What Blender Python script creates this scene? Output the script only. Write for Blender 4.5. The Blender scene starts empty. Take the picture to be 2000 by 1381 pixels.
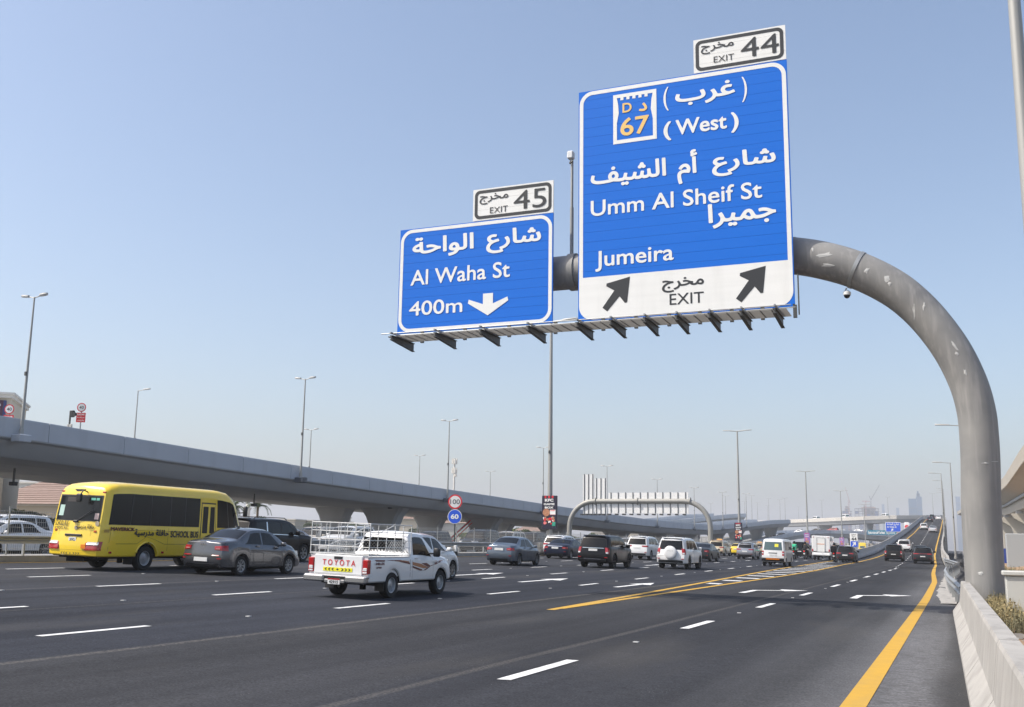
import bpy, math, random, unicodedata
import numpy as np
from mathutils import Vector, Matrix
scene = bpy.context.scene
PI = math.pi
# ---------------------------------------------------------------- camera, world, sun, exposure
CAMH = 1.7
cam_d = bpy.data.cameras.new('camera'); cam_o = bpy.data.objects.new('camera', cam_d)
scene.collection.objects.link(cam_o); scene.camera = cam_o
cam_d.lens = 36.9; cam_d.sensor_width = 36.0; cam_d.clip_end = 20000; cam_d.clip_start = 0.1
_y, _p, _r = math.radians(23.0), math.radians(10.25), math.radians(0.84)
_f = Vector((-math.sin(_y)*math.cos(_p), math.cos(_y)*math.cos(_p), math.sin(_p)))
_r0 = Vector((math.cos(_y), math.sin(_y), 0)); _u0 = _r0.cross(_f)
_ri = _r0*math.cos(_r) + _u0*math.sin(_r); _up = -_r0*math.sin(_r) + _u0*math.cos(_r)
cam_o.matrix_world = Matrix(((_ri.x, _up.x, -_f.x, 0), (_ri.y, _up.y, -_f.y, 0), (_ri.z, _up.z, -_f.z, CAMH), (0, 0, 0, 1)))
SUNV = Vector((-0.69, -0.45, 1.0)).normalized()
world = bpy.data.worlds.new('World'); scene.world = world; world.use_nodes = True
wn = world.node_tree.nodes; wl = world.node_tree.links
sky = wn.new('ShaderNodeTexSky'); sky.sky_type = 'NISHITA'; sky.sun_disc = False
sky.sun_elevation = math.asin(SUNV.z); sky.sun_rotation = math.atan2(SUNV.x, SUNV.y)
sky.air_density = 1.0; sky.dust_density = 3.0; sky.ozone_density = 1.0; sky.altitude = 0
wl.new(sky.outputs[0], wn['Background'].inputs[0]); wn['Background'].inputs[1].default_value = 0.15
sun_d = bpy.data.lights.new('sun', 'SUN'); sun_d.energy = 3.6; sun_d.angle = math.radians(0.6); sun_d.color = (1.0, 0.94, 0.86)
sun_o = bpy.data.objects.new('sun', sun_d); scene.collection.objects.link(sun_o)
sun_o.rotation_euler = SUNV.to_track_quat('Z', 'Y').to_euler(); sun_o.location = (0, 0, 60)
scene.view_settings.view_transform = 'Standard'; scene.view_settings.look = 'None'
scene.view_settings.exposure = 0.46; scene.view_settings.gamma = 1.0
scene.render.engine = 'CYCLES'; scene.cycles.max_bounces = 6; scene.cycles.volume_bounces = 0
HAZE = .00033
RND = random.Random(7)
# ---------------------------------------------------------------- helpers
def link(o, parent=None):
    scene.collection.objects.link(o)
    if parent is not None: o.parent = parent
    return o
def tag(o, label=None, cat=None, group=None, kind=None):
    if label: o['label'] = label
    if cat: o['category'] = cat
    if group: o['group'] = group
    if kind: o['kind'] = kind
    return o
def empty(name, loc=(0, 0, 0), rot=(0, 0, 0), label=None, cat=None, group=None):
    o = bpy.data.objects.new(name, None); link(o); o.location = loc; o.rotation_euler = rot; o.empty_display_size = .3
    return tag(o, label, cat, group)
def children(o):
    return [c for c in scene.objects if c.parent == o]
KIDS = {}
def copy_tree(o, parent=None):
    c = o.copy(); link(c)
    if parent is not None: c.parent = parent; c.matrix_parent_inverse = o.matrix_parent_inverse.copy()
    for ch in list(o.children): copy_tree(ch, c)
    return c
class MB:
    def __init__(s): s.v = []; s.f = []; s.m = []; s.cm = 0
    def mat(s, i): s.cm = i; return s
    def add(s, vs, fs):
        b = len(s.v); s.v += [tuple(map(float, p)) for p in vs]
        for f in fs: s.f.append(tuple(b+i for i in f)); s.m.append(s.cm)
        return s
    def box(s, x0, x1, y0, y1, z0, z1):
        return s.add([(x0,y0,z0),(x1,y0,z0),(x1,y1,z0),(x0,y1,z0),(x0,y0,z1),(x1,y0,z1),(x1,y1,z1),(x0,y1,z1)],
                     [(0,3,2,1),(4,5,6,7),(0,1,5,4),(1,2,6,5),(2,3,7,6),(3,0,4,7)])
    def bbox(s, x0, x1, y0, y1, z0, z1, b=.02):
        # box with chamfered edges
        xs=(x0,x0+b,x1-b,x1); ys=(y0,y0+b,y1-b,y1); zs=(z0,z0+b,z1-b,z1)
        idx={}; vs=[]
        def V(i,j,k):
            if (i,j,k) not in idx: idx[(i,j,k)]=len(vs); vs.append((xs[i],ys[j],zs[k]))
            return idx[(i,j,k)]
        fs=[]
        def q(*a): fs.append(tuple(V(*p) for p in a))
        q((1,1,0),(1,2,0),(2,2,0),(2,1,0)); q((1,1,3),(2,1,3),(2,2,3),(1,2,3))
        q((1,0,1),(2,0,1),(2,0,2),(1,0,2)); q((1,3,1),(1,3,2),(2,3,2),(2,3,1))
        q((0,1,1),(0,1,2),(0,2,2),(0,2,1)); q((3,1,1),(3,2,1),(3,2,2),(3,1,2))
        for (a,A) in ((1,0),(2,3)):
            for (c,Cc) in ((1,0),(2,3)):
                e=(a==1)!=(c==1)
                t=[(1,A,c),(2,A,c),(2,a,Cc),(1,a,Cc)]; q(*(t if e else t[::-1]))
                t=[(A,1,c),(A,2,c),(a,2,Cc),(a,1,Cc)]; q(*(t[::-1] if e else t))
                t=[(A,c,1),(A,c,2),(a,Cc,2),(a,Cc,1)]; q(*(t if e else t[::-1]))
        for a,A in ((1,0),(2,3)):
            for c,Cc in ((1,0),(2,3)):
                for e,E in ((1,0),(2,3)): q((A,c,e),(a,Cc,e),(a,c,E))
        return s.add(vs,fs)
    def obox(s, p, ax, ay, az):
        p=Vector(p); ax=Vector(ax); ay=Vector(ay); az=Vector(az)
        return s.add([p-ax-ay-az,p+ax-ay-az,p+ax+ay-az,p-ax+ay-az,p-ax-ay+az,p+ax-ay+az,p+ax+ay+az,p-ax+ay+az],
                     [(0,3,2,1),(4,5,6,7),(0,1,5,4),(1,2,6,5),(2,3,7,6),(3,0,4,7)])
    def tube(s, pts, rs, n=8, cap=True, closed=False):
        pts=[Vector(p) for p in pts]
        if not hasattr(rs,'__len__'): rs=[rs]*len(pts)
        N=len(pts); vs=[]; up0=None
        for i in range(N):
            if closed: d=pts[(i+1)%N]-pts[i-1]
            else: d=(pts[min(i+1,N-1)]-pts[max(i-1,0)])
            d.normalize()
            if up0 is None: up0=Vector((0,0,1)) if abs(d.z)<.9 else Vector((0,1,0))
            a=d.cross(up0)
            if a.length<1e-4: a=d.cross(Vector((1,0,0)))
            a.normalize(); b=d.cross(a).normalized(); up0=-b if False else up0 if abs(d.dot(up0))<.95 else (b)
            for k in range(n):
                t=2*PI*k/n; vs.append(pts[i]+(a*math.cos(t)+b*math.sin(t))*rs[i])
        fs=[]
        for i in range(N if closed else N-1):
            for k in range(n):
                j=(i+1)%N
                fs.append((i*n+k,j*n+k,j*n+(k+1)%n,i*n+(k+1)%n))
        if cap and not closed:
            fs.append(tuple(range(n))); fs.append(tuple((N-1)*n+k for k in reversed(range(n))))
        return s.add(vs,fs)
    def bar(s, a, b, w, h):
        a=Vector(a); b=Vector(b); d=(b-a).normalized()
        sd=d.cross(Vector((0,0,1)))
        if sd.length<1e-3: sd=Vector((1,0,0))
        sd.normalize(); u=sd.cross(d).normalized()
        return s.obox((a+b)/2,(b-a)/2,sd*w/2,u*h/2)
    def loft(s, secs, closed=True, caps=True):
        n=len(secs[0]); vs=[p for sec in secs for p in sec]; fs=[]
        for i in range(len(secs)-1):
            for k in range(n if closed else n-1):
                k2=(k+1)%n; fs.append((i*n+k,i*n+k2,(i+1)*n+k2,(i+1)*n+k))
        if caps and closed:
            fs.append(tuple(reversed(range(n)))); fs.append(tuple((len(secs)-1)*n+k for k in range(n)))
        return s.add(vs,fs)
    def prism(s, poly, axis, a, b):
        # poly in the two other axes (order xy, xz or yz), extruded along axis from a to b
        def P(u,v,w): return {'x':(w,u,v),'y':(u,w,v),'z':(u,v,w)}[axis]
        return s.loft([[P(u,v,a) for u,v in poly],[P(u,v,b) for u,v in poly]])
    def grid(s, rows, flip=False):
        n=len(rows[0]); vs=[p for r in rows for p in r]; fs=[]
        for i in range(len(rows)-1):
            for k in range(n-1):
                q=(i*n+k,i*n+k+1,(i+1)*n+k+1,(i+1)*n+k); fs.append(q[::-1] if flip else q)
        return s.add(vs,fs)
    def sphere(s, c, r, nu=10, nv=6, sc=(1,1,1)):
        vs=[];
        for j in range(nv+1):
            t=PI*j/nv
            for i in range(nu):
                p=2*PI*i/nu; vs.append((c[0]+r*sc[0]*math.sin(t)*math.cos(p),c[1]+r*sc[1]*math.sin(t)*math.sin(p),c[2]+r*sc[2]*math.cos(t)))
        fs=[(j*nu+i,(j+1)*nu+i,(j+1)*nu+(i+1)%nu,j*nu+(i+1)%nu) for j in range(nv) for i in range(nu)]
        return s.add(vs,fs)
    def mesh(s, name, mats, smooth=None):
        me=bpy.data.meshes.new(name); me.from_pydata(s.v,[],s.f)
        for m in (mats if isinstance(mats,(list,tuple)) else [mats]): me.materials.append(m)
        if any(s.m): me.polygons.foreach_set('material_index',s.m)
        me.validate(); 
        if smooth is not None:
            me.polygons.foreach_set('use_smooth',[True]*len(me.polygons))
            if smooth<179: me.set_sharp_from_angle(angle=math.radians(smooth))
        me.update(); return me
    def build(s, name, mats, parent=None, smooth=None, fix=True):
        me=s.mesh(name,mats,smooth)
        if fix:
            import bmesh
            bm=bmesh.new(); bm.from_mesh(me); bmesh.ops.recalc_face_normals(bm,faces=bm.faces); bm.to_mesh(me); bm.free()
        return link(bpy.data.objects.new(name,me),parent)
def inst(name, me, parent=None, loc=(0,0,0), rot=(0,0,0), scale=(1,1,1)):
    o=bpy.data.objects.new(name,me); link(o,parent); o.location=loc; o.rotation_euler=rot; o.scale=scale; return o
# ---------------------------------------------------------------- materials
MATS={}
def mat(name, col, rough=.6, metal=0, coat=0, noise=None, bump=None, spec=.5, emis=None, flake=None, streak=None):
    if name in MATS: return MATS[name]
    m=bpy.data.materials.new(name); m.use_nodes=True; nt=m.node_tree; b=nt.nodes['Principled BSDF']
    b.inputs['Base Color'].default_value=(*col,1); b.inputs['Roughness'].default_value=rough
    b.inputs['Metallic'].default_value=metal; b.inputs['Coat Weight'].default_value=coat; b.inputs['Coat Roughness'].default_value=.04
    b.inputs['Specular IOR Level'].default_value=spec
    if noise or bump or streak:
        tc=nt.nodes.new('ShaderNodeTexCoord')
    last=None
    if noise:      # (scale, amount, col2[, stretch])
        sc,am,c2=noise[:3]; n=nt.nodes.new('ShaderNodeTexNoise'); n.inputs['Scale'].default_value=sc; n.inputs['Detail'].default_value=6
        src=tc.outputs['Object']
        if len(noise)>3:
            mp=nt.nodes.new('ShaderNodeMapping'); mp.inputs['Scale'].default_value=noise[3]; nt.links.new(src,mp.inputs[0]); src=mp.outputs[0]
        nt.links.new(src,n.inputs['Vector'])
        rp=nt.nodes.new('ShaderNodeMapRange'); rp.inputs[1].default_value=.35; rp.inputs[2].default_value=.7; rp.inputs[4].default_value=am
        nt.links.new(n.outputs[0],rp.inputs[0]); mx=nt.nodes.new('ShaderNodeMix'); mx.data_type='RGBA'
        mx.inputs[6].default_value=(*col,1); mx.inputs[7].default_value=(*c2,1); nt.links.new(rp.outputs[0],mx.inputs[0]); last=mx.outputs[2]
        nt.links.new(last,b.inputs['Base Color'])
    if streak:     # second layer (scale, amount, col2, stretch)
        sc,am,c2,st=streak; n=nt.nodes.new('ShaderNodeTexNoise'); n.inputs['Scale'].default_value=sc; n.inputs['Detail'].default_value=4
        mp=nt.nodes.new('ShaderNodeMapping'); mp.inputs['Scale'].default_value=st; nt.links.new(tc.outputs['Object'],mp.inputs[0]); nt.links.new(mp.outputs[0],n.inputs['Vector'])
        rp=nt.nodes.new('ShaderNodeMapRange'); rp.inputs[1].default_value=.5; rp.inputs[2].default_value=.72; rp.inputs[4].default_value=am
        nt.links.new(n.outputs[0],rp.inputs[0]); mx=nt.nodes.new('ShaderNodeMix'); mx.data_type='RGBA'
        if last is not None: nt.links.new(last,mx.inputs[6])
        else: mx.inputs[6].default_value=(*col,1)
        mx.inputs[7].default_value=(*c2,1); nt.links.new(rp.outputs[0],mx.inputs[0]); nt.links.new(mx.outputs[2],b.inputs['Base Color'])
    if bump:
        n=nt.nodes.new('ShaderNodeTexNoise'); n.inputs['Scale'].default_value=bump[0]; n.inputs['Detail'].default_value=5
        nt.links.new(tc.outputs['Object'],n.inputs['Vector'])
        bp=nt.nodes.new('ShaderNodeBump'); bp.inputs['Strength'].default_value=bump[1]; bp.inputs['Distance'].default_value=bump[2] if len(bump)>2 else .01
        nt.links.new(n.outputs[0],bp.inputs['Height']); nt.links.new(bp.outputs[0],b.inputs['Normal'])
    if emis: b.inputs['Emission Color'].default_value=(*col,1); b.inputs['Emission Strength'].default_value=emis
    MATS[name]=m; return m
# ---------------------------------------------------------------- lettering: filled, weighted outlines of any text
def _forms():
    m={}
    for cp in list(range(0xFB50,0xFE00))+list(range(0xFE70,0xFF00)):
        d=unicodedata.decomposition(chr(cp)).split()
        if len(d)==2 and d[0][1:-1] in ('isolated','final','initial','medial'): m.setdefault(int(d[1],16),{})[d[0][1:-1]]=chr(cp)
    return m
FM=_forms()
def shape_ar(t):
    out=[]
    for i,c in enumerate(t):
        f=FM.get(ord(c))
        if not f: out.append(c); continue
        prev=i>0 and 'initial' in FM.get(ord(t[i-1]),{}); nxt=i+1<len(t) and ord(t[i+1]) in FM and 'initial' in f
        k='medial' if prev and nxt else 'final' if prev else 'initial' if nxt else 'isolated'
        out.append(f.get(k,f.get('isolated')))
    return ''.join(reversed(out))
_tc={}
def glyphs(text, weight=0.0, res=40):
    """2-D mesh (verts, faces) of a text, one em = 1; weight thickens the strokes"""
    key=(text,weight,res)
    if key in _tc: return _tc[key]
    if any(0x600<=ord(c)<0x700 for c in text): text=shape_ar(text)
    cu=bpy.data.curves.new('tmp','FONT'); cu.body=text; cu.size=1; cu.fill_mode='NONE'; cu.resolution_u=4
    ob=bpy.data.objects.new('tmp',cu); scene.collection.objects.link(ob)
    dg=bpy.context.evaluated_depsgraph_get(); dg.update(); me=ob.evaluated_get(dg).to_mesh()
    co=np.empty(len(me.vertices)*3); me.vertices.foreach_get('co',co); co=co.reshape(-1,3)[:,:2]
    ed=np.empty(len(me.edges)*2,dtype=int); me.edges.foreach_get('vertices',ed); ed=ed.reshape(-1,2)
    ob.evaluated_get(dg).to_mesh_clear(); bpy.data.objects.remove(ob); bpy.data.curves.remove(cu)
    ed=np.array([(a,b) if b==a+1 else ((b,a) if a==b+1 else ((max(a,b),min(a,b)))) for a,b in ed])
    P=co[ed[:,0]]; Q=co[ed[:,1]]; h=1.0/res; pad=weight+2*h
    x0,y0=co.min(0)-pad; x1,y1=co.max(0)+pad; nx=int((x1-x0)/h)+2; ny=int((y1-y0)/h)+2
    X=x0+np.arange(nx)*h; Yv=y0+np.arange(ny)*h+h*.013
    W=np.zeros((ny,nx),dtype=int)
    for (px,py),(qx,qy) in zip(P,Q):
        if py==qy: continue
        s=1 if qy>py else -1; lo,hi=min(py,qy),max(py,qy)
        j=np.nonzero((Yv>=lo)&(Yv<hi))[0]
        for jj in j:
            xc=px+(Yv[jj]-py)/(qy-py)*(qx-px); i=int(math.ceil((xc-x0)/h)); W[jj,max(i,0):]+=s
    D=np.full((ny,nx),9.0); R=pad+h
    for (px,py),(qx,qy) in zip(P,Q):
        i0=max(int((min(px,qx)-R-x0)/h),0); i1=min(int((max(px,qx)+R-x0)/h)+2,nx); j0=max(int((min(py,qy)-R-y0)/h),0); j1=min(int((max(py,qy)+R-y0)/h)+2,ny)
        gx,gy=np.meshgrid(X[i0:i1]-px,Yv[j0:j1]-py); dx,dy=qx-px,qy-py; L=dx*dx+dy*dy+1e-12
        t=np.clip((gx*dx+gy*dy)/L,0,1); d=np.hypot(gx-t*dx,gy-t*dy); D[j0:j1,i0:i1]=np.minimum(D[j0:j1,i0:i1],d)
    S=np.where(W!=0,D,-D)+weight
    vs=[]; fs=[]; vid={}
    def corner(j,i):
        k=(j,i)
        if k not in vid: vid[k]=len(vs); vs.append((X[i],Yv[j]))
        return vid[k]
    def cross(j,i,j2,i2):
        k=(j,i,j2,i2) if (j,i)<(j2,i2) else (j2,i2,j,i)
        if k not in vid:
            a,b=S[k[0],k[1]],S[k[2],k[3]]; t=a/(a-b); vid[k]=len(vs)
            vs.append((X[k[1]]+(X[k[3]]-X[k[1]])*t, Yv[k[0]]+(Yv[k[2]]-Yv[k[0]])*t))
        return vid[k]
    ins=S>0
    for j in range(ny-1):
        i=0; row=ins[j]|ins[j+1]
        if not row.any(): continue
        full=ins[j,:-1]&ins[j,1:]&ins[j+1,:-1]&ins[j+1,1:]; some=ins[j,:-1]|ins[j,1:]|ins[j+1,:-1]|ins[j+1,1:]
        while i<nx-1:
            if full[i]:
                k=i
                while k<nx-1 and full[k]: k+=1
                fs.append((corner(j,i),corner(j,k),corner(j+1,k),corner(j+1,i))); i=k; continue
            if some[i]:
                c=[(j,i),(j,i+1),(j+1,i+1),(j+1,i)]; poly=[]
                for a in range(4):
                    p,q=c[a],c[(a+1)%4]
                    if ins[p]: poly.append(corner(*p))
                    if ins[p]!=ins[q]: poly.append(cross(*p,*q))
                if len(poly)>=3: fs.append(tuple(poly))
            i+=1
    r=(np.array(vs),fs); _tc[key]=r; return r
def lettering(text, m, frame, parent=None, box=None, base=None, weight=0.02, res=40, name='lettering'):
    """frame: (origin, right, up) vectors; box=(x0,x1,z0,z1) stretches the ink to the box; base=(x0,x1,z,cap)"""
    vs,fs=glyphs(text,weight,res); vs=vs.copy(); lo=vs.min(0); hi=vs.max(0)
    if box: x0,x1,z0,z1=box
    else:
        x0,x1,zb,cap=base; kz=cap/(.70+2*weight); z0=zb+(lo[1]+weight)*kz; z1=z0+(hi[1]-lo[1])*kz
    vs[:,0]=x0+(vs[:,0]-lo[0])/(hi[0]-lo[0])*(x1-x0); vs[:,1]=z0+(vs[:,1]-lo[1])/(hi[1]-lo[1])*(z1-z0)
    o,r,u=map(Vector,frame); mb=MB(); mb.add([o+r*a+u*b for a,b in vs],fs)
    return mb.build(name,m,parent,fix=False)
# ---------------------------------------------------------------- the lie of the land
_F = 2050.0
def _ray(u, v):
    a = (u-1000)/_F; b = -(v-690.5)/_F
    return _ri*a + _up*b + _f
def at(u, v, Y):
    d = _ray(u, v); return Vector((0,0,CAMH)) + d*(Y/d.y)
def gz(x):
    a = max(0.0, -x); return .02*min(a, 12.6) + .03*max(0.0, min(a, 36)-12.6)
def G(u, v):
    d = _ray(u, v); z = 0
    for _ in range(50): p = Vector((0,0,CAMH)) + d*((z-CAMH)/d.z); z = gz(p.x)
    return p
def lerp(a, b, t): return a+(b-a)*t
def ip(x, pts): return float(np.interp(x, [p[0] for p in pts], [p[1] for p in pts]))
RISE = [(95,0),(118,.05),(140,.3),(160,.72),(180,1.3),(200,2.0),(230,3.5),(264,5.2),(330,8.4),(400,11.4),(440,12.9),(470,13.7),(500,14.1),(560,14.2)]
XR = [(0,-1.15),(40,-1.22),(60,-1.4),(81,-1.95),(100,-2.3),(118,-2.55),(160,-3.55),(200,-4.1),(264,-4.5),(330,-5.0),(460,-6.3),(520,-9)]
XL = [(100,-10.2),(118,-10.4),(160,-10.1),(200,-10.25),(264,-10.0),(330,-10.4),(460,-12.0),(520,-15)]
def rise(Y): return ip(Y, RISE)
def rz(x, Y): return gz(x) + .006 + rise(Y)
def drift(x, Y):   # the highway lanes ease to the left past the gore
    w = max(0, min(1, (x+31)/22.0)); return x - .045*max(0, min(Y,115)-35)*w
# ---------------------------------------------------------------- road materials
def road_mat():
    m = mat('asphalt', (.05,.05,.052), rough=.9, spec=.12); nt = m.node_tree; b = nt.nodes['Principled BSDF']; L = nt.links; N = nt.nodes
    tc = N.new('ShaderNodeTexCoord'); sep = N.new('ShaderNodeSeparateXYZ'); L.new(tc.outputs['Object'], sep.inputs[0])
    def noise(scale, stretch, det=5):
        mp = N.new('ShaderNodeMapping'); mp.inputs['Scale'].default_value = stretch; L.new(tc.outputs['Object'], mp.inputs[0])
        n = N.new('ShaderNodeTexNoise'); n.inputs['Scale'].default_value = scale; n.inputs['Detail'].default_value = det; L.new(mp.outputs[0], n.inputs[0]); return n.outputs[0]
    def mth(op, a, b_=None, c=None):
        n = N.new('ShaderNodeMath'); n.operation = op
        for i, k in enumerate((a, b_, c)):
            if k is None: continue
            if isinstance(k, (int, float)): n.inputs[i].default_value = k
            else: L.new(k, n.inputs[i])
        return n.outputs[0]
    wob = mth('MULTIPLY', mth('SUBTRACT', noise(.35, (1,.35,1), 3), .5), .9)
    x = mth('ADD', sep.outputs[0], wob)
    t = mth('DIVIDE', mth('ADD', x, 36.0), 37.0)
    cr = N.new('ShaderNodeValToRGB'); L.new(t, cr.inputs[0]); el = cr.color_ramp.elements
    stops = [(-36,(.070,.070,.072)),(-24,(.066,.066,.068)),(-20.4,(.060,.061,.064)),(-20.2,(.050,.052,.057)),(-14.5,(.046,.048,.054)),(-10.75,(.044,.046,.052)),(-10.6,(.060,.059,.058)),
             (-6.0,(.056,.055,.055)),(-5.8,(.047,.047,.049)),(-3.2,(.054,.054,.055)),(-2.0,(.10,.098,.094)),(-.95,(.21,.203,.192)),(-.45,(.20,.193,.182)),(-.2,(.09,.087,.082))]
    for i, (xx, c) in enumerate(stops):
        p = (xx+36)/37.0
        e = el[i] if i < 2 else el.new(p)
        e.position = p; e.color = (c[0]*.60, c[1]*.625, c[2]*.69, 1)
    # longitudinal wheel tracks, broad patches, grit
    def mul(col, fac):
        mx = N.new('ShaderNodeMix'); mx.data_type='RGBA'; mx.blend_type='MULTIPLY'; mx.inputs[0].default_value = 1; L.new(col, mx.inputs[6]); L.new(fac, mx.inputs[7]); return mx.outputs[2]
    def rng(v, a, b_, c, d):
        r = N.new('ShaderNodeMapRange'); r.inputs[1].default_value=a; r.inputs[2].default_value=b_; r.inputs[3].default_value=c; r.inputs[4].default_value=d; L.new(v, r.inputs[0]); return r.outputs[0]
    col = mul(cr.outputs[0], rng(noise(1.3, (1,.03,1), 4), .3, .7, .80, 1.22))
    col = mul(col, rng(noise(.16, (1,.5,1), 5), .3, .7, .80, 1.2))
    col = mul(col, mth('MULTIPLY', rng(noise(38, (1,1,1), 3), .3, .7, .62, 1.42), rng(noise(7, (1,1,1), 4), .3, .7, .9, 1.1)))
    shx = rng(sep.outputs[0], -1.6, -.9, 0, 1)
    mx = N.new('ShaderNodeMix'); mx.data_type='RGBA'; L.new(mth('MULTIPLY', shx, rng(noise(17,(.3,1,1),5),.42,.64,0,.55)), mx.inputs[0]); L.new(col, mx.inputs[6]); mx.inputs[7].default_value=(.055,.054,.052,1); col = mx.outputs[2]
    # gravelly joints between the paving strips
    def seam(x0, w, amt):
        d = mth('ABSOLUTE', mth('SUBTRACT', mth('ADD', sep.outputs[0], mth('MULTIPLY', wob, .22)), x0))
        s = rng(d, w*.4, w, 1, 0); return mth('MULTIPLY', mth('MULTIPLY', s, rng(noise(26,(1,1,1),4),.38,.62,0,1)), amt)
    for x0, w, a in ((-10.55,.11,.5),(-5.75,.10,.38),(-20.3,.1,.45),(-16.1,.08,.3)):
        mx = N.new('ShaderNodeMix'); mx.data_type='RGBA'; L.new(seam(x0,w,a), mx.inputs[0]); L.new(col, mx.inputs[6]); mx.inputs[7].default_value=(.19,.175,.155,1); col = mx.outputs[2]
    # oil drips and tar spots, then dusty stains
    v2 = N.new('ShaderNodeTexVoronoi'); v2.inputs['Scale'].default_value = 1.7; L.new(tc.outputs['Object'], v2.inputs[0])
    col = mul(col, rng(v2.outputs[0], .03, .09, .55, 1.0))
    dn = mth('MULTIPLY', rng(noise(.5,(1,.22,1),6), .55, .72, 0, .35), 1)
    mx = N.new('ShaderNodeMix'); mx.data_type='RGBA'; L.new(dn, mx.inputs[0]); L.new(col, mx.inputs[6]); mx.inputs[7].default_value=(.085,.080,.072,1); col = mx.outputs[2]
    # pale grit specks
    vo = N.new('ShaderNodeTexVoronoi'); vo.inputs['Scale'].default_value = 22; L.new(tc.outputs['Object'], vo.inputs[0])
    sp = mth('MULTIPLY', rng(vo.outputs[0], .09, .13, 1, 0), rng(noise(1.1,(1,1,1),3), .52, .66, 0, .7))
    mx = N.new('ShaderNodeMix'); mx.data_type='RGBA'; L.new(sp, mx.inputs[0]); L.new(col, mx.inputs[6]); mx.inputs[7].default_value=(.3,.3,.3,1); col = mx.outputs[2]
    L.new(col, b.inputs['Base Color'])
    bp = N.new('ShaderNodeBump'); bp.inputs['Strength'].default_value=.5; bp.inputs['Distance'].default_value=.006; L.new(noise(60,(1,1,1),4), bp.inputs['Height']); L.new(bp.outputs[0], b.inputs['Normal'])
    return m
ASPH = road_mat()
SAND = mat('sand', (.34,.225,.13), rough=.95, noise=(.8,.7,(.24,.17,.11)), bump=(6,.8,.05))
CONC = mat('concrete', (.37,.355,.33), rough=.9, noise=(1.5,.65,(.27,.26,.24)), bump=(14,.4,.01), streak=(1.6,.6,(.20,.19,.175),(3,1.2,.35)))
CONCD = mat('deck_concrete', (.44,.46,.48), rough=.85, noise=(.25,.5,(.39,.405,.42)), streak=(.5,.45,(.30,.305,.31),(1,.25,.15)))
PARA = mat('parapet_paint', (.47,.50,.54), rough=.6, noise=(.3,.4,(.42,.445,.48)), streak=(.6,.45,(.34,.355,.37),(1,1,.12)))
PALE = mat('pale_concrete', (.52,.50,.46), rough=.85, noise=(.2,.4,(.46,.44,.40)))
STEEL = mat('galvanised_steel', (.36,.37,.37), rough=.5, metal=.55, noise=(2,.5,(.26,.27,.27)))
DSTEEL = mat('dark_steel', (.085,.088,.085), rough=.55, metal=.3, noise=(3,.5,(.055,.057,.055)))
POLE = mat('pole_paint', (.34,.34,.32), rough=.5, metal=.2)
WHITE = mat('road_white', (.74,.74,.72), rough=.7, noise=(5,.4,(.5,.5,.49)), streak=(9,.6,(.28,.28,.28),(1,.35,1)))
YEL = mat('road_yellow', (.52,.30,.025), rough=.75, noise=(4,.35,(.38,.23,.04)), streak=(2.5,.4,(.35,.24,.08),(1,.2,1)))
BLACK = mat('black_plastic', (.015,.015,.016), rough=.5)
# ---------------------------------------------------------------- ground, roads
def sheet(name, xs, ys, zf, m, parent=None, smooth=None):
    mb = MB(); mb.grid([[(x(Y) if callable(x) else x, Y, zf((x(Y) if callable(x) else x), Y)) for x in xs] for Y in ys], flip=True)
    o = mb.build(name, m, parent, smooth, fix=False); return o
def ground_z(x, Y):
    return -.35 if -52.5 < x < 3 and Y < 1500 else (.45 if x < -50 else .02)
GRND = mat('city_ground', (.19,.175,.155), rough=.95, noise=(.05,.7,(.15,.145,.14)), bump=(6,.8,.05))
g = MB()
ysg = [-60, 0, 60, 200, 600, 1500, 4000, 9000]
g.grid([[(x, Y, z) for x, z in ((-9000,.4),(-300,.5),(-52.4,.6),(-52.0,-.35),(.9,-.35),(1.1,-.1),(300,.0),(9000,0))] for Y in ysg], flip=True)
tag(g.build('ground', GRND, fix=False), kind='structure')
edge = lambda Y: ip(Y, [(-30,.5),(0,.35),(40,.0),(60,.6),(100,.6),(140,-1),(1600,-1)])
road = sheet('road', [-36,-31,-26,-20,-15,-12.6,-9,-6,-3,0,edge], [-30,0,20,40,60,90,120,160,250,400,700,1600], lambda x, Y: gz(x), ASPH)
tag(road, kind='structure')
opp = sheet('opposite_road', [-51.5,-46,-40,-36,-32.9], [-30,20,60,120,300,700,1600], lambda x, Y: .9-.012*abs(x+33), ASPH); tag(opp, kind='structure')
k = MB(); k.box(-33.0,-30.75,-30,1200,.4,1.02); tag(k.build('median', CONC, fix=False), kind='structure')
k = MB(); k.box(-52.0,-51.4,-30,1200,.3,.86); tag(k.build('kerb', CONC, fix=False), kind='structure')
# verge: rough sandy ground behind the barrier
vb = MB(); rv = random.Random(3); rows = []
for j in range(110):
    Y = -2 + j*(.35 + j*.012); row = []
    for i in range(26):
        x = .22 - .018*min(Y, 33) + i*.12*(1+i*.09)
        if Y > 33: x += min(.8,(Y-33)*.05)
        z = .12 + min(i,4)*.03 + rv.uniform(-.05,.05) + .05*math.sin(x*2.3+Y*.7) + (.25*max(0,min(1,(Y-40)/30)))
        if i == 0: z = -.1
        row.append((x, Y, z))
    rows.append(row)
vb.grid(rows, flip=True); verge = vb.build('verge', SAND, smooth=180, fix=False); tag(verge, kind='structure')
# ramp
def ramp_x(t, Y): 
    a = ip(Y, XL)-1.5; b = ip(Y, XR)+.75; return a+(b-a)*t
ry = [100,110,118,128,140,150,160,170,180,190,200,215,230,250,264,290,330,365,400,440,460,480,500]
ramp = sheet('ramp', [lambda Y, t=t: ramp_x(t, Y) for t in (0,.2,.4,.6,.8,1)], ry, rz, ASPH); tag(ramp, kind='structure')
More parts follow.
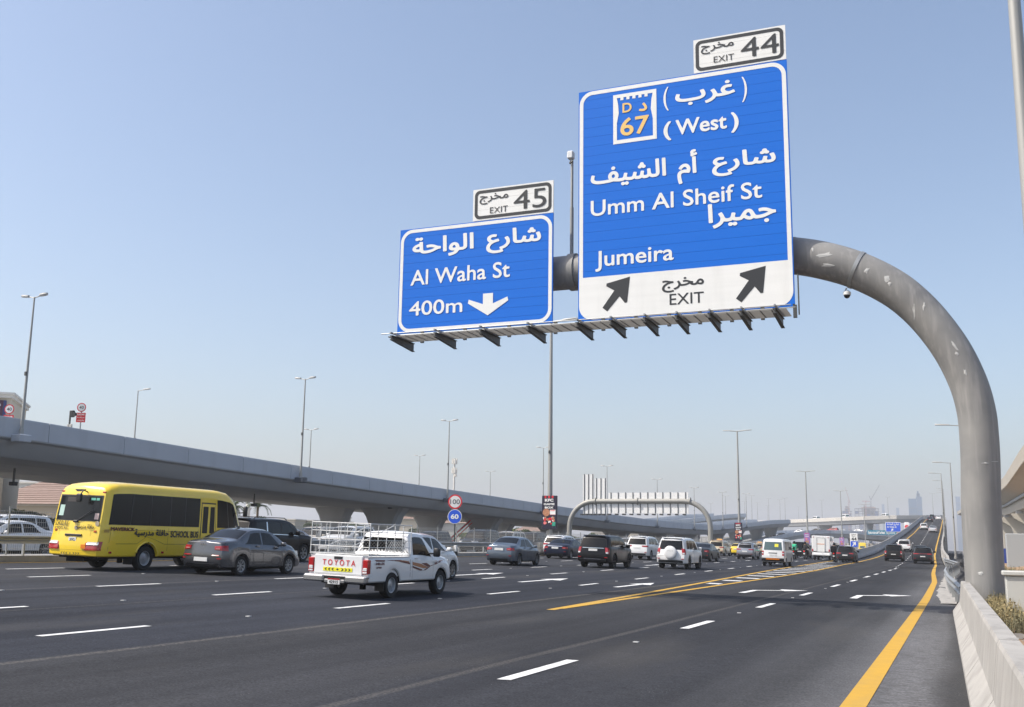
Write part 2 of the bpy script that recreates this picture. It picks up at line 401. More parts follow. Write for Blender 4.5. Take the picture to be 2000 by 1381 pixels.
# ---------------------------------------------------------------- painted markings (children of the road they lie on)
def stripe(name, pts, w, m, parent, zf, dz=.006):
    """flat band along pts (x,Y) of width w"""
    mb = MB(); rows = []
    for i, (x, Y) in enumerate(pts):
        a = Vector(pts[max(i-1,0)]); b = Vector(pts[min(i+1,len(pts)-1)]); d = (b-a).normalized(); n = Vector((d.y,-d.x))*w/2
        rows.append([(x-n.x, Y-n.y, zf(x-n.x, Y-n.y)+dz), (x+n.x, Y+n.y, zf(x+n.x, Y+n.y)+dz)])
    mb.grid(rows, flip=True); return mb.build(name, m, parent, fix=False)
gzf = lambda x, Y: gz(x)
def zall(x, Y): return gz(x) if Y < 100 else rz(x, Y)+.002
def yr(a, b, s): 
    n = max(1, int((b-a)/s)); return [a+(b-a)*i/n for i in range(n+1)]
stripe('edge_line', [(ip(Y,XR), Y) for Y in yr(2,100,4)], .26, YEL, road, gzf)
stripe('edge_line', [(ip(Y,XR), Y) for Y in yr(100,490,6)], .22, YEL, ramp, rz)
stripe('gore_line', [(-8.93+.0*Y - .0 if Y < 60 else ip(Y,[(60,-8.93),(76,-9.2),(100,-10.0)]), Y) for Y in yr(24.2,100,4)], .2, YEL, road, gzf, .007)
stripe('edge_line', [(ip(Y,[(100,-10.0),(118,-10.2)]+XL[2:]), Y) for Y in yr(100,490,6)], .2, YEL, ramp, rz)
stripe('gore_line', [(ip(Y,[(23.6,-8.95),(36,-9.55),(71,-11.5),(115,-13.2),(130,-13.5),(600,-13.5)]), Y) for Y in yr(23.6,300,5)], .2, YEL, road, gzf)
stripe('edge_line', [(-30.35, Y) for Y in yr(-10,500,20)], .2, YEL, road, gzf)
stripe('edge_line', [(-33.6, Y) for Y in yr(-10,500,20)], .2, YEL, opp, lambda x, Y: .9-.012*abs(x+33))
i = 0; Y = 43.0
while Y < 112:   # hatching in the gore
    xl_ = ip(Y,[(23.6,-8.95),(36,-9.55),(71,-11.5),(115,-13.2)])+.2; xr_ = ip(Y,[(23,-8.93),(60,-8.93),(76,-9.2),(100,-10.0),(118,-10.3)])-.22
    if xr_-xl_ > .2:
        mb = MB(); w = .95
        mb.add([(xl_,Y+.5,gz(xl_)+.006),(xr_,Y+3.2*(xr_-xl_)/2.2*.35,gz(xr_)+.006),(xr_,Y+3.2*(xr_-xl_)/2.2*.35+w,gz(xr_)+.006),(xl_,Y+.5+w,gz(xl_)+.006)],[(0,1,2,3)])
        mb.build('hatch_bar', WHITE, road, fix=False)
    Y += 4.3
def dash(x, Y, l, w=.15, par=road, zf=gzf):
    mb = MB(); a = x if par is not road else drift(x, Y); b = x if par is not road else drift(x, Y+l)
    mb.add([(a-w/2,Y,zf(a-w/2,Y)+.006),(a+w/2,Y,zf(a+w/2,Y)+.006),(b+w/2,Y+l,zf(b+w/2,Y+l)+.006),(b-w/2,Y+l,zf(b-w/2,Y+l)+.006)],[(0,1,2,3)])
    mb.build('lane_dash', WHITE, par, fix=False)
Y = 2.8
for Y in [3.0, 11.9, 20.85, 29.1, 37.4, 46.6, 54.9, 63.3, 70.3, 77.4, 84.5, 91.5]: 
    mb = MB(); x = -5.1; l = 2.45 if Y < 40 else 2.9
    mb.add([(x-.09,Y,gz(x)+.006),(x+.09,Y,gz(x)+.006),(x+.09,Y+l,gz(x)+.006),(x-.09,Y+l,gz(x)+.006)],[(0,1,2,3)]); mb.build('lane_dash', WHITE, road, fix=False)
for Y in yr(99,480,7.2): dash(ip(Y,[(99,-5.4),(118,-5.9),(160,-6.7),(264,-7.2),(460,-9.2)]), Y, 1.8, .12, ramp, rz)
for x, y0, st, n in ((-12.6,3.9,8.1,48),(-16.6,5.3,7.85,50),(-20.15,5.7,7.6,50),(-23.8,.2,7.3,50),(-27.2,2.2,7.4,50)):
    for kx in range(n): dash(x, y0+kx*st, 2.3 if kx < 12 else 2.8, .15)
def arrow(x, Y, poly, par=road, zf=gzf):
    mb = MB(); mb.add([(x+a, Y+b, zf(x+a, Y+b)+.006) for a, b in poly[0]], poly[1]); mb.build('turn_arrow', WHITE, par, fix=False)
bend = ([(-.12,0),(.12,0),(-.1,2.6),(.12,2.4),(.95,3.3),(.85,3.6),(1.0,2.95),(1.65,4.35),(.62,4.3)],[(0,1,3,2),(2,3,4,5),(6,7,8)])
arrow(-7.05, 37.1, bend); arrow(-3.4, 37.2, bend)
strt = ([(-.1,0),(.1,0),(.1,3.3),(-.1,3.3),(-.42,3.1),(.42,3.1),(0,5.2)],[(0,1,2,3),(4,5,6)])
arrow(-14.85, 36.0, strt); arrow(-11.35, 36.4, strt); arrow(-18.4, 37.6, strt); arrow(-18.6,66,strt); arrow(-22,66,strt)
# reflective studs between the dashes: small raised white tiles, one joined piece
st = MB()
for x, y0, s_, n in ((-5.1,3.0,8.95,11),(-12.6,3.9,8.1,12),(-16.6,5.3,7.85,12),(-20.15,5.7,7.6,12),(-23.8,.2,7.3,12)):
    for kx in range(n):
        for q in (.62,):
            Y = y0+kx*s_+q*s_; xx = drift(x, Y) if x < -6 else x; z = gz(xx); st.box(xx-.045,xx+.045,Y-.04,Y+.04,z,z+.016)
tag(st.build('road_studs', mat('stud_grey',(.45,.45,.44),.6), road, fix=False), kind='stuff')
# broken concrete strip beside the bent guardrail
cs = MB(); rr = random.Random(5); rows = []
for j in range(30):
    Y = 36.5+j*1.25; a = ip(Y,[(36,-.72),(44,-1.0),(72,-1.15)])+rr.uniform(-.07,.07); rows.append([(lerp(a, ip(Y,[(36,-.25),(50,-.2),(72,-.5)]), t), Y, .02+rr.uniform(-.006,.02)) for t in (0,.3,.6,1)])
cs.grid(rows, flip=True); tag(cs.build('concrete_apron', CONC, fix=False), kind='structure')
# ---------------------------------------------------------------- jersey barrier on the right: separate cast segments
jp = [(0,0),(0,.12),(.17,.36),(.23,.86),(.25,.9),(.42,.9),(.44,.86),(.5,.36),(.67,.12),(.67,0)]
jb = empty('concrete_barrier', (0,0,0), label='long pale concrete safety barrier beside the right shoulder at the foot of the gantry column', cat='barrier')
jx = lambda Y: .2-.0165*Y
jm = MB(); JL = 3.96; jm.loft([[(a, .0, b) for a, b in jp],[(a, JL, b) for a, b in jp]]); jme = jm.mesh('barrier_segment', CONC)
for k_ in range(9): 
    Y = -5.0+k_*4.0; inst('barrier_segment', jme, jb, (jx(Y), Y, -.01), (0,0,math.radians(.95)))
# ---------------------------------------------------------------- guardrails
wprof = [(-.02,0),(.03,.04),(.03,.09),(-.02,.13),(-.02,.18),(.03,.22),(.03,.27),(-.02,.31)]
def wbeam(mb, pts, side=1):
    secs = []
    for i, p in enumerate(pts):
        a = Vector(pts[max(i-1,0)]); b = Vector(pts[min(i+1,len(pts)-1)]); d = (b-a); d.z = 0; d.normalize(); n = Vector((d.y,-d.x,0))*side
        secs.append([Vector(p)+n*(u*1.6)+Vector((0,0,h)) for u, h in wprof]+[Vector(p)+n*(u*1.6-.012)+Vector((0,0,h)) for u, h in reversed(wprof)])
    mb.loft(secs)
def guardrail(pts, label, group=None, step=4.0, h=.45, side=1, m=STEEL):
    base = pts[0]; e = empty('guardrail', base, label=label, cat='guardrail', group=group); bz = Vector(base)
    P = [Vector(p)-bz for p in pts]; mb = MB(); wbeam(mb, [p+Vector((0,0,h)) for p in P], side); mb.build('beam', m, e, fix=True)
    # posts
    L = [0]; 
    for a, b in zip(P, P[1:]): L.append(L[-1]+(b-a).length)
    pm = MB(); pm.box(-.05,.05,-.03,.03,-.1,h+.3); pme = pm.mesh('post', m); s = .5
    while s < L[-1]:
        i = max(k for k in range(len(L)) if L[k] <= s); i = min(i, len(P)-2); q = P[i].lerp(P[i+1], (s-L[i])/(L[i+1]-L[i]))
        inst('post', pme, e, q - Vector((.09*side,0,0))); s += step
    return e
guardrail([(-.1,31,.0),(-.25,36,0),(-.55,44,0),(-.8,55,.02),(-.85,64,.02),(-.6,74,.03),(-.35,86,.05),(-.9,100,.05),(-1.6,112,.1),(-1.75,118,.15)],
          'bent galvanised guardrail snaking from the concrete barrier towards the ramp', step=3.4, side=-1)
guardrail([(.1,36,.05),(.35,50,.1),(.3,62,.15),(.6,74,.2),(.9,90,.2),(.2,108,.2)], 'second bent guardrail on the sandy side, behind the one facing the lanes', step=4, side=-1)
guardrail([(-30.95,-12,.98),(-30.95,74,.98)], 'straight steel guardrail on the median behind the school bus and the pickup', step=4.0)
guardrail([(-30.95,92,.98),(-30.95,330,.98)], 'long steel guardrail on the median beyond the concrete section by the chicken billboard', step=8.0)
mbr = empty('concrete_barrier', (-31.2,76,.98), label='short grey concrete barrier in the median at the foot of the fried chicken billboard pole', cat='barrier')
jm2 = MB(); jm2.loft([[(a*.8, 0, b*.95) for a, b in jp],[(a*.8, 2.95, b*.95) for a, b in jp]]); jme2 = jm2.mesh('barrier_segment', CONC)
for k_ in range(5): inst('barrier_segment', jme2, mbr, (0, k_*3.0, 0))
# ---------------------------------------------------------------- mesh fence on the median
fe = empty('mesh_fence', (-32.2,-6,1.0), label='tall wire mesh fence with steel posts running along the median', cat='fence')
wm = MB()
for a in range(1,29): wm.tube([(0,a*.1,.05),(0,a*.1,1.62)], .0055, 3)
for a in range(9): wm.tube([(0,.02,.05+a*.195),(0,2.88,.05+a*.195)], .006, 3)
wme = wm.mesh('wire_panel', STEEL); pm = MB(); pm.tube([(0,0,-.05),(0,0,1.75)], .035, 6); pm.tube([(0,0,1.75),(0,0,1.77)], .045, 6); pme = pm.mesh('post', STEEL)
for kx in range(110):
    inst('post', pme, fe, (0, kx*2.9, 0)); inst('wire_panel', wme, fe, (0, kx*2.9, 0))
# black and white marker posts on the median
for n_, (yy, txt) in enumerate(((31.6,'black and white marker post under the guardrail left of the school bus'),(59.5,'leftmost of three black and white marker posts under the speed sign'),(61.3,'middle one of three black and white marker posts under the speed sign'),(63.1,'rightmost of three black and white marker posts near the speed sign'))):
    e = empty('marker_post', (-30.6, yy, gz(-30.6)), label=txt, cat='marker post', group='marker posts on the median')
    a = MB(); a.bbox(-.11,.11,-.11,.11,.0,.32); a.build('base', BLACK, e); a = MB(); a.bbox(-.1,.1,-.1,.1,.32,.72); a.build('cap', mat('white_paint',(.72,.72,.7),.5), e)
# ---------------------------------------------------------------- bridges
def path_frames(path):
    P = [Vector(p) for p in path]; out = []
    for i in range(len(P)):
        d = P[min(i+1,len(P)-1)]-P[max(i-1,0)]; d.z = 0; d.normalize(); out.append((P[i], d, Vector((-d.y, d.x, 0))))
    return out
def resample(path, step):
    P = [Vector(p) for p in path]; L = [0]
    for a, b in zip(P, P[1:]): L.append(L[-1]+(b-a).length)
    n = max(1, int(L[-1]/step)); out = []
    for k_ in range(n+1):
        s = L[-1]*k_/n; i = 0
        while i < len(L)-2 and L[i+1] < s: i += 1
        out.append(P[i].lerp(P[i+1], (s-L[i])/(L[i+1]-L[i])))
    return out
def bridge(name, label, cat, path, W, depth, dmat, pmat, panel=6.6, ph=1.12, piers=(), pgz=.4, group=None, far=True, pier_w=(2.6,4.8), slab=.28, flip=1, pmatl=None):
    """path: near top edge of the parapet; the deck spreads W metres to its left (flip=-1: right)"""
    e = empty(name, (0,0,0), label=label, cat=cat, group=group)
    pts = resample(path, panel); fr = path_frames(pts); secs = []
    prof = [(0,-ph),(0,-ph-slab*.6),(.30,-ph-slab),(.95,-depth+.12),(1.15,-depth),(W-1.15,-depth),(W-.95,-depth+.12),(W-.30,-ph-slab),(W,-ph-slab*.6),(W,-ph)]
    for p, d, n in fr: secs.append([p + n*flip*s + Vector((0,0,z)) for s, z in prof])
    mb = MB(); mb.loft(secs); mb.build('deck', dmat, e, smooth=28)
    for sd in ((0,1) if far else (0,)):
        for (p, d, n), (q, d2, n2) in zip(fr, fr[1:]):
            off = W*sd - (.06 if sd == 0 else -.06); t = .26*(1 if sd == 0 else -1)
            a = p + n*flip*off; b = q + n2*flip*off; g_ = (b-a).normalized()*.025; a = a+g_; b = b-g_
            nn = n*flip*t; mb = MB(); h = ph+.1
            sec = lambda c, nn: [c-Vector((0,0,h)), c-Vector((0,0,h))+nn, c-Vector((0,0,.08))+nn, c+nn*.9, c+nn*.1, c-Vector((0,0,.08))]
            o_ = a.copy(); mb.loft([[v-o_ for v in sec(a, nn)], [v-o_ for v in sec(b, n2*flip*t)]]); ob = mb.build('parapet_panel', pmat, e); ob.location = o_
    for s in piers:
        # s: distance fraction given as Y or x position on the path
        best = min(fr, key=lambda f: abs(f[0].y-s) if name != 'crossing_bridge' else abs(f[0].x-s)); p, d, n = best
        if name != 'crossing_bridge':
            i = fr.index(best)
        c = p + n*flip*(W/2); zt = p.z-depth+.02; zb = pgz; mb = MB(); secs = []
        for t, w, l in ((0,pier_w[0],1.7),(.35,pier_w[0]*1.02,1.7),(.6,pier_w[0]*1.2,1.75),(.8,lerp(*pier_w,.5),1.8),(.93,lerp(*pier_w,.85),1.85),(1,pier_w[1],1.9)):
            z = lerp(zb, zt, t); hw, hl = w/2, l/2; c_ = .28
            secs.append([Vector((c.x,c.y,z)) + n*a*hw + d*b*hl for a, b in ((-1,-1+c_),(-1,1-c_),(-1+c_*.6,1),(1-c_*.6,1),(1,1-c_),(1,-1+c_),(1-c_*.6,-1),(-1+c_*.6,-1))])
        mb.loft(secs); mb.build('pier', pmatl or dmat, e, smooth=25)
    return e
FT = [(10,9.55),(30,9.2),(47.7,8.89),(61,8.55),(74.4,8.24),(95,7.82),(119,7.48),(150,7.0),(170,6.66),(193,6.45),(224,6.45),(250,6.7),(285,7.9),(330,9.8),(366,10.9),(372,11.0)]
FX = [(10,-53.5),(372,-53.5)]
bridge('flyover', 'long grey concrete flyover with panelled parapet running behind the school bus and pickup', 'flyover', [(ip(y,FX), y, z) for y, z in FT], 11.5, 2.35, CONCD, PARA, piers=(12.5,41.5,70.4,101,131,160,190,218,248,278,308,338,366), pgz=.4, pier_w=(2.7,5.4))
bridge('flyover', 'second flyover deck half hidden behind the nearer grey flyover', 'flyover', [(-68.5, y, z+.75+max(0,(y-260)*.012)) for y, z in FT], 11.5, 2.3, CONCD, PARA, panel=13, piers=(26,56,88,116,146,175,204,234,262,292,322), pgz=.4, pier_w=(2.7,5.4))
# curved crossing bridge which the ramp joins at its crest
cb = [at(1843,1006,520), at(1800,1006.5,505), at(1750,1006.5,500), at(1700,1008,500), at(1650,1010,505), at(1600,1012.5,515), at(1539,1015,535), at(1450,1018.5,570), at(1380,1022,600), at(1300,1028,640), at(1200,1036,690)]
bridge('crossing_bridge', 'pale bridge curving across the highway from the top of the ramp', 'bridge', cb, 11, 3.2, CONCD, PALE, panel=14, ph=1.5, piers=(at(1608,1020,512).x,at(1717,1020,500).x,at(1500,1020,550).x,at(1430,1020,580).x), pgz=0, flip=-1, pier_w=(3.4,8))
# lower overpass that comes down towards the far side of the highway
lo = [at(1790,1047,440), at(1755,1044,425), at(1700,1038,415), at(1650,1035.5,410), at(1600,1035,405), at(1560,1038,385), at(1520,1046,350), at(1480,1055,310), at(1440,1063,275)]
bridge('overpass', 'lower grey overpass curving down to the highway beneath the pale bridge', 'overpass', lo, 11, 2.7, CONCD, PARA, panel=11, ph=1.15, piers=(414,), pgz=0, flip=-1, pier_w=(2.4,4))
# wall and blocks seen beneath it
wl_ = MB(); a = at(1630,1062,430); b = at(1757,1062,430); wl_.box(a.x,b.x,430,431,-.2,3.6)
for kx in range(14): wl_.box(lerp(a.x,b.x,kx/14.)+.4,lerp(a.x,b.x,kx/14.)+.7,429.7,430,0,3.9)
tag(wl_.build('retaining_wall', PALE), 'pale retaining wall with ribs under the lower overpass', 'wall')
# ramp parapets: panel by panel
for nm, fx, lab in ((0, lambda Y: ip(Y,[(112,-11.3),(118,-11.6),(160,-11.75),(200,-11.95),(264,-11.6),(330,-11.9),(460,-13.5),(500,-15.5)]), 'grey parapet wall on the left edge of the rising ramp'),
                   (1, lambda Y: ip(Y,[(112,-1.45),(118,-1.6),(160,-2.7),(200,-3.35),(264,-3.75),(330,-4.25),(460,-5.55),(500,-7.5)]), 'pale curved parapet wall on the right edge of the rising ramp')):
    e = empty('ramp_parapet', (fx(114),114,gz(fx(114))), label=lab, cat='parapet'); o_ = e.location; ys = yr(114,490,7.6)
    for a, b in zip(ys, ys[1:]):
        mb = MB(); secs = []
        for Y in (a+.02, b-.02):
            x = fx(Y); z = rz(x, Y); hh = .95*min(1, .35+(Y-114)/10); s = 1 if nm else -1
            zb = -.3
            secs.append([(x-o_.x, Y-o_.y, zb-o_.z), (x-o_.x, Y-o_.y, z+.18-o_.z), (x+s*.09-o_.x, Y-o_.y, z+hh*.5-o_.z), (x+s*.12-o_.x, Y-o_.y, z+hh-o_.z), (x+s*.38-o_.x, Y-o_.y, z+hh-o_.z), (x+s*.4-o_.x, Y-o_.y, zb-o_.z)])
        mb.loft(secs); mb.build('wall_panel', PARA if nm == 0 else CONC, e)
    if nm == 0:
        mb = MB(); wp = [Vector((fx(Y)-.2,Y,rz(fx(Y),Y)+1.0*min(1,.35+(Y-114)/10)))-o_ for Y in ys]; mb.tube(wp, .07, 6); mb.build('coping', PALE, e)
# elevated viaduct at the right edge
vt = [(7.6,60,13.4),(6.9,100,12.6),(6.55,130,12.4),(6.4,165,12.2),(6.0,230,13.0),(4.5,320,15),(2.5,420,17.5),(-1,560,20)]
BEIGE = mat('beige_concrete', (.50,.465,.40), rough=.85, noise=(.25,.4,(.43,.40,.34)))
vd = empty('viaduct', (0,0,0), label='beige elevated viaduct with ribbed parapet at the right edge behind the column', cat='viaduct')
fr = path_frames(resample(vt, 5.5)); secs = []
pf = [(0,0),(-.25,-.1),(.0,-1.35),(.35,-1.45),(2.4,-2.4),(2.5,-2.7),(2.6,-4.3),(4.2,-4.5),(8,-4.5),(9.5,-2.4),(12,-1.4),(12,0),(11.7,0),(11.7,-1),(.3,-1),(.3,0)]
for p, d, n in fr: secs.append([p-n*s+Vector((0,0,z)) for s, z in pf])
mb = MB(); mb.loft(secs); mb.build('deck', BEIGE, vd)
mb = MB(); mb.loft([[p-n*2.1+Vector((0,0,-2.45)), p-n*2.35+Vector((0,0,-2.35)), p-n*2.35+Vector((0,0,-2.85)), p-n*2.1+Vector((0,0,-2.85))] for p, d, n in fr[:-1]]); mb.build('drain_pipe', STEEL, vd)
rb = MB(); rb.box(-.06,.03,-.35,.35,-1.28,.02); rme = rb.mesh('parapet_rib', BEIGE)
pp = resample(vt, .95)
for kx in range(30, 130):
    q = pp[kx]; inst('parapet_rib', rme, vd, (q.x-.12, q.y, q.z), (0,-.12,0))
for yy in (80,118,156,196,236,280,330,385,450):
    p, d, n = min(fr, key=lambda f: abs(f[0].y-yy)); mb = MB(); c = p-n*5.4; secs = []
    for t, w in ((0,1.2),(.55,1.2),(.78,1.9),(.9,3.4),(1,3.9)):
        z = lerp(0,p.z-4.5-.35,t); secs.append([Vector((c.x,c.y,z))+n*a*w+d*b*1.1 for a, b in ((-1,-1),(-1,1),(1,1),(1,-1))])
    mb.loft(secs); mb.build('pier', BEIGE, vd)
    mb = MB(); 
    for s in (-2.6,2.6): q = c+n*s; mb = MB(); mb.box(q.x-.5,q.x+.5,q.y-.6,q.y+.6,p.z-4.87,p.z-4.4); mb.build('bearing', CONCD, vd)
# ---------------------------------------------------------------- main gantry: bent tube column and arm
GY = 29.8
GANT = mat('gantry_grey', (.27,.265,.252), rough=.6, metal=.05, spec=.3, noise=(.9,.75,(.175,.175,.175)), streak=(2.6,.7,(.33,.32,.305),(3,3,.22)))
PATCH = mat('repair_patch', (.48,.48,.46), rough=.7, noise=(9,.6,(.45,.45,.44)))
ga = empty('sign_gantry', (.5, GY, 0), label='thick grey steel tube rising beside the barrier and curving left to carry both blue signs', cat='gantry')
cl_ = [(.50,-.4,.47),(.50,1.0,.47),(.515,2.67,.48),(.57,4.0,.475),(.575,4.65,.475),(.55,5.25,.475),(.415,5.97,.475),(.115,6.79,.48),(-.30,7.54,.485),(-.78,8.19,.495),(-1.36,8.75,.51),(-2.185,9.28,.52),(-3.0,9.63,.53),(-3.8,9.86,.53),(-4.6,9.97,.53),(-6,10.0,.53),(-10,10.0,.53),(-16.3,10.0,.53)]
cx = np.array(cl_); tt = np.linspace(0, len(cl_)-1, 96)
def cr_(a):  # smooth through the points
    out = []
    for t in tt:
        i = int(min(t, len(a)-2)); u = t-i; p0 = a[max(i-1,0)]; p1 = a[i]; p2 = a[i+1]; p3 = a[min(i+2,len(a)-1)]
        out.append(.5*((2*p1)+(-p0+p2)*u+(2*p0-5*p1+4*p2-p3)*u*u+(-p0+3*p1-3*p2+p3)*u**3))
    return np.array(out)
gx_, gz_, gr_ = cr_(cx[:,0]), cr_(cx[:,1]), cr_(cx[:,2])
mb = MB(); mb.tube([(x-.5, 0, z) for x, z in zip(gx_, gz_)], list(gr_), 40); mb.build('bent_tube', GANT, ga, smooth=50)
def gp(x0=None, z0=None):
    i = int(np.argmin(abs(gx_-x0))) if x0 is not None else int(np.argmin(abs(gz_-z0)-0*(gx_)))
    return i
def band(i, w, th, m, name='clamp_band', par=ga):
    p = Vector((gx_[i]-.5,0,gz_[i])); q = Vector((gx_[i+1]-.5,0,gz_[i+1])); d = (q-p).normalized(); mb = MB()
    r = gr_[i]; mb.tube([p-d*w, p-d*w*.99, p+d*w*.99, p+d*w], [r+.001, r+th, r+th, r+.001], 40); return mb.build(name, m, par, smooth=40)
band(gp(x0=-10.75), .09, .025, STEEL); band(gp(x0=-10.25), .07, .025, STEEL); band(gp(x0=-11.1), .12, .05, GANT, 'flange'); band(gp(x0=-3.95), .03, .01, GANT, 'weld_seam')
# pale repair marks on the tube: thin shells that follow it
def mark(u, v, w, h, seed, rot=0):
    w *= 1.45; h *= 1.35
    p = at(u, v, GY-.4); i = int(np.argmin((gx_-p.x)**2+(gz_-p.z)**2)); c = Vector((gx_[i]-.5,0,gz_[i])); d = (Vector((gx_[i+1]-.5,0,gz_[i+1]))-c).normalized()
    side = Vector((d.z,0,-d.x)); off = (Vector((p.x-.5,0,p.z))-c).dot(side); r = gr_[i]+.004; rr = random.Random(seed); n = 11
    th0 = math.asin(max(-.95,min(.95,off/r))); vs = []; 
    al = (Vector((p.x-.5,0,p.z))-c).dot(d)
    for k_ in range(n):
        a = 2*PI*k_/n; q = rr.uniform(.45,1.1); ex = math.cos(a)*w/2*q; ey = math.sin(a)*h/2*q
        ex, ey = ex*math.cos(rot)-ey*math.sin(rot), ex*math.sin(rot)+ey*math.cos(rot)
        th = th0+ex/r; vs.append(c+d*(al+ey)+side*math.sin(th)*r-Vector((0,1,0))*math.cos(th)*r)
    cc = sum(vs, Vector())/n; cc.y -= .012; mb = MB(); mb.add([cc]+vs, [(0,k_+1,(k_+1)%n+1) for k_ in range(n)]); mb.build('scuff_mark', PATCH, ga, fix=False)
for a in ((1612,500,.10,.42,1,.5),(1617,520,.07,.35,2,.2),(1693,531,.16,.10,3,0),(1732,545,.17,.16,4,.2),(1738,556,.1,.08,14,.2),(1785,610,.05,.32,5,-.8),(1805,598,.05,.2,15,-.9),(1864,676,.05,.30,6,.1),(1869,692,.08,.12,7,.3),(1885,728,.06,.16,8,0),(1925,905,.16,.035,9,0),(1945,901,.2,.02,10,.1),(1915,1120,.12,.08,11,0),(1588,490,.12,.05,12,.3)): mark(*a)
# camera on its strap
i = gp(x0=-2.2); band(i, .05, .02, STEEL, 'strap')
cm = empty('traffic_camera', (gx_[i]-.0, GY-.1, gz_[i]), label='small dome camera hanging from a strap under the curved grey gantry arm', cat='camera')
pth = at(1655,575,GY-.1)-cm.location; mb = MB(); mb.tube([(-.28,0,-.52),(-.36,0,-.62),pth+Vector((0.05,0,.08))],.03,8); mb.build('bracket', STEEL, cm)
mb = MB(); mb.tube([pth+Vector((0,0,.1)),pth+Vector((0,0,.06)),pth+Vector((-.01,0,-.02))],[.04,.1,.1],14); mb.build('housing', mat('white_paint',(.72,.72,.7),.5), cm, smooth=40)
mb = MB(); mb.sphere(pth+Vector((-.01,0,-.03)), .085, 12, 8); mb.build('dome', BLACK, cm, smooth=180)
# camera mast between the signs
ms = empty('camera_mast', (-10.68, GY, 10.4), label='slim mast with a white camera box between the two blue signs', cat='mast')
mb = MB(); mb.tube([(0,0,.0),(0,0,.16),(0,0,.18)],[.12,.12,.06],10); mb.tube([(0,0,.1),(0,0,1.7)],.06,10); mb.tube([(0,0,1.7),(0,0,3.3)],.045,10); mb.build('pole', POLE, ms, smooth=40)
mb = MB(); mb.bbox(-.14,.06,-.11,.11,3.3,3.55,.03); mb.build('camera_box', mat('white_paint',(.72,.72,.7),.5), ms); mb = MB(); mb.tube([(0,0,3.3),(-.08,0,3.18),(-.04,-.1,3.12),(.06,-.08,3.2)],.025,6); mb.build('cable', BLACK, ms)
# ---------------------------------------------------------------- sign boards
BLUE = mat('sign_blue', (.008,.145,.62), rough=.5, spec=.2, noise=(.8,.35,(.012,.16,.64),(.3,1,6)), streak=(1.5,.25,(.008,.13,.56),(.3,1,9)))
SWHT = mat('sign_white', (.80,.80,.77), rough=.45, noise=(1.2,.35,(.70,.70,.67),(.3,1,7)), streak=(1.5,.25,(.60,.60,.57),(2,1,.3)))
SBLK = mat('sign_black', (.022,.024,.027), rough=.5)
SYEL = mat('sign_yellow', (.80,.52,.16), rough=.5)
BACK = mat('sign_back', (.80,.795,.77), rough=.6, noise=(.6,.4,(.74,.735,.71)))
SY = 29.0
FR = ((0,SY-.012,0),(1,0,0),(0,0,1))
def rrect(x0, x1, z0, z1, r, n=8, cut=(1,1,1,1)):
    out = []
    for (cx_, cz_, a0), on in zip((((x1-r),(z1-r),0),((x0+r),(z1-r),90),((x0+r),(z0+r),180),((x1-r),(z0+r),270)), cut):
        if not on:
            out.append({0:(x1,z1),90:(x0,z1),180:(x0,z0),270:(x1,z0)}[a0]); continue
        for k_ in range(n+1):
            a = math.radians(a0+90*k_/n); out.append((cx_+r*math.cos(a), cz_+r*math.sin(a)))
    return out
def plate(poly, m, par, name, y=SY, dy=.0, t=.003):
    """thin plate facing the driver, its face at y-dy"""
    mb = MB(); mb.add([(x, y-dy, z) for x, z in poly], [tuple(range(len(poly)))][:1]); 
    o = mb.build(name, m, par, fix=False); return o
def ring(outer, inner, m, par, name, y):
    mb = MB(); n = len(outer); vs = [(x,y,z) for x,z in outer]+[(x,y,z) for x,z in inner]; mb.add(vs, [(k_, (k_+1)%n, n+(k_+1)%n, n+k_) for k_ in range(n)]); return mb.build(name, m, par, fix=False)
def board(x0, x1, z0, z1, par, m=BLUE, slats=None, back=BACK):
    """aluminium planks side by side: each an extrusion with a fine joint"""
    n = slats or max(1, round((z1-z0)/.3)); h = (z1-z0)/n
    for k_ in range(n):
        mb = MB(); a = z0+k_*h+.0025; b = z0+(k_+1)*h-.0025; mb.prism([(x0,SY),(x1,SY),(x1,SY+.05),(x0,SY+.05)], 'z', a, b); mb.v = [(p[0],p[1],p[2]) for p in mb.v]
        inst('sign_plank', mb.mesh('sign_plank', m), par)
def sign(x0, x1, z0, z1, label, cat='road sign', m=BLUE):
    e = empty('road_sign', (0,0,0), label=label, cat=cat); board(x0,x1,z0,z1,e,m)
    for x in np.arange(x0+.5, x1, 1.05):     # rear ribs
        mb = MB(); mb.box(x-.04,x+.04,SY+.052,SY+.16,z0+.03,z1-.03); mb.build('rib', STEEL, e)
    return e
def T(text, par, m, box=None, base=None, w=.02, y=None, res=40):
    return lettering(text, m, ((0,(SY-.012) if y is None else y,0),(1,0,0),(0,0,1)), par, box=box, base=base, weight=w, res=res)
def pb(l, r, t, b_):   # ink box from four extreme pixels of the lettering
    return (at(*l,SY).x, at(*r,SY).x, at(*b_,SY).z, at(*t,SY).z)
def pbase(l, r, cap):
    a = at(*l,SY); b = at(*r,SY); c = at(l[0], l[1]-cap, SY); return (a.x, b.x, (a.z+b.z)/2, c.z-a.z)
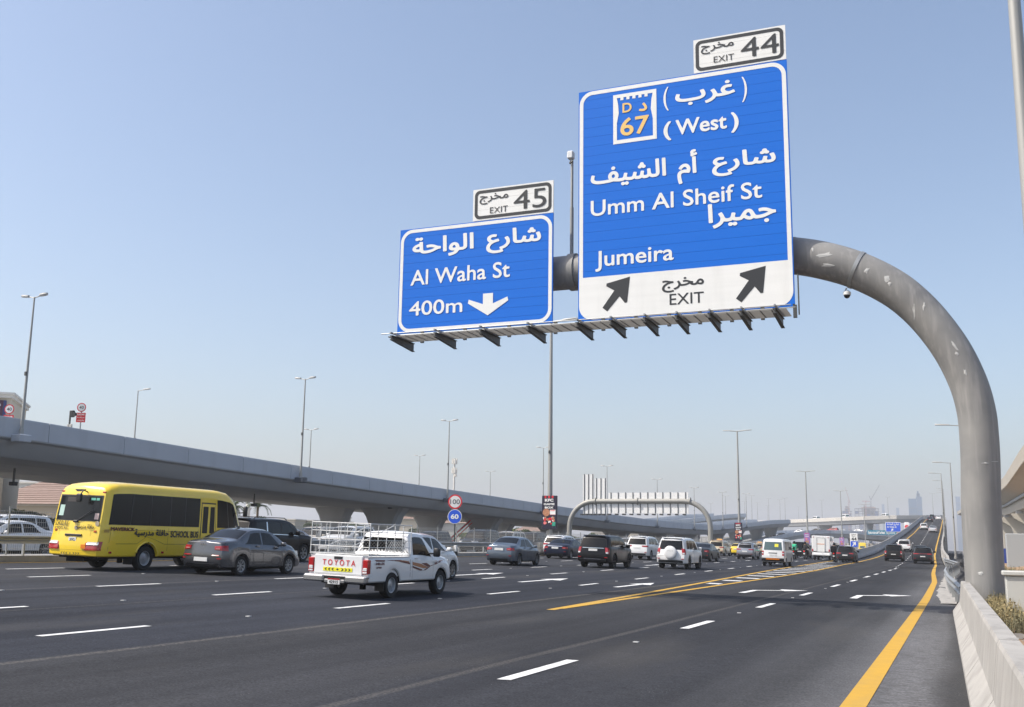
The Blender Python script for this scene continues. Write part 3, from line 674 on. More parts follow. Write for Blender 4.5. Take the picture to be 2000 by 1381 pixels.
# big sign
X0, X1, Z0, Z1, ZW = -10.18, -3.86, 8.24, 15.52, 9.57
big = sign(X0, X1, Z0, Z1, 'large blue and white exit sign reading Umm Al Sheif St, Jumeira and D 67 West')
fo = rrect(X0+.03,X1-.03,Z0+.03,Z1-.03,.42); fi = rrect(X0+.15,X1-.15,ZW,Z1-.15,.30,8,(1,1,0,0)); fw = rrect(X0+.03,X1-.03,Z0+.03,ZW,.42,8,(0,0,1,1))
ring(rrect(X0+.03,X1-.03,ZW,Z1-.03,.42,8,(1,1,0,0)), fi, SWHT, big, 'border', SY-.006); plate(fw[::1], SWHT, big, 'white_band', dy=.006)
ab = lambda *a: T(*a[:3], box=pb(*a[3:7]), w=a[7] if len(a) > 7 else .026)
ab('غرب', big, SWHT, (1319,193),(1436,180),(1424,156),(1343,207))
ab('شارع', big, SWHT, (1391,330),(1515,300),(1496,287),(1405,345))
ab('أم', big, SWHT, (1323,340),(1362,310),(1353,292),(1328,360))
ab('الشيف', big, SWHT, (1154,350),(1301,315),(1298,308),(1210,363))
ab('جميرا', big, SWHT, (1383,420),(1516,412),(1387,399),(1402,446))
for bx in (pb((1296,200),(1306,200),(1304,170),(1306,216)),): 
    T('(', big, SWHT, box=bx, w=.004)
T(')', big, SWHT, box=pb((1449,170),(1459,170),(1451,150),(1451,200)), w=.004)
T('(', big, SWHT, box=pb((1296,255),(1311,255),(1309,237),(1310,274)), w=.03)
T(')', big, SWHT, box=pb((1428,240),(1443,240),(1428,220),(1428,260)), w=.03)
T('West', big, SWHT, base=pbase((1320,263),(1420,252),30), w=.02)
T('Umm Al Sheif St', big, SWHT, base=pbase((1154,421),(1489,388),31), w=.012)
T('Jumeira', big, SWHT, base=pbase((1163,521),(1316,508),31), w=.014)
ab('مخرج', big, SBLK, (1293,560),(1375,549),(1339,541),(1302,572), .022)
T('EXIT', big, SBLK, base=pbase((1308,596),(1375,591),22), w=.004)
def arrow_up(cx_, cz_, s, par, m):
    pts = [(-.36,-.5),(-.20,-.62),(.14,-.18),(.30,-.40),(.36,-.36),(.43,.46),(-.30,.32),(-.31,.23),(-.05,.12)]
    pts = [(-.43,-.40),(-.28,-.52),(.10,-.09),(.26,-.30),(.33,-.29),(.42,.48),(-.30,.33),(-.31,.25),(-.06,.10)]
    mb = MB(); mb.add([(cx_+a*s, SY-.012, cz_+b*s) for a, b in pts], [(0,1,2,8),(2,3,4,5),(8,2,5),(8,5,6,7)]); mb.build('arrow', m, par, fix=False)
for (u0,v0,u1,v1) in ((1177,604,1231,547),(1438,586,1496,526)):
    a = at(u0,v0-4,SY); b = at(u1,v1,SY); arrow_up((a.x+b.x)/2,(a.z+b.z)/2,1.0,big,SBLK)
# D 67 fort shield
s0 = at(1198,285,SY); s1_ = at(1283,275,SY); sx0, sx1 = s0.x, s1_.x; sz0 = s0.z+.04; sz1 = at(1240,180,SY).z; 
yy_ = SY-.008
mb = MB(); hh = sz1-sz0; ww = sx1-sx0; 
def rq(a, b, c, d, q=mb): q.add([(sx0+a*ww,yy_,sz0+c*hh),(sx0+b*ww,yy_,sz0+c*hh),(sx0+b*ww,yy_,sz0+d*hh),(sx0+a*ww,yy_,sz0+d*hh)],[(0,1,2,3)])
rq(0,1,0,.075); rq(0,.085,.075,.93); rq(.915,1,.075,.93); rq(0,1,.93,1)
for k_ in range(5): rq(.17+k_*.14,.24+k_*.14,.875,.93)
mb.add([(sx0+ww*a,yy_,sz0+hh*b) for a, b in ((.085,.93),(.085,.8),(.115,.8),(.13,.62),(.085,.42))],[(0,1,2),(1,4,3,2)]); mb.add([(sx0+ww*a,yy_,sz0+hh*b) for a, b in ((.915,.93),(.915,.8),(.885,.8),(.87,.62),(.915,.42))],[(0,1,2),(1,2,3,4)])
mb.build('fort_shield', SWHT, big, fix=False)
T('D', big, SYEL, base=pbase((1216,221),(1234,218),19), w=.02); T('67', big, SYEL, base=pbase((1212,266),(1268,259),35), w=.016); ab('د', big, SYEL, (1248,215),(1264,205),(1255,201),(1257,217), .03)
# exit 44 tab
def tab(u, num, xa, xb, za, zb, label):
    e = sign(xa, xb, za, zb, label, m=SWHT)
    ring(rrect(xa+.06,xb-.06,za+.05,zb-.05,.18), rrect(xa+.16,xb-.16,za+.15,zb-.15,.10), SBLK, e, 'border', SY-.006); return e
t44 = tab(0,'44',-6.56,-3.87,15.535,16.6,'white exit tab numbered 44 on top of the large blue sign')
T('44', t44, SBLK, base=pbase((1447,111),(1522,105),38), w=.0); ab('مخرج', t44, SBLK, (1369,97),(1433,86),(1404,82),(1378,106),.012); T('EXIT', t44, SBLK, base=pbase((1394,122),(1434,117),12), w=.0)
# small sign
X0, X1, Z0, Z1 = -16.33, -11.0, 8.26, 11.72
sm = sign(X0, X1, Z0, Z1, 'smaller blue sign reading Al Waha St 400m with a white down arrow')
ring(rrect(X0+.03,X1-.03,Z0+.03,Z1-.03,.42), rrect(X0+.14,X1-.14,Z0+.14,Z1-.14,.31), SWHT, sm, 'border', SY-.006)
ab('شارع', sm, SWHT, (950,480),(1057,462),(1041,441),(955,496)); ab('الواحة', sm, SWHT, (806,488),(926,457),(924,453),(884,499))
T('Al Waha St', sm, SWHT, base=pbase((802,558),(996,541),30), w=.012); T('400m', sm, SWHT, base=pbase((799,617),(903,610),28), w=.010)
a = at(914,592,SY); b = at(993,585,SY); c = at(953,616,SY); t_ = at(953,573,SY); cx_ = (a.x+b.x)/2; zt = (a.z+b.z)/2
mb = MB(); pts = [(cx_,c.z),(b.x,zt-.02),(b.x-.03,zt+.1),(cx_+.17,zt-.08),(cx_+.17,t_.z),(cx_-.17,t_.z),(cx_-.17,zt-.08),(a.x+.03,zt+.1),(a.x,zt-.02)]
mb.add([(x,SY-.012,z) for x,z in pts],[(0,1,2,3),(0,3,6),(3,4,5,6),(0,6,7,8)]); mb.build('arrow', SWHT, sm, fix=False)
t45 = tab(0,'45',-13.73,-11.0,11.735,12.78,'white exit tab numbered 45 on top of the smaller blue sign')
T('45', t45, SBLK, base=pbase((1003,409),(1067,404),37), w=.0); ab('مخرج', t45, SBLK, (937,391),(993,381),(969,377),(941,400),.012); T('EXIT', t45, SBLK, base=pbase((957,417),(992,413),12), w=.0)
# frames that carry the boards from the tube
for e, xs_ in ((big,(-9.6,-7.9,-6.2,-4.5)),(sm,(-15.6,-14,-12.4))):
    for x in xs_:
        mb = MB(); mb.box(x-.06,x+.06,SY+.165,SY+.3,8.4,(15.2 if e is big else 11.5)); mb.build('upright', STEEL, e)
# ---------------------------------------------------------------- service walkway under the signs
wk = empty('service_walkway', (-16.9,29,8.2), label='steel grating walkway on brackets hanging below both blue signs', cat='walkway')
wk_o = wk.location
for (u, v) in ((745,653),(833,648),(923,643),(1017,635),(1115,628),(1183,624),(1250,620),(1312,615),(1377,610),(1442,605),(1508,600)):
    p = at(u, v, 27.55); x = p.x
    q = at(*{745:(803,684),833:(886,678),923:(972,674),1017:(1062,668),1115:(1155,663),1183:(1219,659),1250:(1283,655),1312:(1343,651),1377:(1405,646),1442:(1465,643),1508:(1528,640)}[u], 28.95); x = q.x
    mb = MB(); z = 7.93; y0 = SY-1.35
    # I-section bracket that deepens toward the sign
    sec = lambda Y, h: [(-.05,Y,z),(.05,Y,z),(.05,Y,z-.02),(.012,Y,z-.02),(.012,Y,z-h+.02),(.05,Y,z-h+.02),(.05,Y,z-h),(-.05,Y,z-h),(-.05,Y,z-h+.02),(-.012,Y,z-h+.02),(-.012,Y,z-.02),(-.05,Y,z-.02)]
    mb.loft([sec(y0,.14), sec(SY+.1,.27)]); o = mb.build('bracket', DSTEEL, wk); o.location = (x-wk_o.x, -wk_o.y, -wk_o.z)
    mb = MB(); mb.bar((0,y0-.1,z+.06),(0,SY-.15,z+.10),.04,.05); o = mb.build('rail_arm', STEEL, wk); o.location = (x-wk_o.x+.02, -wk_o.y, -wk_o.z)
    mb = MB(); mb.box(-.05,.05,SY-.02,SY+.06,z-.01,z+.35); o = mb.build('hanger', DSTEEL, wk); o.location = (x-wk_o.x+.35, -wk_o.y, -wk_o.z)
GRAT = mat('grating', (.26,.25,.23), rough=.6, metal=.2)
xa, xb = -16.05, -3.95; mb = MB(); y0 = SY-1.05
for k_ in range(int((xb-xa)/.30)): mb.box(xa+k_*.30, xa+k_*.30+.02, y0, SY-.12, 7.935, 7.965)
for k_ in range(11): mb.box(xa, xb, y0+k_*.092, y0+k_*.092+.03, 7.94, 7.97)
mb.v = [(p[0]-wk_o.x,p[1]-wk_o.y,p[2]-wk_o.z) for p in mb.v]; tag(mb.build('grating', GRAT, wk, fix=False), kind='stuff')
mb = MB(); mb.tube([(-16.15-wk_o.x,y0-.25-wk_o.y,-.2),(xb+.15-wk_o.x,y0-.25-wk_o.y,-.2)],.016,6); mb.tube([(-16.15-wk_o.x,SY-.15-wk_o.y,-.02),(xb+.15-wk_o.x,SY-.15-wk_o.y,-.02)],.014,6); mb.build('toe_rail', STEEL, wk)
mb = MB(); mb.tube([(xb+.22-wk_o.x,SY-.2-wk_o.y,.9),(xb+.22-wk_o.x,SY-.2-wk_o.y,-.25)],.02,6); mb.tube([(xb+.22-wk_o.x,y0-.25-wk_o.y,-.2),(xb+.1-wk_o.x,SY-.15-wk_o.y,.05)],.02,6); mb.build('end_rail', DSTEEL, wk)
# ---------------------------------------------------------------- street lamps
def lamp(kind, h, arm=1.5, r=.13):
    e = empty('street_lamp'); mb = MB(); mb.tube([(0,0,0),(0,0,.35),(0,0,.36),(0,0,h)],[r*1.5,r*1.4,r,r*.5],10); mb.build('pole', POLE, e, smooth=40)
    for s in ((-1,1) if kind == 2 else (-1,)):
        mb = MB(); mb.tube([(0,0,h-.05),(s*arm*.55,0,h+.05)],r*.35,6); mb.build('arm', POLE, e, smooth=40)
        mb = MB(); x0 = s*arm*.5; mb.loft([[(x0+s*t*arm*.62, y*w, h+.06+t*.05+zz) for y, zz in ((-1,0),(-.8,.09),(.8,.09),(1,0),(.7,-.05),(-.7,-.05))] for t, w in ((0,.10),(.25,.16),(.8,.17),(1,.08))]); mb.build('lamp_head', mat('lamp_head',(.45,.45,.43),.4), e, smooth=40)
    mb = MB(); mb.box(-.06,.06,-r*1.1-.05,-r*.6,h*.42,h*.42+.25); mb.build('junction_box', DSTEEL, e); return e
def place(proto, first, loc, rz=0, label=None, group=None, sc=1):
    o = proto if first else copy_tree(proto); o.location = loc; o.rotation_euler = (0,0,rz); o.scale = (sc,sc,sc)
    tag(o, label, 'street lamp', group); return o
L1 = lamp(2, 19.6, 2.1, .24); MP = [82.8,165.2,244.4,319,400]; ML = ['very tall street lamp behind the signs, rising from the median at the near chicken billboard','tall median street lamp with the second chicken billboard on its pole','tall median street lamp with a purple banner, left of the white box truck','median street lamp with a purple banner beside the white exit 44 sign','farthest median street lamp, left of the small blue sign']
for k_, Y in enumerate(MP): place(L1, k_==0, (-31.5,Y,.95), 0, ML[k_], 'tall median lamps', [1.0,.95,.9,.87,.83][k_])
L2 = lamp(2, 8.7, .95, .1); GR = 'double lamps on the near flyover'
FL = [47.8,78.1,107.2,137,166,197.4,228,258,289]; names = ['largest flyover lamp, at the far left of the picture','flyover lamp above the grey sedan and black SUV','flyover lamp above the round speed signs','flyover lamp just left of the chicken billboard','flyover lamp behind the left end of the far gantry','flyover lamp seen above the middle of the far gantry','flyover lamp seen right of the far gantry arch','second last flyover lamp before the decks merge','last double lamp on the near flyover']
for k_, Y in enumerate(FL):
    zt = ip(Y, FT); place(L2, k_==0, (-53.15,Y,zt-1.0), 0, names[k_], GR)
    mb = MB(); mb.bbox(-.35,.45,-.45,.45,-.5,-.02,.05); inst('lamp_plinth', mb.mesh('lamp_plinth', PARA), (L2 if k_==0 else [o for o in scene.objects if o.get('label')==names[k_]][0]), (0,0,0))
L3 = lamp(1, 9.5, 1.5, .1)
FAR = [((270,762),-67.5,1,'single arm lamp on the rear flyover between the first two double lamps'),((608,839),-67.5,2,'small double lamp on the rear flyover right of the second flyover lamp'),((820,890),-67.5,2,'small double lamp on the rear flyover left of the speed signs'),((958,921),-67.5,2,'small double lamp on the rear flyover right of the speed signs')]
f1 = True
for (u, v), X, kd, lab in FAR:
    d = _ray(u, v); t = X/d.x; p = Vector((0,0,CAMH))+d*t; zb = ip(p.y, FT)-1.2; 
    if kd == 1: place(L3, True, (p.x,p.y,zb), PI, lab, 'lamps on the rear flyover', (p.z-zb)/9.55)
    else: place(L2, False, (p.x,p.y,zb), 0, lab, 'lamps on the rear flyover', (p.z-zb)/8.75)
L4 = lamp(1, 14.0, 2.2, .14)
RLs = [(1.62,22.3,.1,1.3,'very near lamp pole cut by the right edge of the picture'),(.6,112,.2,.97,'street lamp whose head peeps out left of the gantry column'),(-.9,169,.4,1,'nearest full street lamp right of the ramp'),(-3.0,226,3.0,.97,'second street lamp up the right side of the ramp'),(-3.6,282,5.9,.9,'third street lamp up the right side of the ramp'),(-4.2,345,8.6,.8,'fourth street lamp up the right side of the ramp'),(-5.2,405,11.2,.8,'fifth street lamp up the right side of the ramp'),(-6.2,465,13.4,.8,'last street lamp at the crest of the ramp')]
for k_, (x, Y, z, sc, lab) in enumerate(RLs): place(L4, k_==0, (x,Y,z), 0, lab, 'single arm lamps right of the ramp', sc)
# assorted thin far lamps on and beyond the bridges
FLL = ['far lamp right of the second chicken billboard','far lamp among five behind the descending overpass ramp','short far lamp just left of the second chicken billboard pole','far lamp with the double head nearest the silver SUV','far lamp above the end of the near flyover','far lamp where the flyover deck meets the pale bridge','small far lamp left of the white van roof','far lamp on the pale bridge left of the first crane tower','lamp on the pale bridge between the crane block and the far towers','hazy lamp at the crest of the ramp right of the far towers','short hazy lamp on the bridge left of the ramp crest','thin lamp on the horizon above the silver SUV','thin lamp left of the far right arch of the gantry','very distant lamp between the purple banner and the bridge','very distant lamp beside the construction block'];
L5 = lamp(2, 11, 1.2, .12); fl = [(1469,968,1018,560),(1500,988,1018,560),(1418,969,1026,520),(1502,974,1014,560),(1524,976,1014,560),(1534,973,1015,520),(1480,982,1016,590),(1606,977,1010,515),(1735,971,1006,500),(1823,964,1006,520),(1768,1000,1010,540),(1455,980,1020,560),(1389,983,1026,500),(1560,990,1012,640),(1658,990,1012,700)]
for k_, (u, v0, v1, Y) in enumerate(fl):
    a = at(u, v0, Y); b = at(u, v1, Y); place(L5, k_==0, (b.x,b.y,b.z-.8), 0, FLL[k_], 'thin far lamps on the bridges', (a.z-b.z+.8)/11)
# ---------------------------------------------------------------- far gantry seen from behind
g2 = empty('sign_gantry', (-30.7,128,.9), label='grey arched gantry over the opposite carriageway seen from behind, right of the billboard', cat='gantry')
GP = mat('gantry_pale', (.31,.305,.28), rough=.55, metal=.2, noise=(.8,.4,(.30,.29,.26)))
lx, rx = at(1112,1050,128).x, at(1388,1050,128).x; zt = at(1240,979,128).z; R = 3.3; o_ = g2.location; pts = [(rx,.9)]
for k_ in range(9): a = math.radians(k_*90/8); pts.append((rx-R+R*math.cos(a), zt-R+R*math.sin(a)))
for k_ in range(9): a = math.radians(90+k_*90/8); pts.append((lx+R+R*math.cos(a), zt-R+R*math.sin(a)))
pts.append((lx,.9)); mb = MB(); mb.tube([(x-o_.x,0,z-o_.z) for x, z in pts], .31, 16); mb.build('arched_tube', GP, g2, smooth=50)
for x in (at(1163,979,128).x, at(1245,979,128).x, at(1348,979,128).x): mb = MB(); mb.tube([(x-o_.x-.07,0,zt-o_.z),(x-o_.x+.07,0,zt-o_.z)],.44,16); mb.build('flange', GP, g2)
RIBM = mat('rib_grey', (.10,.105,.11), .5, .2)
def back_sign(u0, u1, v0, v1, ribs, label, tabspec=None):
    a = at(u0,v0,127.3); b = at(u1,v1,127.3); e = empty('road_sign', (a.x,127.3,b.z), label=label, cat='road sign'); w = b.x-a.x; h = a.z-b.z; n = round(h/.42)
    for k_ in range(n):
        mb = MB(); mb.box(0,w,.72,.78,k_*h/n+.006,(k_+1)*h/n-.006); mb.build('sign_plank', BACK, e)
    for k_ in range(ribs):
        x = (k_+.35)*w/(ribs-.3); mb = MB(); mb.box(x-.05,x+.05,.665,.71,.0,h+.04); mb.build('rib', RIBM, e)
        mb = MB(); mb.box(x-.12,x+.12,-.5,.5,-.22,-.05); mb.build('bracket', DSTEEL, e)
    return e
# the boards hang on the far side of the tube
for a in ((1135,1157,926,1003,3,'tall narrow back of a sign at the left end of the far gantry'),(1158.5,1182,934,1003,3,'second sign back on the far gantry, slightly lower than the leftmost one'),(1185,1342,962,1003,11,'long pale back of a sign filling most of the far gantry')): back_sign(*a)
# ---------------------------------------------------------------- speed signs
sp = empty('speed_sign', (-31.3+.0, 64.3, 1.0), label='round speed signs on one pole in the median, red ringed 100 above blue 60', cat='speed sign'); o_ = sp.location
REDP = mat('sign_red', (.62,.02,.03), .45); BL2 = mat('sign_blue_round', (.015,.09,.60), .4); wp = mat('white_paint',(.72,.72,.7),.5)
mb = MB(); mb.tube([(0,.06,-.2),(0,.06,3.9)],.05,8); mb.build('pole', DSTEEL, sp, smooth=40)
zc1 = at(889,980,64.3).z-o_.z; zc2 = at(887,1009,64.3).z-o_.z; rr_ = .49
def disc(r, y, z, m, nm, par, t=.012, n=40):
    mb = MB(); mb.tube([(0,y,z),(0,y-t,z)], r, n); o = mb.build(nm, m, par); return o
disc(rr_,0,zc1,REDP,'red_ring',sp); disc(rr_*.80,-.013,zc1,wp,'white_disc',sp,.006); disc(rr_,0,zc2,wp,'white_rim',sp); disc(rr_*.92,-.013,zc2,BL2,'blue_disc',sp,.006)
lettering('100', SBLK, ((0,-.028,zc1),(1,0,0),(0,0,1)), sp, box=(-.33,.33,-.16,.16), weight=.0); lettering('60', SWHT, ((0,-.028,zc2),(1,0,0),(0,0,1)), sp, box=(-.27,.27,-.16,.16), weight=.035)
sp.rotation_euler = (0,0,math.radians(12))
# ---------------------------------------------------------------- billboards on the lamp poles
NAVY = mat('poster_navy', (.018,.016,.035), .35); FOOD = mat('poster_food', (.55,.27,.14), .5, noise=(9,.8,(.20,.05,.03))); PINK = mat('poster_pink', (.75,.18,.18), .5); GRN = mat('poster_green', (.03,.30,.20), .5); PUR = mat('poster_purple', (.20,.12,.42), .5, noise=(3,.6,(.5,.2,.3)))
def billboard(cx_, Y, z0, z1, w, label, style):
    e = empty('billboard', (cx_, Y-.42, z0), label=label, cat='billboard', group='billboards on the median lamps'); h = z1-z0
    mb = MB(); mb.bbox(-w/2,w/2,0,.22,0,h,.03); mb.build('case', NAVY if style < 2 else PUR, e)
    mb = MB(); mb.box(-.12,.12,.22,.40,h*.25,h*.32); mb.box(-.12,.12,.22,.40,h*.75,h*.82); mb.build('bracket', STEEL, e)
    f = ((0,-.012,0),(1,0,0),(0,0,1)); q = lambda a, b, c, d, m, nm, y=-.006: MB().add([(a*w,y,c*h),(b*w,y,c*h),(b*w,y,d*h),(a*w,y,d*h)],[(0,1,2,3)]).build(nm, m, e, fix=False)
    for a in (-.30,-.06,.18): q(a-.02,a+.10,.925,.995,REDP,'red_stripe')
    rs = 30 if style == 0 else 16
    if style < 2:
        lettering('KFC', SWHT, f, e, box=(-.30*w,.28*w,.82*h,.905*h), weight=.05, res=rs)
        lettering('GAME', SWHT, f, e, box=(-.38*w,.36*w,.715*h,.775*h), weight=.04, res=rs); lettering('BOX', SWHT, f, e, box=(-.30*w,.28*w,.615*h,.675*h), weight=.04, res=rs)
        mb = MB(); mb.tube([(-.2*w,0,.50*h),(-.2*w,-.012,.50*h)],.24*w,24); mb.build('burger_print', FOOD, e)
        q(.05,.42,.44,.58,SWHT,'price_panel',-.008); q(.05,.42,.43,.44,PINK,'price_edge'); lettering('FREE', PINK, f, e, box=(.08*w,.38*w,.54*h,.575*h), weight=.05, res=rs)
        rr = random.Random(4)
        for k_ in range(26):
            x = rr.uniform(-.36,.34)*w; z = rr.uniform(.17,.36)*h; r = rr.uniform(.04,.1)*w; mb = MB(); n = 7; mb.add([(x,-.010-.0003*k_,z)]+[(x+r*rr.uniform(.6,1.3)*math.cos(2*PI*i/n),-.010-.0003*k_,z+r*rr.uniform(.6,1.2)*math.sin(2*PI*i/n)) for i in range(n)],[(0,i+1,(i+1)%n+1) for i in range(n)]); mb.build('food_print', [FOOD,PINK,SWHT,FOOD,REDP][k_%5], e, fix=False)
        q(.2,.42,.10,.22,GRN,'green_print',-.02)
    else:
        lettering('KFC', SWHT, f, e, box=(-.28*w,.26*w,.80*h,.88*h), weight=.05, res=rs); q(-.3,.3,.66,.70,SWHT,'text_bar'); q(-.25,.05,.4,.56,PINK,'print'); q(-.3,.3,.12,.34,FOOD,'print')
billboard(-31.4, 82.8, at(1075,1034,82.4).z, at(1075,968,82.4).z, 1.32, 'nearest black fried chicken billboard on the very tall lamp pole', 0)
billboard(-31.6, 165.2, at(1441,1057,165).z, at(1441,1021,165).z, 1.2, 'second black fried chicken billboard, left of the silver SUV and white van', 1)
billboard(-31.6, 244.4, at(1575,1063,244).z, at(1575,1041,244).z, 1.25, 'purple banner on a lamp pole just left of the white box truck', 2)
billboard(-31.6, 319, at(1644,1066,319).z, at(1644,1050,319).z, 1.25, 'small purple banner left of the white exit 44 sign', 2)
# ---------------------------------------------------------------- exit 44 gore sign
a = at(1660,1042,150); b = at(1676,1069,150); e = empty('exit_sign', ((a.x+b.x)/2,150,gz(-13)), label='small white exit sign numbered 44 with blue arrow panel standing beyond the gore', cat='road sign'); w = b.x-a.x+.05; zt = a.z-e.location.z; zb = b.z-e.location.z
mb = MB(); mb.bbox(-w/2,w/2,0,.12,zb,zt,.05); mb.build('panel', SWHT, e); zm = zb+(zt-zb)*.44
MB().add([(-w/2+.06,-.006,zb+.06),(w/2-.06,-.006,zb+.06),(w/2-.06,-.006,zm),(-w/2+.06,-.006,zm)],[(0,1,2,3)]).build('blue_panel', BL2, e, fix=False)
f = ((0,-.012,0),(1,0,0),(0,0,1)); lettering('44', SBLK, f, e, box=(-w*.33,w*.33,zm+.08,zm+.5), weight=.02, res=20); lettering('EXIT', SBLK, f, e, box=(-w*.22,w*.22,zm+.58,zm+.72), weight=0, res=20); lettering('مخرج', SBLK, f, e, box=(-w*.28,w*.28,zm+.78,zm+1.0), weight=.01, res=20)
mb = MB(); s = .62; zc = (zb+zm)/2+.02; mb.add([(x*s,-.012,zc+z*s) for x, z in [(-.43,-.40),(-.28,-.52),(.10,-.09),(.26,-.30),(.33,-.29),(.42,.48),(-.30,.33),(-.31,.25),(-.06,.10)]],[(0,1,2,8),(2,3,4,5),(8,2,5),(8,5,6,7)]); mb.build('arrow', SWHT, e, fix=False)
for x in (-w*.3,w*.3): mb = MB(); mb.tube([(x,.16,0),(x,.16,zb+.5)],.045,8); mb.build('post', STEEL, e)
mb = MB(); mb.bbox(-.5,.5,-.62,-.5,.3,1.1,.04); mb.build('chevron_board', REDP, e)
for k_ in (-1,0,1): MB().add([(k_*.3-.12,-.626,.4),(k_*.3,-.626,.4),(k_*.3+.12,-.626,.7),(k_*.3,-.626,1.0),(k_*.3-.12,-.626,1.0),(k_*.3,-.626,.7)],[(0,1,2,5),(5,2,3,4)]).build('chevron', SWHT, e, fix=False)
# ---------------------------------------------------------------- far blue sign and the insurance banner on the overpass
a = at(1729,1020,395); b = at(1760,1039,395); e = empty('road_sign', ((a.x+b.x)/2,395,2), label='small far blue sign reading Al Waha St in front of the pale bridge', cat='road sign'); w = b.x-a.x; zb, zt = b.z-2, a.z-2
mb = MB(); mb.bbox(-w/2,w/2,0,.15,zb,zt,.05); mb.build('panel', SWHT, e); MB().add([(-w/2+.12,-.01,zb+.12),(w/2-.12,-.01,zb+.12),(w/2-.12,-.01,zt-.12),(-w/2+.12,-.01,zt-.12)],[(0,1,2,3)]).build('blue_panel', BL2, e, fix=False)
f = ((0,-.03,0),(1,0,0),(0,0,1)); h = zt-zb; lettering('شارع الواحة', SWHT, f, e, box=(-w*.4,w*.4,zb+h*.64,zb+h*.9), weight=.03, res=20); lettering('Al Waha St', SWHT, f, e, box=(-w*.4,w*.22,zb+h*.42,zb+h*.6), weight=.02, res=20)
mb = MB(); s = h*.3; zc = zb+h*.2; mb.add([(x*s-.4,-.03,zc+z*s) for x, z in [(-.43,-.40),(-.28,-.52),(.10,-.09),(.26,-.30),(.33,-.29),(.42,.48),(-.30,.33),(-.31,.25),(-.06,.10)]],[(0,1,2,8),(2,3,4,5),(8,2,5),(8,5,6,7)]); mb.build('arrow', SWHT, e, fix=False)
for x in (-w*.3,w*.3): mb = MB(); mb.tube([(x,.2,-2),(x,.2,zb+1)],.12,8); mb.build('post', STEEL, e)
TEAL = mat('banner_teal', (.03,.20,.30), .5); BRN = mat('banner_brown', (.35,.14,.09), .5, noise=(.8,.7,(.6,.45,.3)))
a = at(1694,1035.5,403); b = at(1752,1045,403); e = empty('advert_banner', (a.x,403,b.z), label='long blue insurance advert banner hung on the lower overpass', cat='banner'); w = b.x-a.x; h = a.z-b.z
mb = MB(); mb.bbox(0,w*1.22,0,.2,0,h,.04); mb.build('frame', TEAL, e); f = ((0,-.012,0),(1,0,0),(0,0,1)); lettering('InsuranceMarket', SWHT, f, e, box=(w*.03,w*.60,h*.2,h*.85), weight=.03, res=20)
MB().add([(w*.99,-.008,0.05),(w*1.21,-.008,0.05),(w*1.21,-.008,h-.05),(w*.99,-.008,h-.05)],[(0,1,2,3)]).build('print', BRN, e, fix=False)
for k_ in range(3): MB().add([(w*.64,-.01,h*(.25+.22*k_)),(w*.94,-.01,h*(.25+.22*k_)),(w*.94,-.01,h*(.33+.22*k_)),(w*.64,-.01,h*(.33+.22*k_))],[(0,1,2,3)]).build('text_bar', SWHT, e, fix=False)
a = at(1766,1020,430); b = at(1776,1035,430); e = empty('road_sign', (a.x,430,0), label='white roadside sign with a red block right of the far blue sign', cat='road sign')
mb = MB(); mb.bbox(0,b.x-a.x,0,.2,b.z,a.z,.05); mb.build('panel', SWHT, e); mb = MB(); mb.tube([((b.x-a.x)/2,-.0,(a.z+b.z)/2-.3),((b.x-a.x)/2,-.06,(a.z+b.z)/2-.3)],.75,20); mb.build('red_disc', REDP, e); mb = MB(); mb.tube([((b.x-a.x)/2,.3,0),((b.x-a.x)/2,.3,b.z+1)],.12,6); mb.build('post', STEEL, e)
# signs on the flyover at the far left
def deck_sign(u, v0, v1, lab):
    p = _ray(u,v0); t = -53.9/p.x; q = Vector((0,0,CAMH))+p*t; zb = ip(q.y,FT)-1; e = empty('speed_sign',(q.x,q.y,zb),label=lab,cat='speed sign',group='40 signs on the flyover'); h = q.z-zb
    mb = MB(); mb.tube([(0,.05,0),(0,.05,h)],.045,8); mb.build('pole', STEEL, e); z = h-.2
    disc(.30,0,z,REDP,'red_ring',e); disc(.24,-.013,z,wp,'white_disc',e,.006); lettering('40',SBLK,((0,-.028,z),(1,0,0),(0,0,1)),e,box=(-.15,.15,-.1,.1),weight=.01,res=16)
    mb = MB(); mb.box(-.3,.3,0,.03,z-1.0,z-.36); mb.build('red_plate', REDP, e)
    for k_ in range(3): lettering(('RADAR','مراقبة','بالرادار')[k_], SWHT, ((0,-.01,0),(1,0,0),(0,0,1)), e, box=(-.24,.24,z-.54-k_*.2,z-.42-k_*.2), weight=.02, res=16)
    e.rotation_euler = (0,0,math.radians(25))
deck_sign(160,790,880,'round 40 sign over a red plate, standing on the flyover right of the traffic light'); deck_sign(19,793,840,'round 40 sign over a red plate beside the cafe building at the left edge')
p = _ray(138,802); q = Vector((0,0,CAMH))+p*(-54.2/p.x); e = empty('traffic_light',(q.x,q.y,ip(q.y,FT)-1),label='dark traffic light with its back to us on the flyover, left of the 40 sign',cat='traffic light'); h = q.z-e.location.z
mb = MB(); mb.tube([(0,0,0),(0,0,h)],.06,8); mb.build('pole', DSTEEL, e); mb = MB(); mb.bbox(.02,.3,-.1,.12,h-.45,h+.0,.03); mb.build('housing', BLACK, e); mb = MB(); mb.prism([(.3,h-.4),(.48,h-.32),(.48,h-.2),(.3,h-.1)],'y',-.1,.1); mb.build('visor', BLACK, e); mb = MB(); mb.bbox(-.2,.25,-.05,.05,h-1.35,h-.9,.03); mb.build('back_plate', POLE, e)
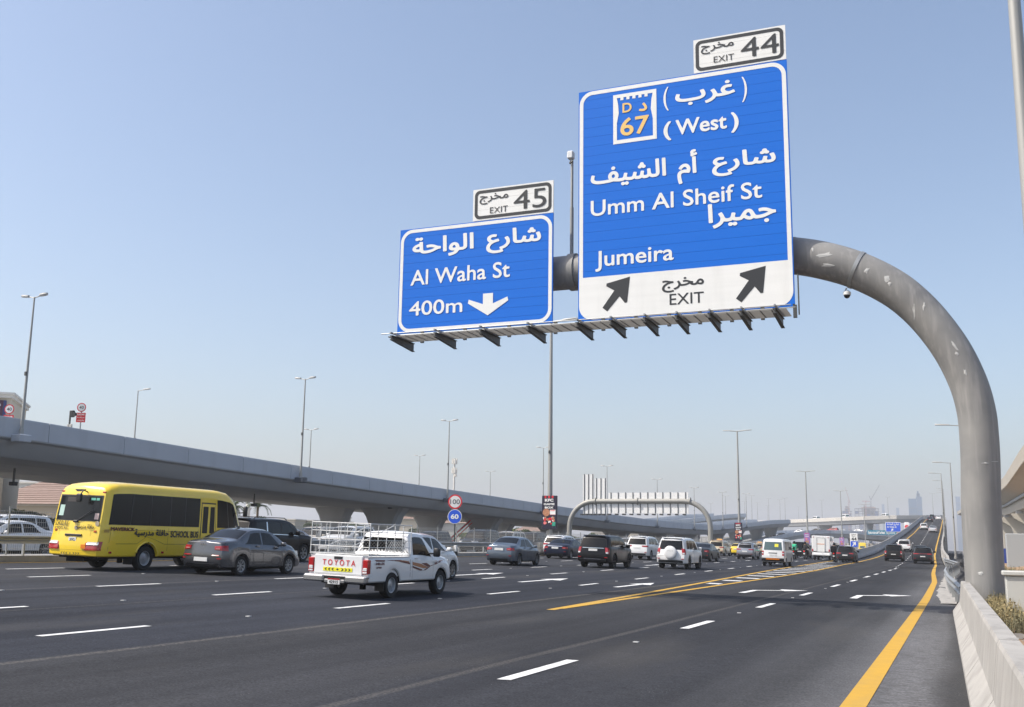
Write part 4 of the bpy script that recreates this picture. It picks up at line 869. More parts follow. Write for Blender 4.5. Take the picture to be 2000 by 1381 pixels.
# ---------------------------------------------------------------- vehicles
GLASS = mat('tinted_glass', (.006,.007,.008), rough=.06, spec=.28)
GLASSG = mat('green_glass', (.05,.09,.085), rough=.05, spec=.9, coat=.5)
TYRE = mat('tyre', (.018,.018,.018), rough=.85); RIM = mat('rim', (.42,.43,.44), rough=.3, metal=.8); RIMD = mat('rim_dark', (.05,.05,.055), rough=.3, metal=.8)
UNDER = mat('underbody', (.012,.012,.012), rough=.9); TRIM = mat('trim', (.02,.02,.022), rough=.45); CHROME = mat('chrome', (.62,.63,.64), rough=.12, metal=1)
TAIL = mat('tail_red', (.38,.008,.012), rough=.12, coat=.8); CLEAR = mat('lamp_clear', (.62,.62,.62), rough=.12, coat=.8); AMB = mat('amber', (.72,.20,.01), rough=.3)
PLATE = mat('plate_white', (.70,.70,.68), rough=.4)
def paint(name, col, metal=.0, rough=.32): return mat('paint_'+name, col, rough=rough, metal=metal, coat=(.8 if sum(col) > .3 else .12), spec=(.5 if sum(col) > .3 else .2), noise=(1.2,.25,tuple(c*.8 for c in col)))
WP = paint('white', (.78,.78,.77)); GP_ = paint('grey', (.10,.103,.112), .6, .25); KB = paint('black', (.008,.008,.010)); SIL = paint('silver', (.34,.35,.38), .6); NAVYP = paint('navy', (.012,.016,.035), .2)
YP = paint('school_yellow', (.88,.62,.028)); TAN = paint('taxi_sand', (.60,.50,.33)); REDPT = paint('red', (.36,.015,.012)); DG = paint('dark_grey', (.035,.037,.041), .4); BLG = paint('blue_grey', (.10,.125,.16), .5); BRNP = paint('bronze', (.022,.020,.019), .3)
def sm(x, pts, d=.06):
    xs = [p[0] for p in pts]; zs = [p[1] for p in pts]
    return sum(float(np.interp(x+o, xs, zs)) for o in (-d, -d*.5, 0, d*.5, d))/5
KN = 12
class Shape:
    """a car body: stations along its length, a rounded section at each"""
    def __init__(s, L, W, top, belt, rear, front, wheels, R, sill=.28, tumble=.28, tr=.13, tf=.16, br=.05, bf=.14, sh=.07, arch=.06, soft=.06, boxy=0):
        s.__dict__.update(locals()); s.h = W/2
    def hw(s, y):
        a, b = .55, .7; h = s.h
        if y < a: h -= s.tr*(1-y/a)**2.6
        if y > s.L-b: h -= s.tf*(1-(s.L-y)/b)**2.2
        return h
    def bot(s, y):
        z = s.sill + .10*max(0,1-y/.5)*0 
        for yw in s.wheels:
            A = s.R+s.arch; d = abs(y-yw)
            if d < A: z = max(z, s.R+math.sqrt(A*A-d*d)*.98)
        return z
    def sec(s, y):
        W = s.hw(y); B = sm(y, s.belt, s.soft); Tp = max(sm(y, s.top, s.soft), B+.01); zb = min(s.bot(y), B-.1); h = Tp-B; sh = s.sh
        Wr = W-sh-s.tumble*max(0,h); r = min(.11, h*.5)
        P = [(W-.035,zb),(W-.004,zb+.035),(W,lerp(zb,B,.38)),(W-.008,lerp(zb,B,.72)),(W-.03*(sh/.07),B-.045),(W-sh,B)]
        for t in (.33,.7): P.append((lerp(W-sh,Wr+.02,t), lerp(B,Tp-r,t)))
        P.append((Wr+.012,Tp-r)); P.append((Wr-.03,Tp-r*.38)); P.append((Wr-.13,Tp-r*.08)); P.append((max(.1,Wr*.5),Tp+.012)); P.append((0,Tp+.02))
        return P
    def ymap(s, y, z):
        a = s.L*.3
        r = float(np.interp(z, [p[0] for p in s.rear], [p[1] for p in s.rear])); f = float(np.interp(z, [p[0] for p in s.front], [p[1] for p in s.front]))
        if y < a: return r + y*(a-r)/a
        if y > s.L-a: return (s.L-f) - (s.L-y)*(a-f)/a
        return y
    def stations(s):
        ys = set(np.round(np.arange(0, s.L+.001, .085), 3)); ys |= {0,.02,.05,round(s.L,3),round(s.L-.03,3),.12}
        for yw in s.wheels:
            A = s.R+s.arch
            for q in (-1.001,-.995,-.96,-.88,-.75,-.5,-.25,0,.25,.5,.75,.88,.96,.995,1.001): ys.add(round(yw+q*A,4))
        return sorted(y for y in ys if 0 <= y <= s.L)
    def pt(s, y, k, off=0.0):
        P = s.sec(y); k0 = int(min(max(k,0),KN-.0001)); t = k-k0; x, z = lerp(P[k0][0],P[k0+1][0],t), lerp(P[k0][1],P[k0+1][1],t)
        if off:
            dx, dz = P[k0+1][0]-P[k0][0], P[k0+1][1]-P[k0][1]; l = math.hypot(dx,dz) or 1; nx, nz = dz/l, -dx/l
            if nx < 0 and k < 9: nx, nz = -nx, -nz
            if k >= 9 and nz < 0: nx, nz = -nx, -nz
            x += nx*off; z += nz*off
        return (x, s.ymap(y, z), z)
    def cap(s, x, z, rear=True, off=0):
        y0 = 0 if rear else s.L; P = s.sec(y0); hwz = float(np.interp(z, [p[1] for p in P[:9]], [p[0] for p in P[:9]])); c = max(-1,min(1,x/hwz)); b = s.br if rear else s.bf
        y = s.ymap(y0, z); return (x, (y-b*(1-c*c)-off) if rear else (y+b*(1-c*c)+off), z)
    def side_at(s, y, z, off=0):
        P = s.sec(y); x = float(np.interp(z, [p[1] for p in P[:9]], [p[0] for p in P[:9]])); return (x+off, s.ymap(y,z), z)
    def corner(s, u, z, off=0, rear=True):
        """u<0 on the end face, measured from the corner inward; u>0 along the side"""
        y0 = 0 if rear else s.L; P = s.sec(y0); hwz = float(np.interp(z, [p[1] for p in P[:9]], [p[0] for p in P[:9]]))
        if u <= 0:
            p = s.cap(hwz+u, z, rear, 0); w = min(1,max(0,1+u/.08)); n = Vector((.7*w,-1 if rear else 1,0)).normalized()
        else:
            p = s.side_at(u if rear else s.L-u, z, 0); w = min(1,max(0,1-u/.12)); n = Vector((1,(-1 if rear else 1)*.7*w,0)).normalized()
        return (p[0]+n.x*off, p[1]+n.y*off, p[2])
    def body(s, e, m, open_bed=None, name='body'):
        ys = s.stations(); mb = MB(); secs = []
        for y in ys:
            P = s.sec(y); secs.append([(x, s.ymap(y,z), z) for x, z in P])
        for (y, a), (y2, b) in zip(zip(ys, secs), zip(ys[1:], secs[1:])):
            kmax = KN if not (open_bed and open_bed[0] <= y and y2 <= open_bed[1]+.001) else 5
            for sg in (1,-1):
                A = [(p[0]*sg,p[1],p[2]) for p in a[:kmax+1]]; Bq = [(p[0]*sg,p[1],p[2]) for p in b[:kmax+1]]; mb.grid([A,Bq], flip=(sg==1))
        for rear, sec_ in ((True, secs[0]), (False, secs[-1])):
            cols = [-1,-.93,-.8,-.55,-.25,0,.25,.55,.8,.93,1]; rows = []
            kk = KN if not (open_bed and rear) else 5
            for p in sec_[:kk+1]:
                if rear: rows.append([(p[0]*c, p[1]-s.br*(1-c*c), p[2]) for c in cols])
                else: rows.append([(p[0]*c, p[1]+s.bf*(1-c*c), p[2]) for c in cols])
            mb.grid(rows, flip=not rear)
        me = mb.mesh(name, m); import bmesh
        bm = bmesh.new(); bm.from_mesh(me); bmesh.ops.remove_doubles(bm, verts=bm.verts, dist=.0008); bmesh.ops.recalc_face_normals(bm, faces=bm.faces); bm.to_mesh(me); bm.free()
        me.polygons.foreach_set('use_smooth',[True]*len(me.polygons)); me.set_sharp_from_angle(angle=math.radians(38))
        o = link(bpy.data.objects.new(name, me), e)
        # dark underside with wheel wells
        mb = MB(); w = s.h-.09; prev = None
        for y in ys[1:-1]:
            P = s.sec(y); z = P[0][1]; row = [(P[0][0]-.004, s.ymap(y,z), z+.006), (s.h-.30, y, z+.006 if z > s.sill+.02 else s.sill-.02), (-(s.h-.30), y, z+.006 if z > s.sill+.02 else s.sill-.02), (-(P[0][0]-.004), s.ymap(y,z), z+.006)]
            if prev: mb.grid([prev,row])
            prev = row
        mb.box(-(s.h-.28), s.h-.28, .25, s.L-.3, s.sill-.07, s.sill+.12); mb.box(-.06,.06,s.wheels[0]-.06,s.wheels[0]+.06,.18,.4); mb.box(-(s.h-.2),s.h-.2,s.wheels[0]-.05,s.wheels[0]+.05,s.R-.05,s.R+.05)
        mb.build('underbody', UNDER, e, fix=False); return o
    def side_patch(s, e, m, name, k0, k1, ya, yb, off=.004, both=True, nk=4, ny=10, smooth=True):
        obs = []
        for sg in ((1,-1) if both else (1,)):
            mb = MB(); rows = []
            for i in range(nk+1):
                t = i/nk; k = lerp(k0,k1,t); a = ya(t) if callable(ya) else ya; b = yb(t) if callable(yb) else yb
                rows.append([(lambda p: (p[0]*sg,p[1],p[2]))(s.pt(lerp(a,b,j/ny),k,off)) for j in range(ny+1)])
            mb.grid(rows, flip=(sg==1)); obs.append(mb.build(name, m, e, smooth=60 if smooth else None, fix=False))
        return obs
    def top_patch(s, e, m, name, ya, yb, kmin=9.0, off=.005, n=8):
        mb = MB(); ks = [kmin+(KN-kmin)*t for t in (0,.25,.5,.75,1)]; rows = []
        for i in range(n+1):
            y = lerp(ya,yb,i/n); R_ = [s.pt(y,k,off) for k in ks]; rows.append(R_[:-1]+[(0,R_[-1][1],R_[-1][2])]+[(-p[0],p[1],p[2]) for p in reversed(R_[:-1])])
        mb.grid(rows, flip=True); return mb.build(name, m, e, smooth=60, fix=False)
    def cap_patch(s, e, m, name, x0, x1, z0, z1, off=.006, rear=True, n=8, nz=4, top_in=0, bot_in=0, skirt=.0):
        mb = MB(); rows = []
        for i in range(nz+1):
            t = i/nz; z = lerp(z0,z1,t); ins = lerp(bot_in,top_in,t); rows.append([s.cap(lerp(x0+ins,x1-ins,j/n), z, rear, off) for j in range(n+1)])
        mb.grid(rows, flip=not rear)
        if skirt:
            ring_ = [r for r in rows[0]]+[r[-1] for r in rows[1:]]+[r for r in reversed(rows[-1][:-1])]+[r[0] for r in reversed(rows[1:-1])]
            sgn = 1 if rear else -1
            mb.add(ring_+[(x,y+sgn*skirt,z) for x,y,z in ring_], [(i,(i+1)%len(ring_),len(ring_)+(i+1)%len(ring_),len(ring_)+i) for i in range(len(ring_))])
        return mb.build(name, m, e, smooth=35, fix=bool(skirt))
    def corner_patch(s, e, m, name, u0, u1, z0, z1, off=.012, rear=True, both=True, n=10, nz=3, slant=0, taper=None):
        for sg in ((1,-1) if both else (1,)):
            mb = MB(); rows = []
            for i in range(nz+1):
                t = i/nz; row = []
                for j in range(n+1):
                    q = j/n; u = lerp(u0,u1,q); a, b = z0, z1
                    if taper: a = lerp(z0+taper[0], z0, q); b = lerp(z1-taper[1], z1, q)
                    p = s.corner(u, lerp(a,b,t)+slant*q, off, rear); row.append((p[0]*sg,p[1],p[2]))
                rows.append(row)
            ring_ = rows[0]+[r[-1] for r in rows[1:]]+list(reversed(rows[-1][:-1]))+[r[0] for r in reversed(rows[1:-1])]
            mb.grid(rows); c = Vector((0, .5*s.L, 0))
            inn = [(x-(.03*sg), y+(.03 if rear else -.03), z) for x, y, z in ring_]; N = len(ring_)
            mb.add(ring_+inn, [(i,(i+1)%N,N+(i+1)%N,N+i) for i in range(N)])
            mb.build(name, m, e, smooth=35)
_wheel = {}
def wheel_mesh(R, w, rim, spokes, key):
    k = (R,w,key,spokes)
    if k in _wheel: return _wheel[k]
    rr = R*.66 if key != 'truck' else R*.6
    t = MB(); prof = [(rr,-w*.42),(R*.93,-w*.5),(R*.985,-w*.4),(R,-w*.2),(R,w*.2),(R*.985,w*.4),(R*.93,w*.5),(rr,w*.42)]
    n = 28; t.loft([[(x, r*math.cos(2*PI*i/n), r*math.sin(2*PI*i/n)) for r, x in prof] for i in range(n)]+[[(x, r, 0) for r, x in prof]], closed=True, caps=False); tm = t.mesh('tyre', TYRE, 40)
    q = MB(); prof = [(rr*1.0,w*.43),(rr*.93,w*.40),(rr*.9,w*.10)]
    q.loft([[(x, r*math.cos(2*PI*i/n), r*math.sin(2*PI*i/n)) for r, x in prof] for i in range(n+1)], closed=False, caps=False)
    q.tube([(w*.12,0,0),(w*.36,0,0)],[rr*.26,rr*.2],12)
    if spokes:
        for i in range(spokes):
            a = 2*PI*i/spokes; da = .95/spokes; c = lambda r, th, x: (x, r*math.cos(a+th), r*math.sin(a+th))
            q.add([c(rr*.15,-da*1.5,w*.34),c(rr*.15,da*1.5,w*.34),c(rr*.95,da*1.0,w*.38),c(rr*.95,-da*1.0,w*.38),c(rr*.15,-da*1.5,w*.2),c(rr*.15,da*1.5,w*.2),c(rr*.95,da*1.0,w*.26),c(rr*.95,-da*1.0,w*.26)],[(0,1,2,3),(7,6,5,4),(1,5,6,2),(0,3,7,4)])
    else:   # pressed steel dish
        q.tube([(w*.14,0,0),(w*.16,0,0),(w*.3,0,0)],[rr*.9,rr*.75,rr*.42],20)
    q.cm = 1; q.tube([(w*.09,0,0),(w*.1,0,0)],rr*.92,20)
    qm = q.mesh('rim', [rim, RIMD if spokes else rim], 35); _wheel[k] = (tm, qm); return _wheel[k]
def wheels(e, S, rim=RIM, spokes=8, w=.21, key='a', R=None, track_in=.02, dual=False):
    R = R or S.R; tm, qm = wheel_mesh(R, w, rim, spokes, key)
    for yw in S.wheels:
        for sg in (1,-1):
            wh = inst('wheel', tm, e, (sg*(S.h-w/2-track_in), yw, R), (0,0,0 if sg>0 else PI)); wh.name = 'wheel'; inst('rim', qm, wh)
def mirror(e, S, y, z, m, dx=.12, sz=(.09,.06,.07)):
    for sg in (1,-1):
        mb = MB(); x = S.h-.03+dx; mb.bbox(sg*x-sz[0], sg*x+sz[0], y-sz[1], y+sz[1], z-sz[2], z+sz[2], .03); mb.tube([(sg*(S.h-.1),y,z-.05),(sg*x,y,z-.03)],.025,6); mb.build('side_mirror', m, e, smooth=60)
def plate_(e, S, z, x=0, w=.5, h=.12, text=None, m=PLATE, off=.02, res=14):
    y = S.cap(x, z)[1]-off; mb = MB(); mb.box(x-w/2,x+w/2,y-.012,y+.03,z-h/2,z+h/2); o = mb.build('number_plate', m, e)
    if text: lettering(text, SBLK, ((x,y-.018,z),(1,0,0),(0,0,1)), e, box=(-w*.36,w*.36,-h*.28,h*.28), weight=.02, res=res)
    return o
def seams(e, S, ys, k0=.6, k1=5.0, m=UNDER):
    for y in ys: S.side_patch(e, m, 'door_seam', k0, k1, y-.006, y+.006, .0025, ny=1, nk=6)
def handles(e, S, ys, k=4.2, m=None):
    for y in ys:
        for sg in (1,-1):
            p = S.pt(y, k, .02); mb = MB(); mb.bbox(sg*p[0]-.018, sg*p[0]+.018, p[1]-.09, p[1]+.09, p[2]-.02, p[2]+.02, .008); mb.build('door_handle', m, e)
def on_ramp(u, v):
    d = _ray(u, v); best = None
    for i in range(900, 5400):
        Y = i*.1; p = Vector((0,0,CAMH))+d*(Y/d.y)
        if p.z <= rz(p.x, Y): return p
    return p
def put(e, u, v, S, w=.21, sc=1.0, wheel=0, ramp=False):
    """stand the vehicle on the road with its right rear (or front) tyre where the photograph shows it"""
    q = on_ramp(u, v) if ramp else G(u, v); sx, sy, sz = (sc,)*3 if not hasattr(sc,'__len__') else sc; e.scale = (sx, sy, sz)
    ox = q.x-(S.h-w/2-.02)*sx; oy = q.y-S.wheels[wheel]*sy
    if ramp:
        yc = oy+S.L*sy/2; g = (rise(oy+S.wheels[1]*sy)-rise(oy+S.wheels[0]*sy))/((S.wheels[1]-S.wheels[0])*sy)
        e.location = (ox, oy, rz(ox, oy+S.wheels[0]*sy)-g*S.wheels[0]*sy); e.rotation_euler = (math.atan(g), .02, 0); return
    z = None; rz_ = 0; zz = gz(ox)
    sl = (gz(ox-.8)-gz(ox+.8))/1.6 if z is None else 0
    e.location = (ox, oy, zz); e.rotation_euler = (0, sl, 0); return e
def rear_k(S, y0=.5): return 5.6
def sedan(label, m, L=4.4, W=1.72, H=1.46, deck=1.03, R=.31, wb=(.95,3.53), group=None, cat='car', rim=RIM, spokes=8, glass=GLASS, tail=(.0,.0), roof=None, swoop=0, detail=1, taxi=False, name='sedan', plate=True, hatch=False):
    e = empty(name, label=label, cat=cat, group=group); k = L/4.4; Hs = H/1.46
    if hatch:
        top = [(0,H-.12),(.25*k,H-.03),(.8*k,H),(1.9*k,H),(2.4*k,H-.05),(3.3*k,1.02*Hs),(3.8*k,.94*Hs),(4.2*k,.82*Hs),(4.4*k,.62*Hs)]
        rear = [(.2,.10),(.35,.02),(.5,0),(.62,.0),(.72,.05),(.95*Hs,.09),(H-.25,.34),(H,.52)]
    else:
        top = [(0,deck-.06),(.1*k,deck-.01),(.5*k,deck+.02),(.72*k,deck+.05),((1.45+swoop)*k,H-.06),((1.75+swoop)*k,H-.01),(2.2*k,H),(2.5*k,H-.02),(2.8*k,H-.10),(3.45*k,1.03*Hs),(3.9*k,.93*Hs),(4.2*k,.82*Hs),(4.4*k,.62*Hs)]
        rear = [(.2,.12),(.33,.03),(.45,0),(.6,.0),(.68,.06),(.85,.06),(deck,.10)]
    belt = [(0,deck-.13),(.6*k,deck-.07),(1.2*k,.95*Hs),(2.2*k,.92*Hs),(3.3*k,.88*Hs),(3.9*k,.80*Hs),(4.4*k,.56*Hs)]
    if hatch: belt = [(0,.98*Hs),(1.2*k,.96*Hs),(2.2*k,.93*Hs),(3.3*k,.89*Hs),(3.9*k,.82*Hs),(4.4*k,.56*Hs)]
    S = Shape(L, W, top, belt, rear, [(.2,.08),(.35,0),(.6,.02),(.9,.1)], (wb[0],wb[1]), R, sill=.24, tumble=.30)
    S.body(e, m)
    if roof: S.top_patch(e, roof, 'roof_panel', 1.6*k, 2.7*k, 8.4, .004)
    # glass
    rb = (.30,.30) if hatch else ((1.02+swoop*.6)*k, (1.50+swoop)*k)
    ws0, ws1 = 2.86*k, 3.36*k
    if hatch: S.cap_patch(e, glass, 'rear_window', -S.h+.22, S.h-.22, .99*Hs, H-.16, .006, top_in=.12)
    else: S.top_patch(e, glass, 'rear_window', .80*k, (1.42+swoop)*k, 9.35, .005)
    S.top_patch(e, glass, 'windscreen', 2.78*k, 3.36*k, 9.2, .005)
    r0, r1 = (.55*k, .85*k) if hatch else ((1.12+swoop*.4)*k, (1.52+swoop)*k)
    S.side_patch(e, glass, 'rear_side_window', 5.25, 7.9, lambda t: lerp(r0,r1,t**.8), 2.02*k, .004)
    S.side_patch(e, glass, 'front_side_window', 5.25, 7.9, 2.10*k, lambda t: lerp(3.15*k,2.62*k,t), .004)
    if detail:
        seams(e, S, (1.22*k+.3, 2.06*k, 3.12*k)); handles(e, S, (1.75*k, 2.75*k), m=m); mirror(e, S, 3.0*k, .98*Hs, m)
        S.side_patch(e, TRIM, 'sill_trim', .0, .5, wb[0]+R+.12, wb[1]-R-.12, .006)
    # rear lamps, plate, bumper
    zt = deck-.14 if not hatch else .95*Hs
    S.corner_patch(e, TAIL, 'tail_lamp', -.24, .20, zt-.17, zt+.0, .01, taper=(.03,.03))
    S.corner_patch(e, mat('lens_pink',(.5,.22,.22),.15,coat=.5), 'tail_lamp_lens', -.20, -.06, zt-.125, zt-.09, .022)
    plate_(e, S, .80 if hatch else zt-.12 if detail == 2 else zt-.10, m=PLATE) if plate else None
    S.cap_patch(e, TRIM, 'bumper_trim', -S.h+.32, S.h-.32, .25, .36, .008)
    S.corner_patch(e, TAIL, 'reflector', -.12, .02, .50, .53, .012)
    S.corner_patch(e, CLEAR, 'headlight', -.30, .30, .62*Hs, .76*Hs, .01, rear=False)
    S.cap_patch(e, TRIM, 'grille', -.42, .42, .40, .58, .01, rear=False)
    wheels(e, S, rim, spokes)
    if taxi:
        mb = MB(); mb.bbox(-.32,.32,2.0*k,2.2*k,H+.03,H+.17,.03); mb.build('taxi_sign', SYEL, e)
    return e, S
def suv(label, m, L=4.8, W=1.88, H=1.78, R=.37, wb=(1.05,3.85), group=None, cat='suv', rim=RIM, spokes=6, glass=GLASS, upright=.24, roof=None, belt=1.08, rails=True, spare=False, lamp='vertical', trim=None, name='suv', detail=1, taxi=False, plate_z=.78, lampz=None):
    e = empty(name, label=label, cat=cat, group=group); k = L/4.8; Hs = H/1.78
    top = [(0,H-.10),(.3,H-.03),(1.0*k,H),(2.4*k,H-.005),(2.85*k,H-.06),(3.2*k,H-.2),(3.62*k,belt+.09),(4.2*k,belt+.03),(4.6*k,belt-.08),(4.8*k,belt-.28)]
    bl = [(0,belt+.03),(1.5*k,belt+.01),(3.6*k,belt-.03),(4.4*k,belt-.06),(4.8*k,belt-.34)]
    rear = [(.25,.14),(.42,.02),(.55,0),(.68,.0),(.74,.05),(belt,.08),(belt+.08,.10),(H-.12,.10+upright),(H+.03,.15+upright)]
    S = Shape(L, W, top, bl, rear, [(.25,.08),(.45,0),(.8,.02),(1.1,.08)], (wb[0]*1.0, wb[1]), R, sill=.33*Hs, tumble=.20, tr=.11, tf=.18, sh=.055)
    S.body(e, m)
    if roof: S.top_patch(e, roof, 'roof_panel', .25, 2.85*k, 8.3, .004)
    S.cap_patch(e, glass, 'rear_window', -S.h+.21, S.h-.21, belt+.03, H-.19, .006, top_in=.09)
    S.top_patch(e, glass, 'windscreen', 2.95*k, 3.58*k, 9.1, .005)
    S.side_patch(e, glass, 'quarter_window', 5.3, 7.8, lambda t: lerp(.42,.50,t), lambda t: 1.15*k+.02, .004)
    S.side_patch(e, glass, 'rear_side_window', 5.3, 7.8, 1.24*k, 2.16*k, .004)
    S.side_patch(e, glass, 'front_side_window', 5.3, 7.8, 2.24*k, lambda t: lerp(3.3*k,2.86*k,t), .004)
    if detail:
        seams(e, S, (1.32*k, 2.2*k, 3.25*k)); handles(e, S, (1.9*k, 2.95*k), m=trim or m); mirror(e, S, 3.12*k, belt+.12, trim or m, .15, (.11,.07,.10))
        S.side_patch(e, TRIM, 'sill_trim', .0, .6, wb[0]+R+.12, wb[1]-R-.12, .008)
    if rails:
        for sg in (1,-1):
            mb = MB(); x = sg*(S.h-.055-.2*(H-belt)-.08); mb.tube([(x,.6,H-.03),(x,.7,H+.055),(x,2.6*k,H+.05),(x,2.75*k,H-.05)],.02,6); mb.build('roof_rail', TRIM, e)
    z1 = (lampz or belt)
    if lamp == 'vertical': S.corner_patch(e, TAIL, 'tail_lamp', -.13, .13, z1-.32, z1+.02, .012); S.corner_patch(e, CLEAR, 'tail_lamp_lens', -.10, .02, z1-.30, z1-.22, .022)
    elif lamp == 'wide': S.corner_patch(e, TAIL, 'tail_lamp', -.38, .18, z1-.16, z1-.02, .012, taper=(.03,.02))
    elif lamp == 'bar': S.corner_patch(e, TAIL, 'tail_lamp', -.42, .16, z1-.13, z1-.03, .012); S.cap_patch(e, TAIL, 'light_bar', -.5, .5, z1-.09, z1-.06, .012)
    plate_(e, S, plate_z)
    S.cap_patch(e, TRIM if trim is None else trim, 'bumper_trim', -S.h+.2, S.h-.2, .36*Hs, .50*Hs, .02, skirt=.02)
    S.corner_patch(e, TAIL, 'reflector', -.16, -.02, .56*Hs, .60*Hs, .014)
    S.corner_patch(e, CLEAR, 'headlight', -.30, .28, belt-.26, belt-.10, .01, rear=False); S.cap_patch(e, TRIM, 'grille', -.45, .45, belt-.38, belt-.14, .012, rear=False)
    mb = MB(); y = S.cap(0,H-.04)[1]; mb.bbox(-S.h+.33,S.h-.33,y-.07,y+.16,H-.06,H-.015,.015); mb.build('spoiler', m, e)
    wheels(e, S, rim, spokes, w=.25)
    if spare:
        y = S.cap(0,.95)[1]; mb = MB(); mb.tube([(.0,y+.02,.98),(0,y-.05,.98),(0,y-.19,.98),(0,y-.225,.98),(0,y-.235,.98)],[.34,.385,.385,.34,.2],28); mb.build('spare_wheel_cover', m, e, smooth=40)
        lettering('TOYOTA', SBLK, ((0,y-.24,1.0),(1,0,0),(0,0,1)), e, box=(-.18,.18,.04,.09), weight=0, res=10)
    if taxi:
        mb = MB(); mb.bbox(-.32,.32,2.0*k,2.2*k,H+.03,H+.17,.03); mb.build('taxi_sign', SYEL, e)
    return e, S
# ---------------------------------------------------------------- the three nearest vehicles
# grey sedan beside the bus
e, S = sedan('metallic grey sedan driving beside the school bus, ahead of the white pickup', GP_, L=4.3, W=1.70, H=1.46, deck=1.06, R=.30, wb=(.93,3.50), detail=2, rim=mat('hubcap_silver',(.40,.41,.42),.35,.4), spokes=8, name='sedan')
S.cap_patch(e, UNDER, 'boot_seam', -.62, .62, .575, .582, .004); S.corner_patch(e, TAIL, 'reflector', -.30, -.06, .60, .625, .014)
lettering('KIA', CHROME, ((0,S.cap(0,.93)[1]-.016,.93),(1,0,0),(0,0,1)), e, box=(-.11,.11,-.03,.03), weight=.02, res=16)
lettering('PEGAS', CHROME, ((-.5,S.cap(-.5,.87)[1]-.02,.90),(1,.06,0),(0,0,1)), e, box=(-.10,.10,-.018,.018), weight=.0, res=12)
for o in [c for c in e.children if c.name.startswith('number_plate')]: o.location = (0,-.03,-.32)
S.cap_patch(e, TRIM, 'diffuser', -.6, .6, .26, .34, .015); S.cap_patch(e, CHROME, 'chrome_strip', -.5, .5, .345, .36, .02)
mb = MB(); mb.bbox(-.04,.04,1.55,1.75,1.47,1.52,.015); mb.build('antenna', TRIM, e)
put(e, 465, 1124, S, .2, 1.045)
# ---- white single-cab pickup with a pipe rack
e = empty('pickup_truck', label='white single cab pickup with a white pipe cage over its bed and red lettering', cat='pickup')
top = [(0,1.12),(2.22,1.12),(2.27,1.12),(2.32,1.42),(2.40,1.70),(2.52,1.78),(2.8,1.80),(3.1,1.79),(3.35,1.70),(3.95,1.24),(4.2,1.16),(4.7,1.10),(5.05,.98),(5.2,.80)]
S = Shape(5.2, 1.76, top, [(0,1.105),(2.2,1.105),(2.4,1.10),(3.8,1.06),(4.4,1.0),(4.9,.90),(5.2,.72)], [(.3,.10),(.5,.05),(1.2,.05)], [(.3,.08),(.5,0),(.9,.06)], (1.33,4.22), .35, sill=.44, tumble=.24, tr=.03, tf=.2, br=.012, bf=.16, arch=.085, soft=.02, sh=.05)
S.body(e, WP, open_bed=(0,2.2))
mb = MB(); hx = S.h-.06
for sg in (1,-1): mb.box(*(sorted((sg*hx,sg*(hx-.03)))),.08,2.24,.60,1.10); mb.box(*(sorted((sg*(hx+.03),sg*(hx-.06)))),.06,2.26,1.09,1.125)
mb.box(-hx,hx,.08,2.24,.58,.62); mb.box(-hx,hx,2.2,2.26,.6,1.12); mb.build('bed_liner', WP, e)
mb = MB(); mb.bbox(-.70,.70,-.0,.06,.60,1.13,.02); mb.build('tailgate', WP, e); mb = MB(); mb.box(-.12,.12,-.012,.01,1.02,1.09); mb.build('tailgate_handle', TRIM, e)
MB().add([(-.66,-.004,.635),(.66,-.004,.635),(.66,-.004,.645),(-.66,-.004,.645)],[(0,1,2,3)]).build('pressing_line', mat('seam_grey',(.3,.3,.3),.6), e, fix=False)
RED_L = mat('letter_red', (.60,.015,.02), .45)
lettering('T O Y O T A', RED_L, ((0,-.008,.93),(1,0,0),(0,0,1)), e, box=(-.45,.50,-.075,.075), weight=.01, res=40)
mb = MB(); mb.box(-.42,.42,-.010,.0,.70,.80); mb.build('chevron_strip', mat('hazard_yellow',(.78,.72,.02),.5), e)
def chevrons(par, y, z, x0, h, w, n, m=SBLK):
    for sg in (-1,1):
        for i in range(n):
            x = sg*(x0+i*w*1.0); MB().add([(x,y,z),(x+sg*w*.45,y,z+0*h),(x-sg*0+sg*w*.9-sg*w*.45,y,z)],[(0,1,2)]) if False else None
            a = sg*w*.42; vs = [(x,y,z+h),(x+a*.9,y,z+h),(x+a*1.9,y,z),(x+a*.9,y,z-h),(x,y,z-h),(x+a,y,z)]
            mb = MB(); mb.add(vs,[(0,1,2,5),(5,2,3,4)]); mb.build('chevron', m, par, fix=False)
    mb = MB(); mb.add([(0,y,z+h*.8),(w*.4,y,z),(0,y,z-h*.8),(-w*.4,y,z)],[(0,1,2,3)]); mb.build('chevron', m, par, fix=False)
chevrons(e, -.014, .75, .10, .035, .10, 3)
for sg in (1,-1):
    mb = MB(); mb.bbox(*(sorted((sg*.705,sg*.868))),-.012,.14,.66,1.04,.02); t_ = mb.build('tail_lamp', TAIL, e)
    mb = MB(); mb.bbox(*(sorted((sg*.72,sg*.845))),-.022,.02,.735,.83,.015); mb.build('reverse_lens', CLEAR, t_)
    mb = MB(); mb.bbox(*(sorted((sg*.72,sg*.845))),-.022,.02,.68,.72,.01); mb.build('reflector_lens', AMB if 0 else CLEAR, t_)
mb = MB(); mb.bbox(-.90,-.30,-.18,.03,.42,.60,.04); mb.bbox(.30,.90,-.18,.03,.42,.60,.04); mb.bbox(-.30,.30,-.15,.02,.40,.50,.02); mb.bbox(-.90,.90,-.12,.06,.555,.605,.02); mb.build('rear_bumper', mat('bumper_chrome',(.42,.42,.43),.25,.85), e)
mb = MB(); mb.box(-.30,.30,-.135,-.11,.38,.57); mb.build('plate_recess', UNDER, e)
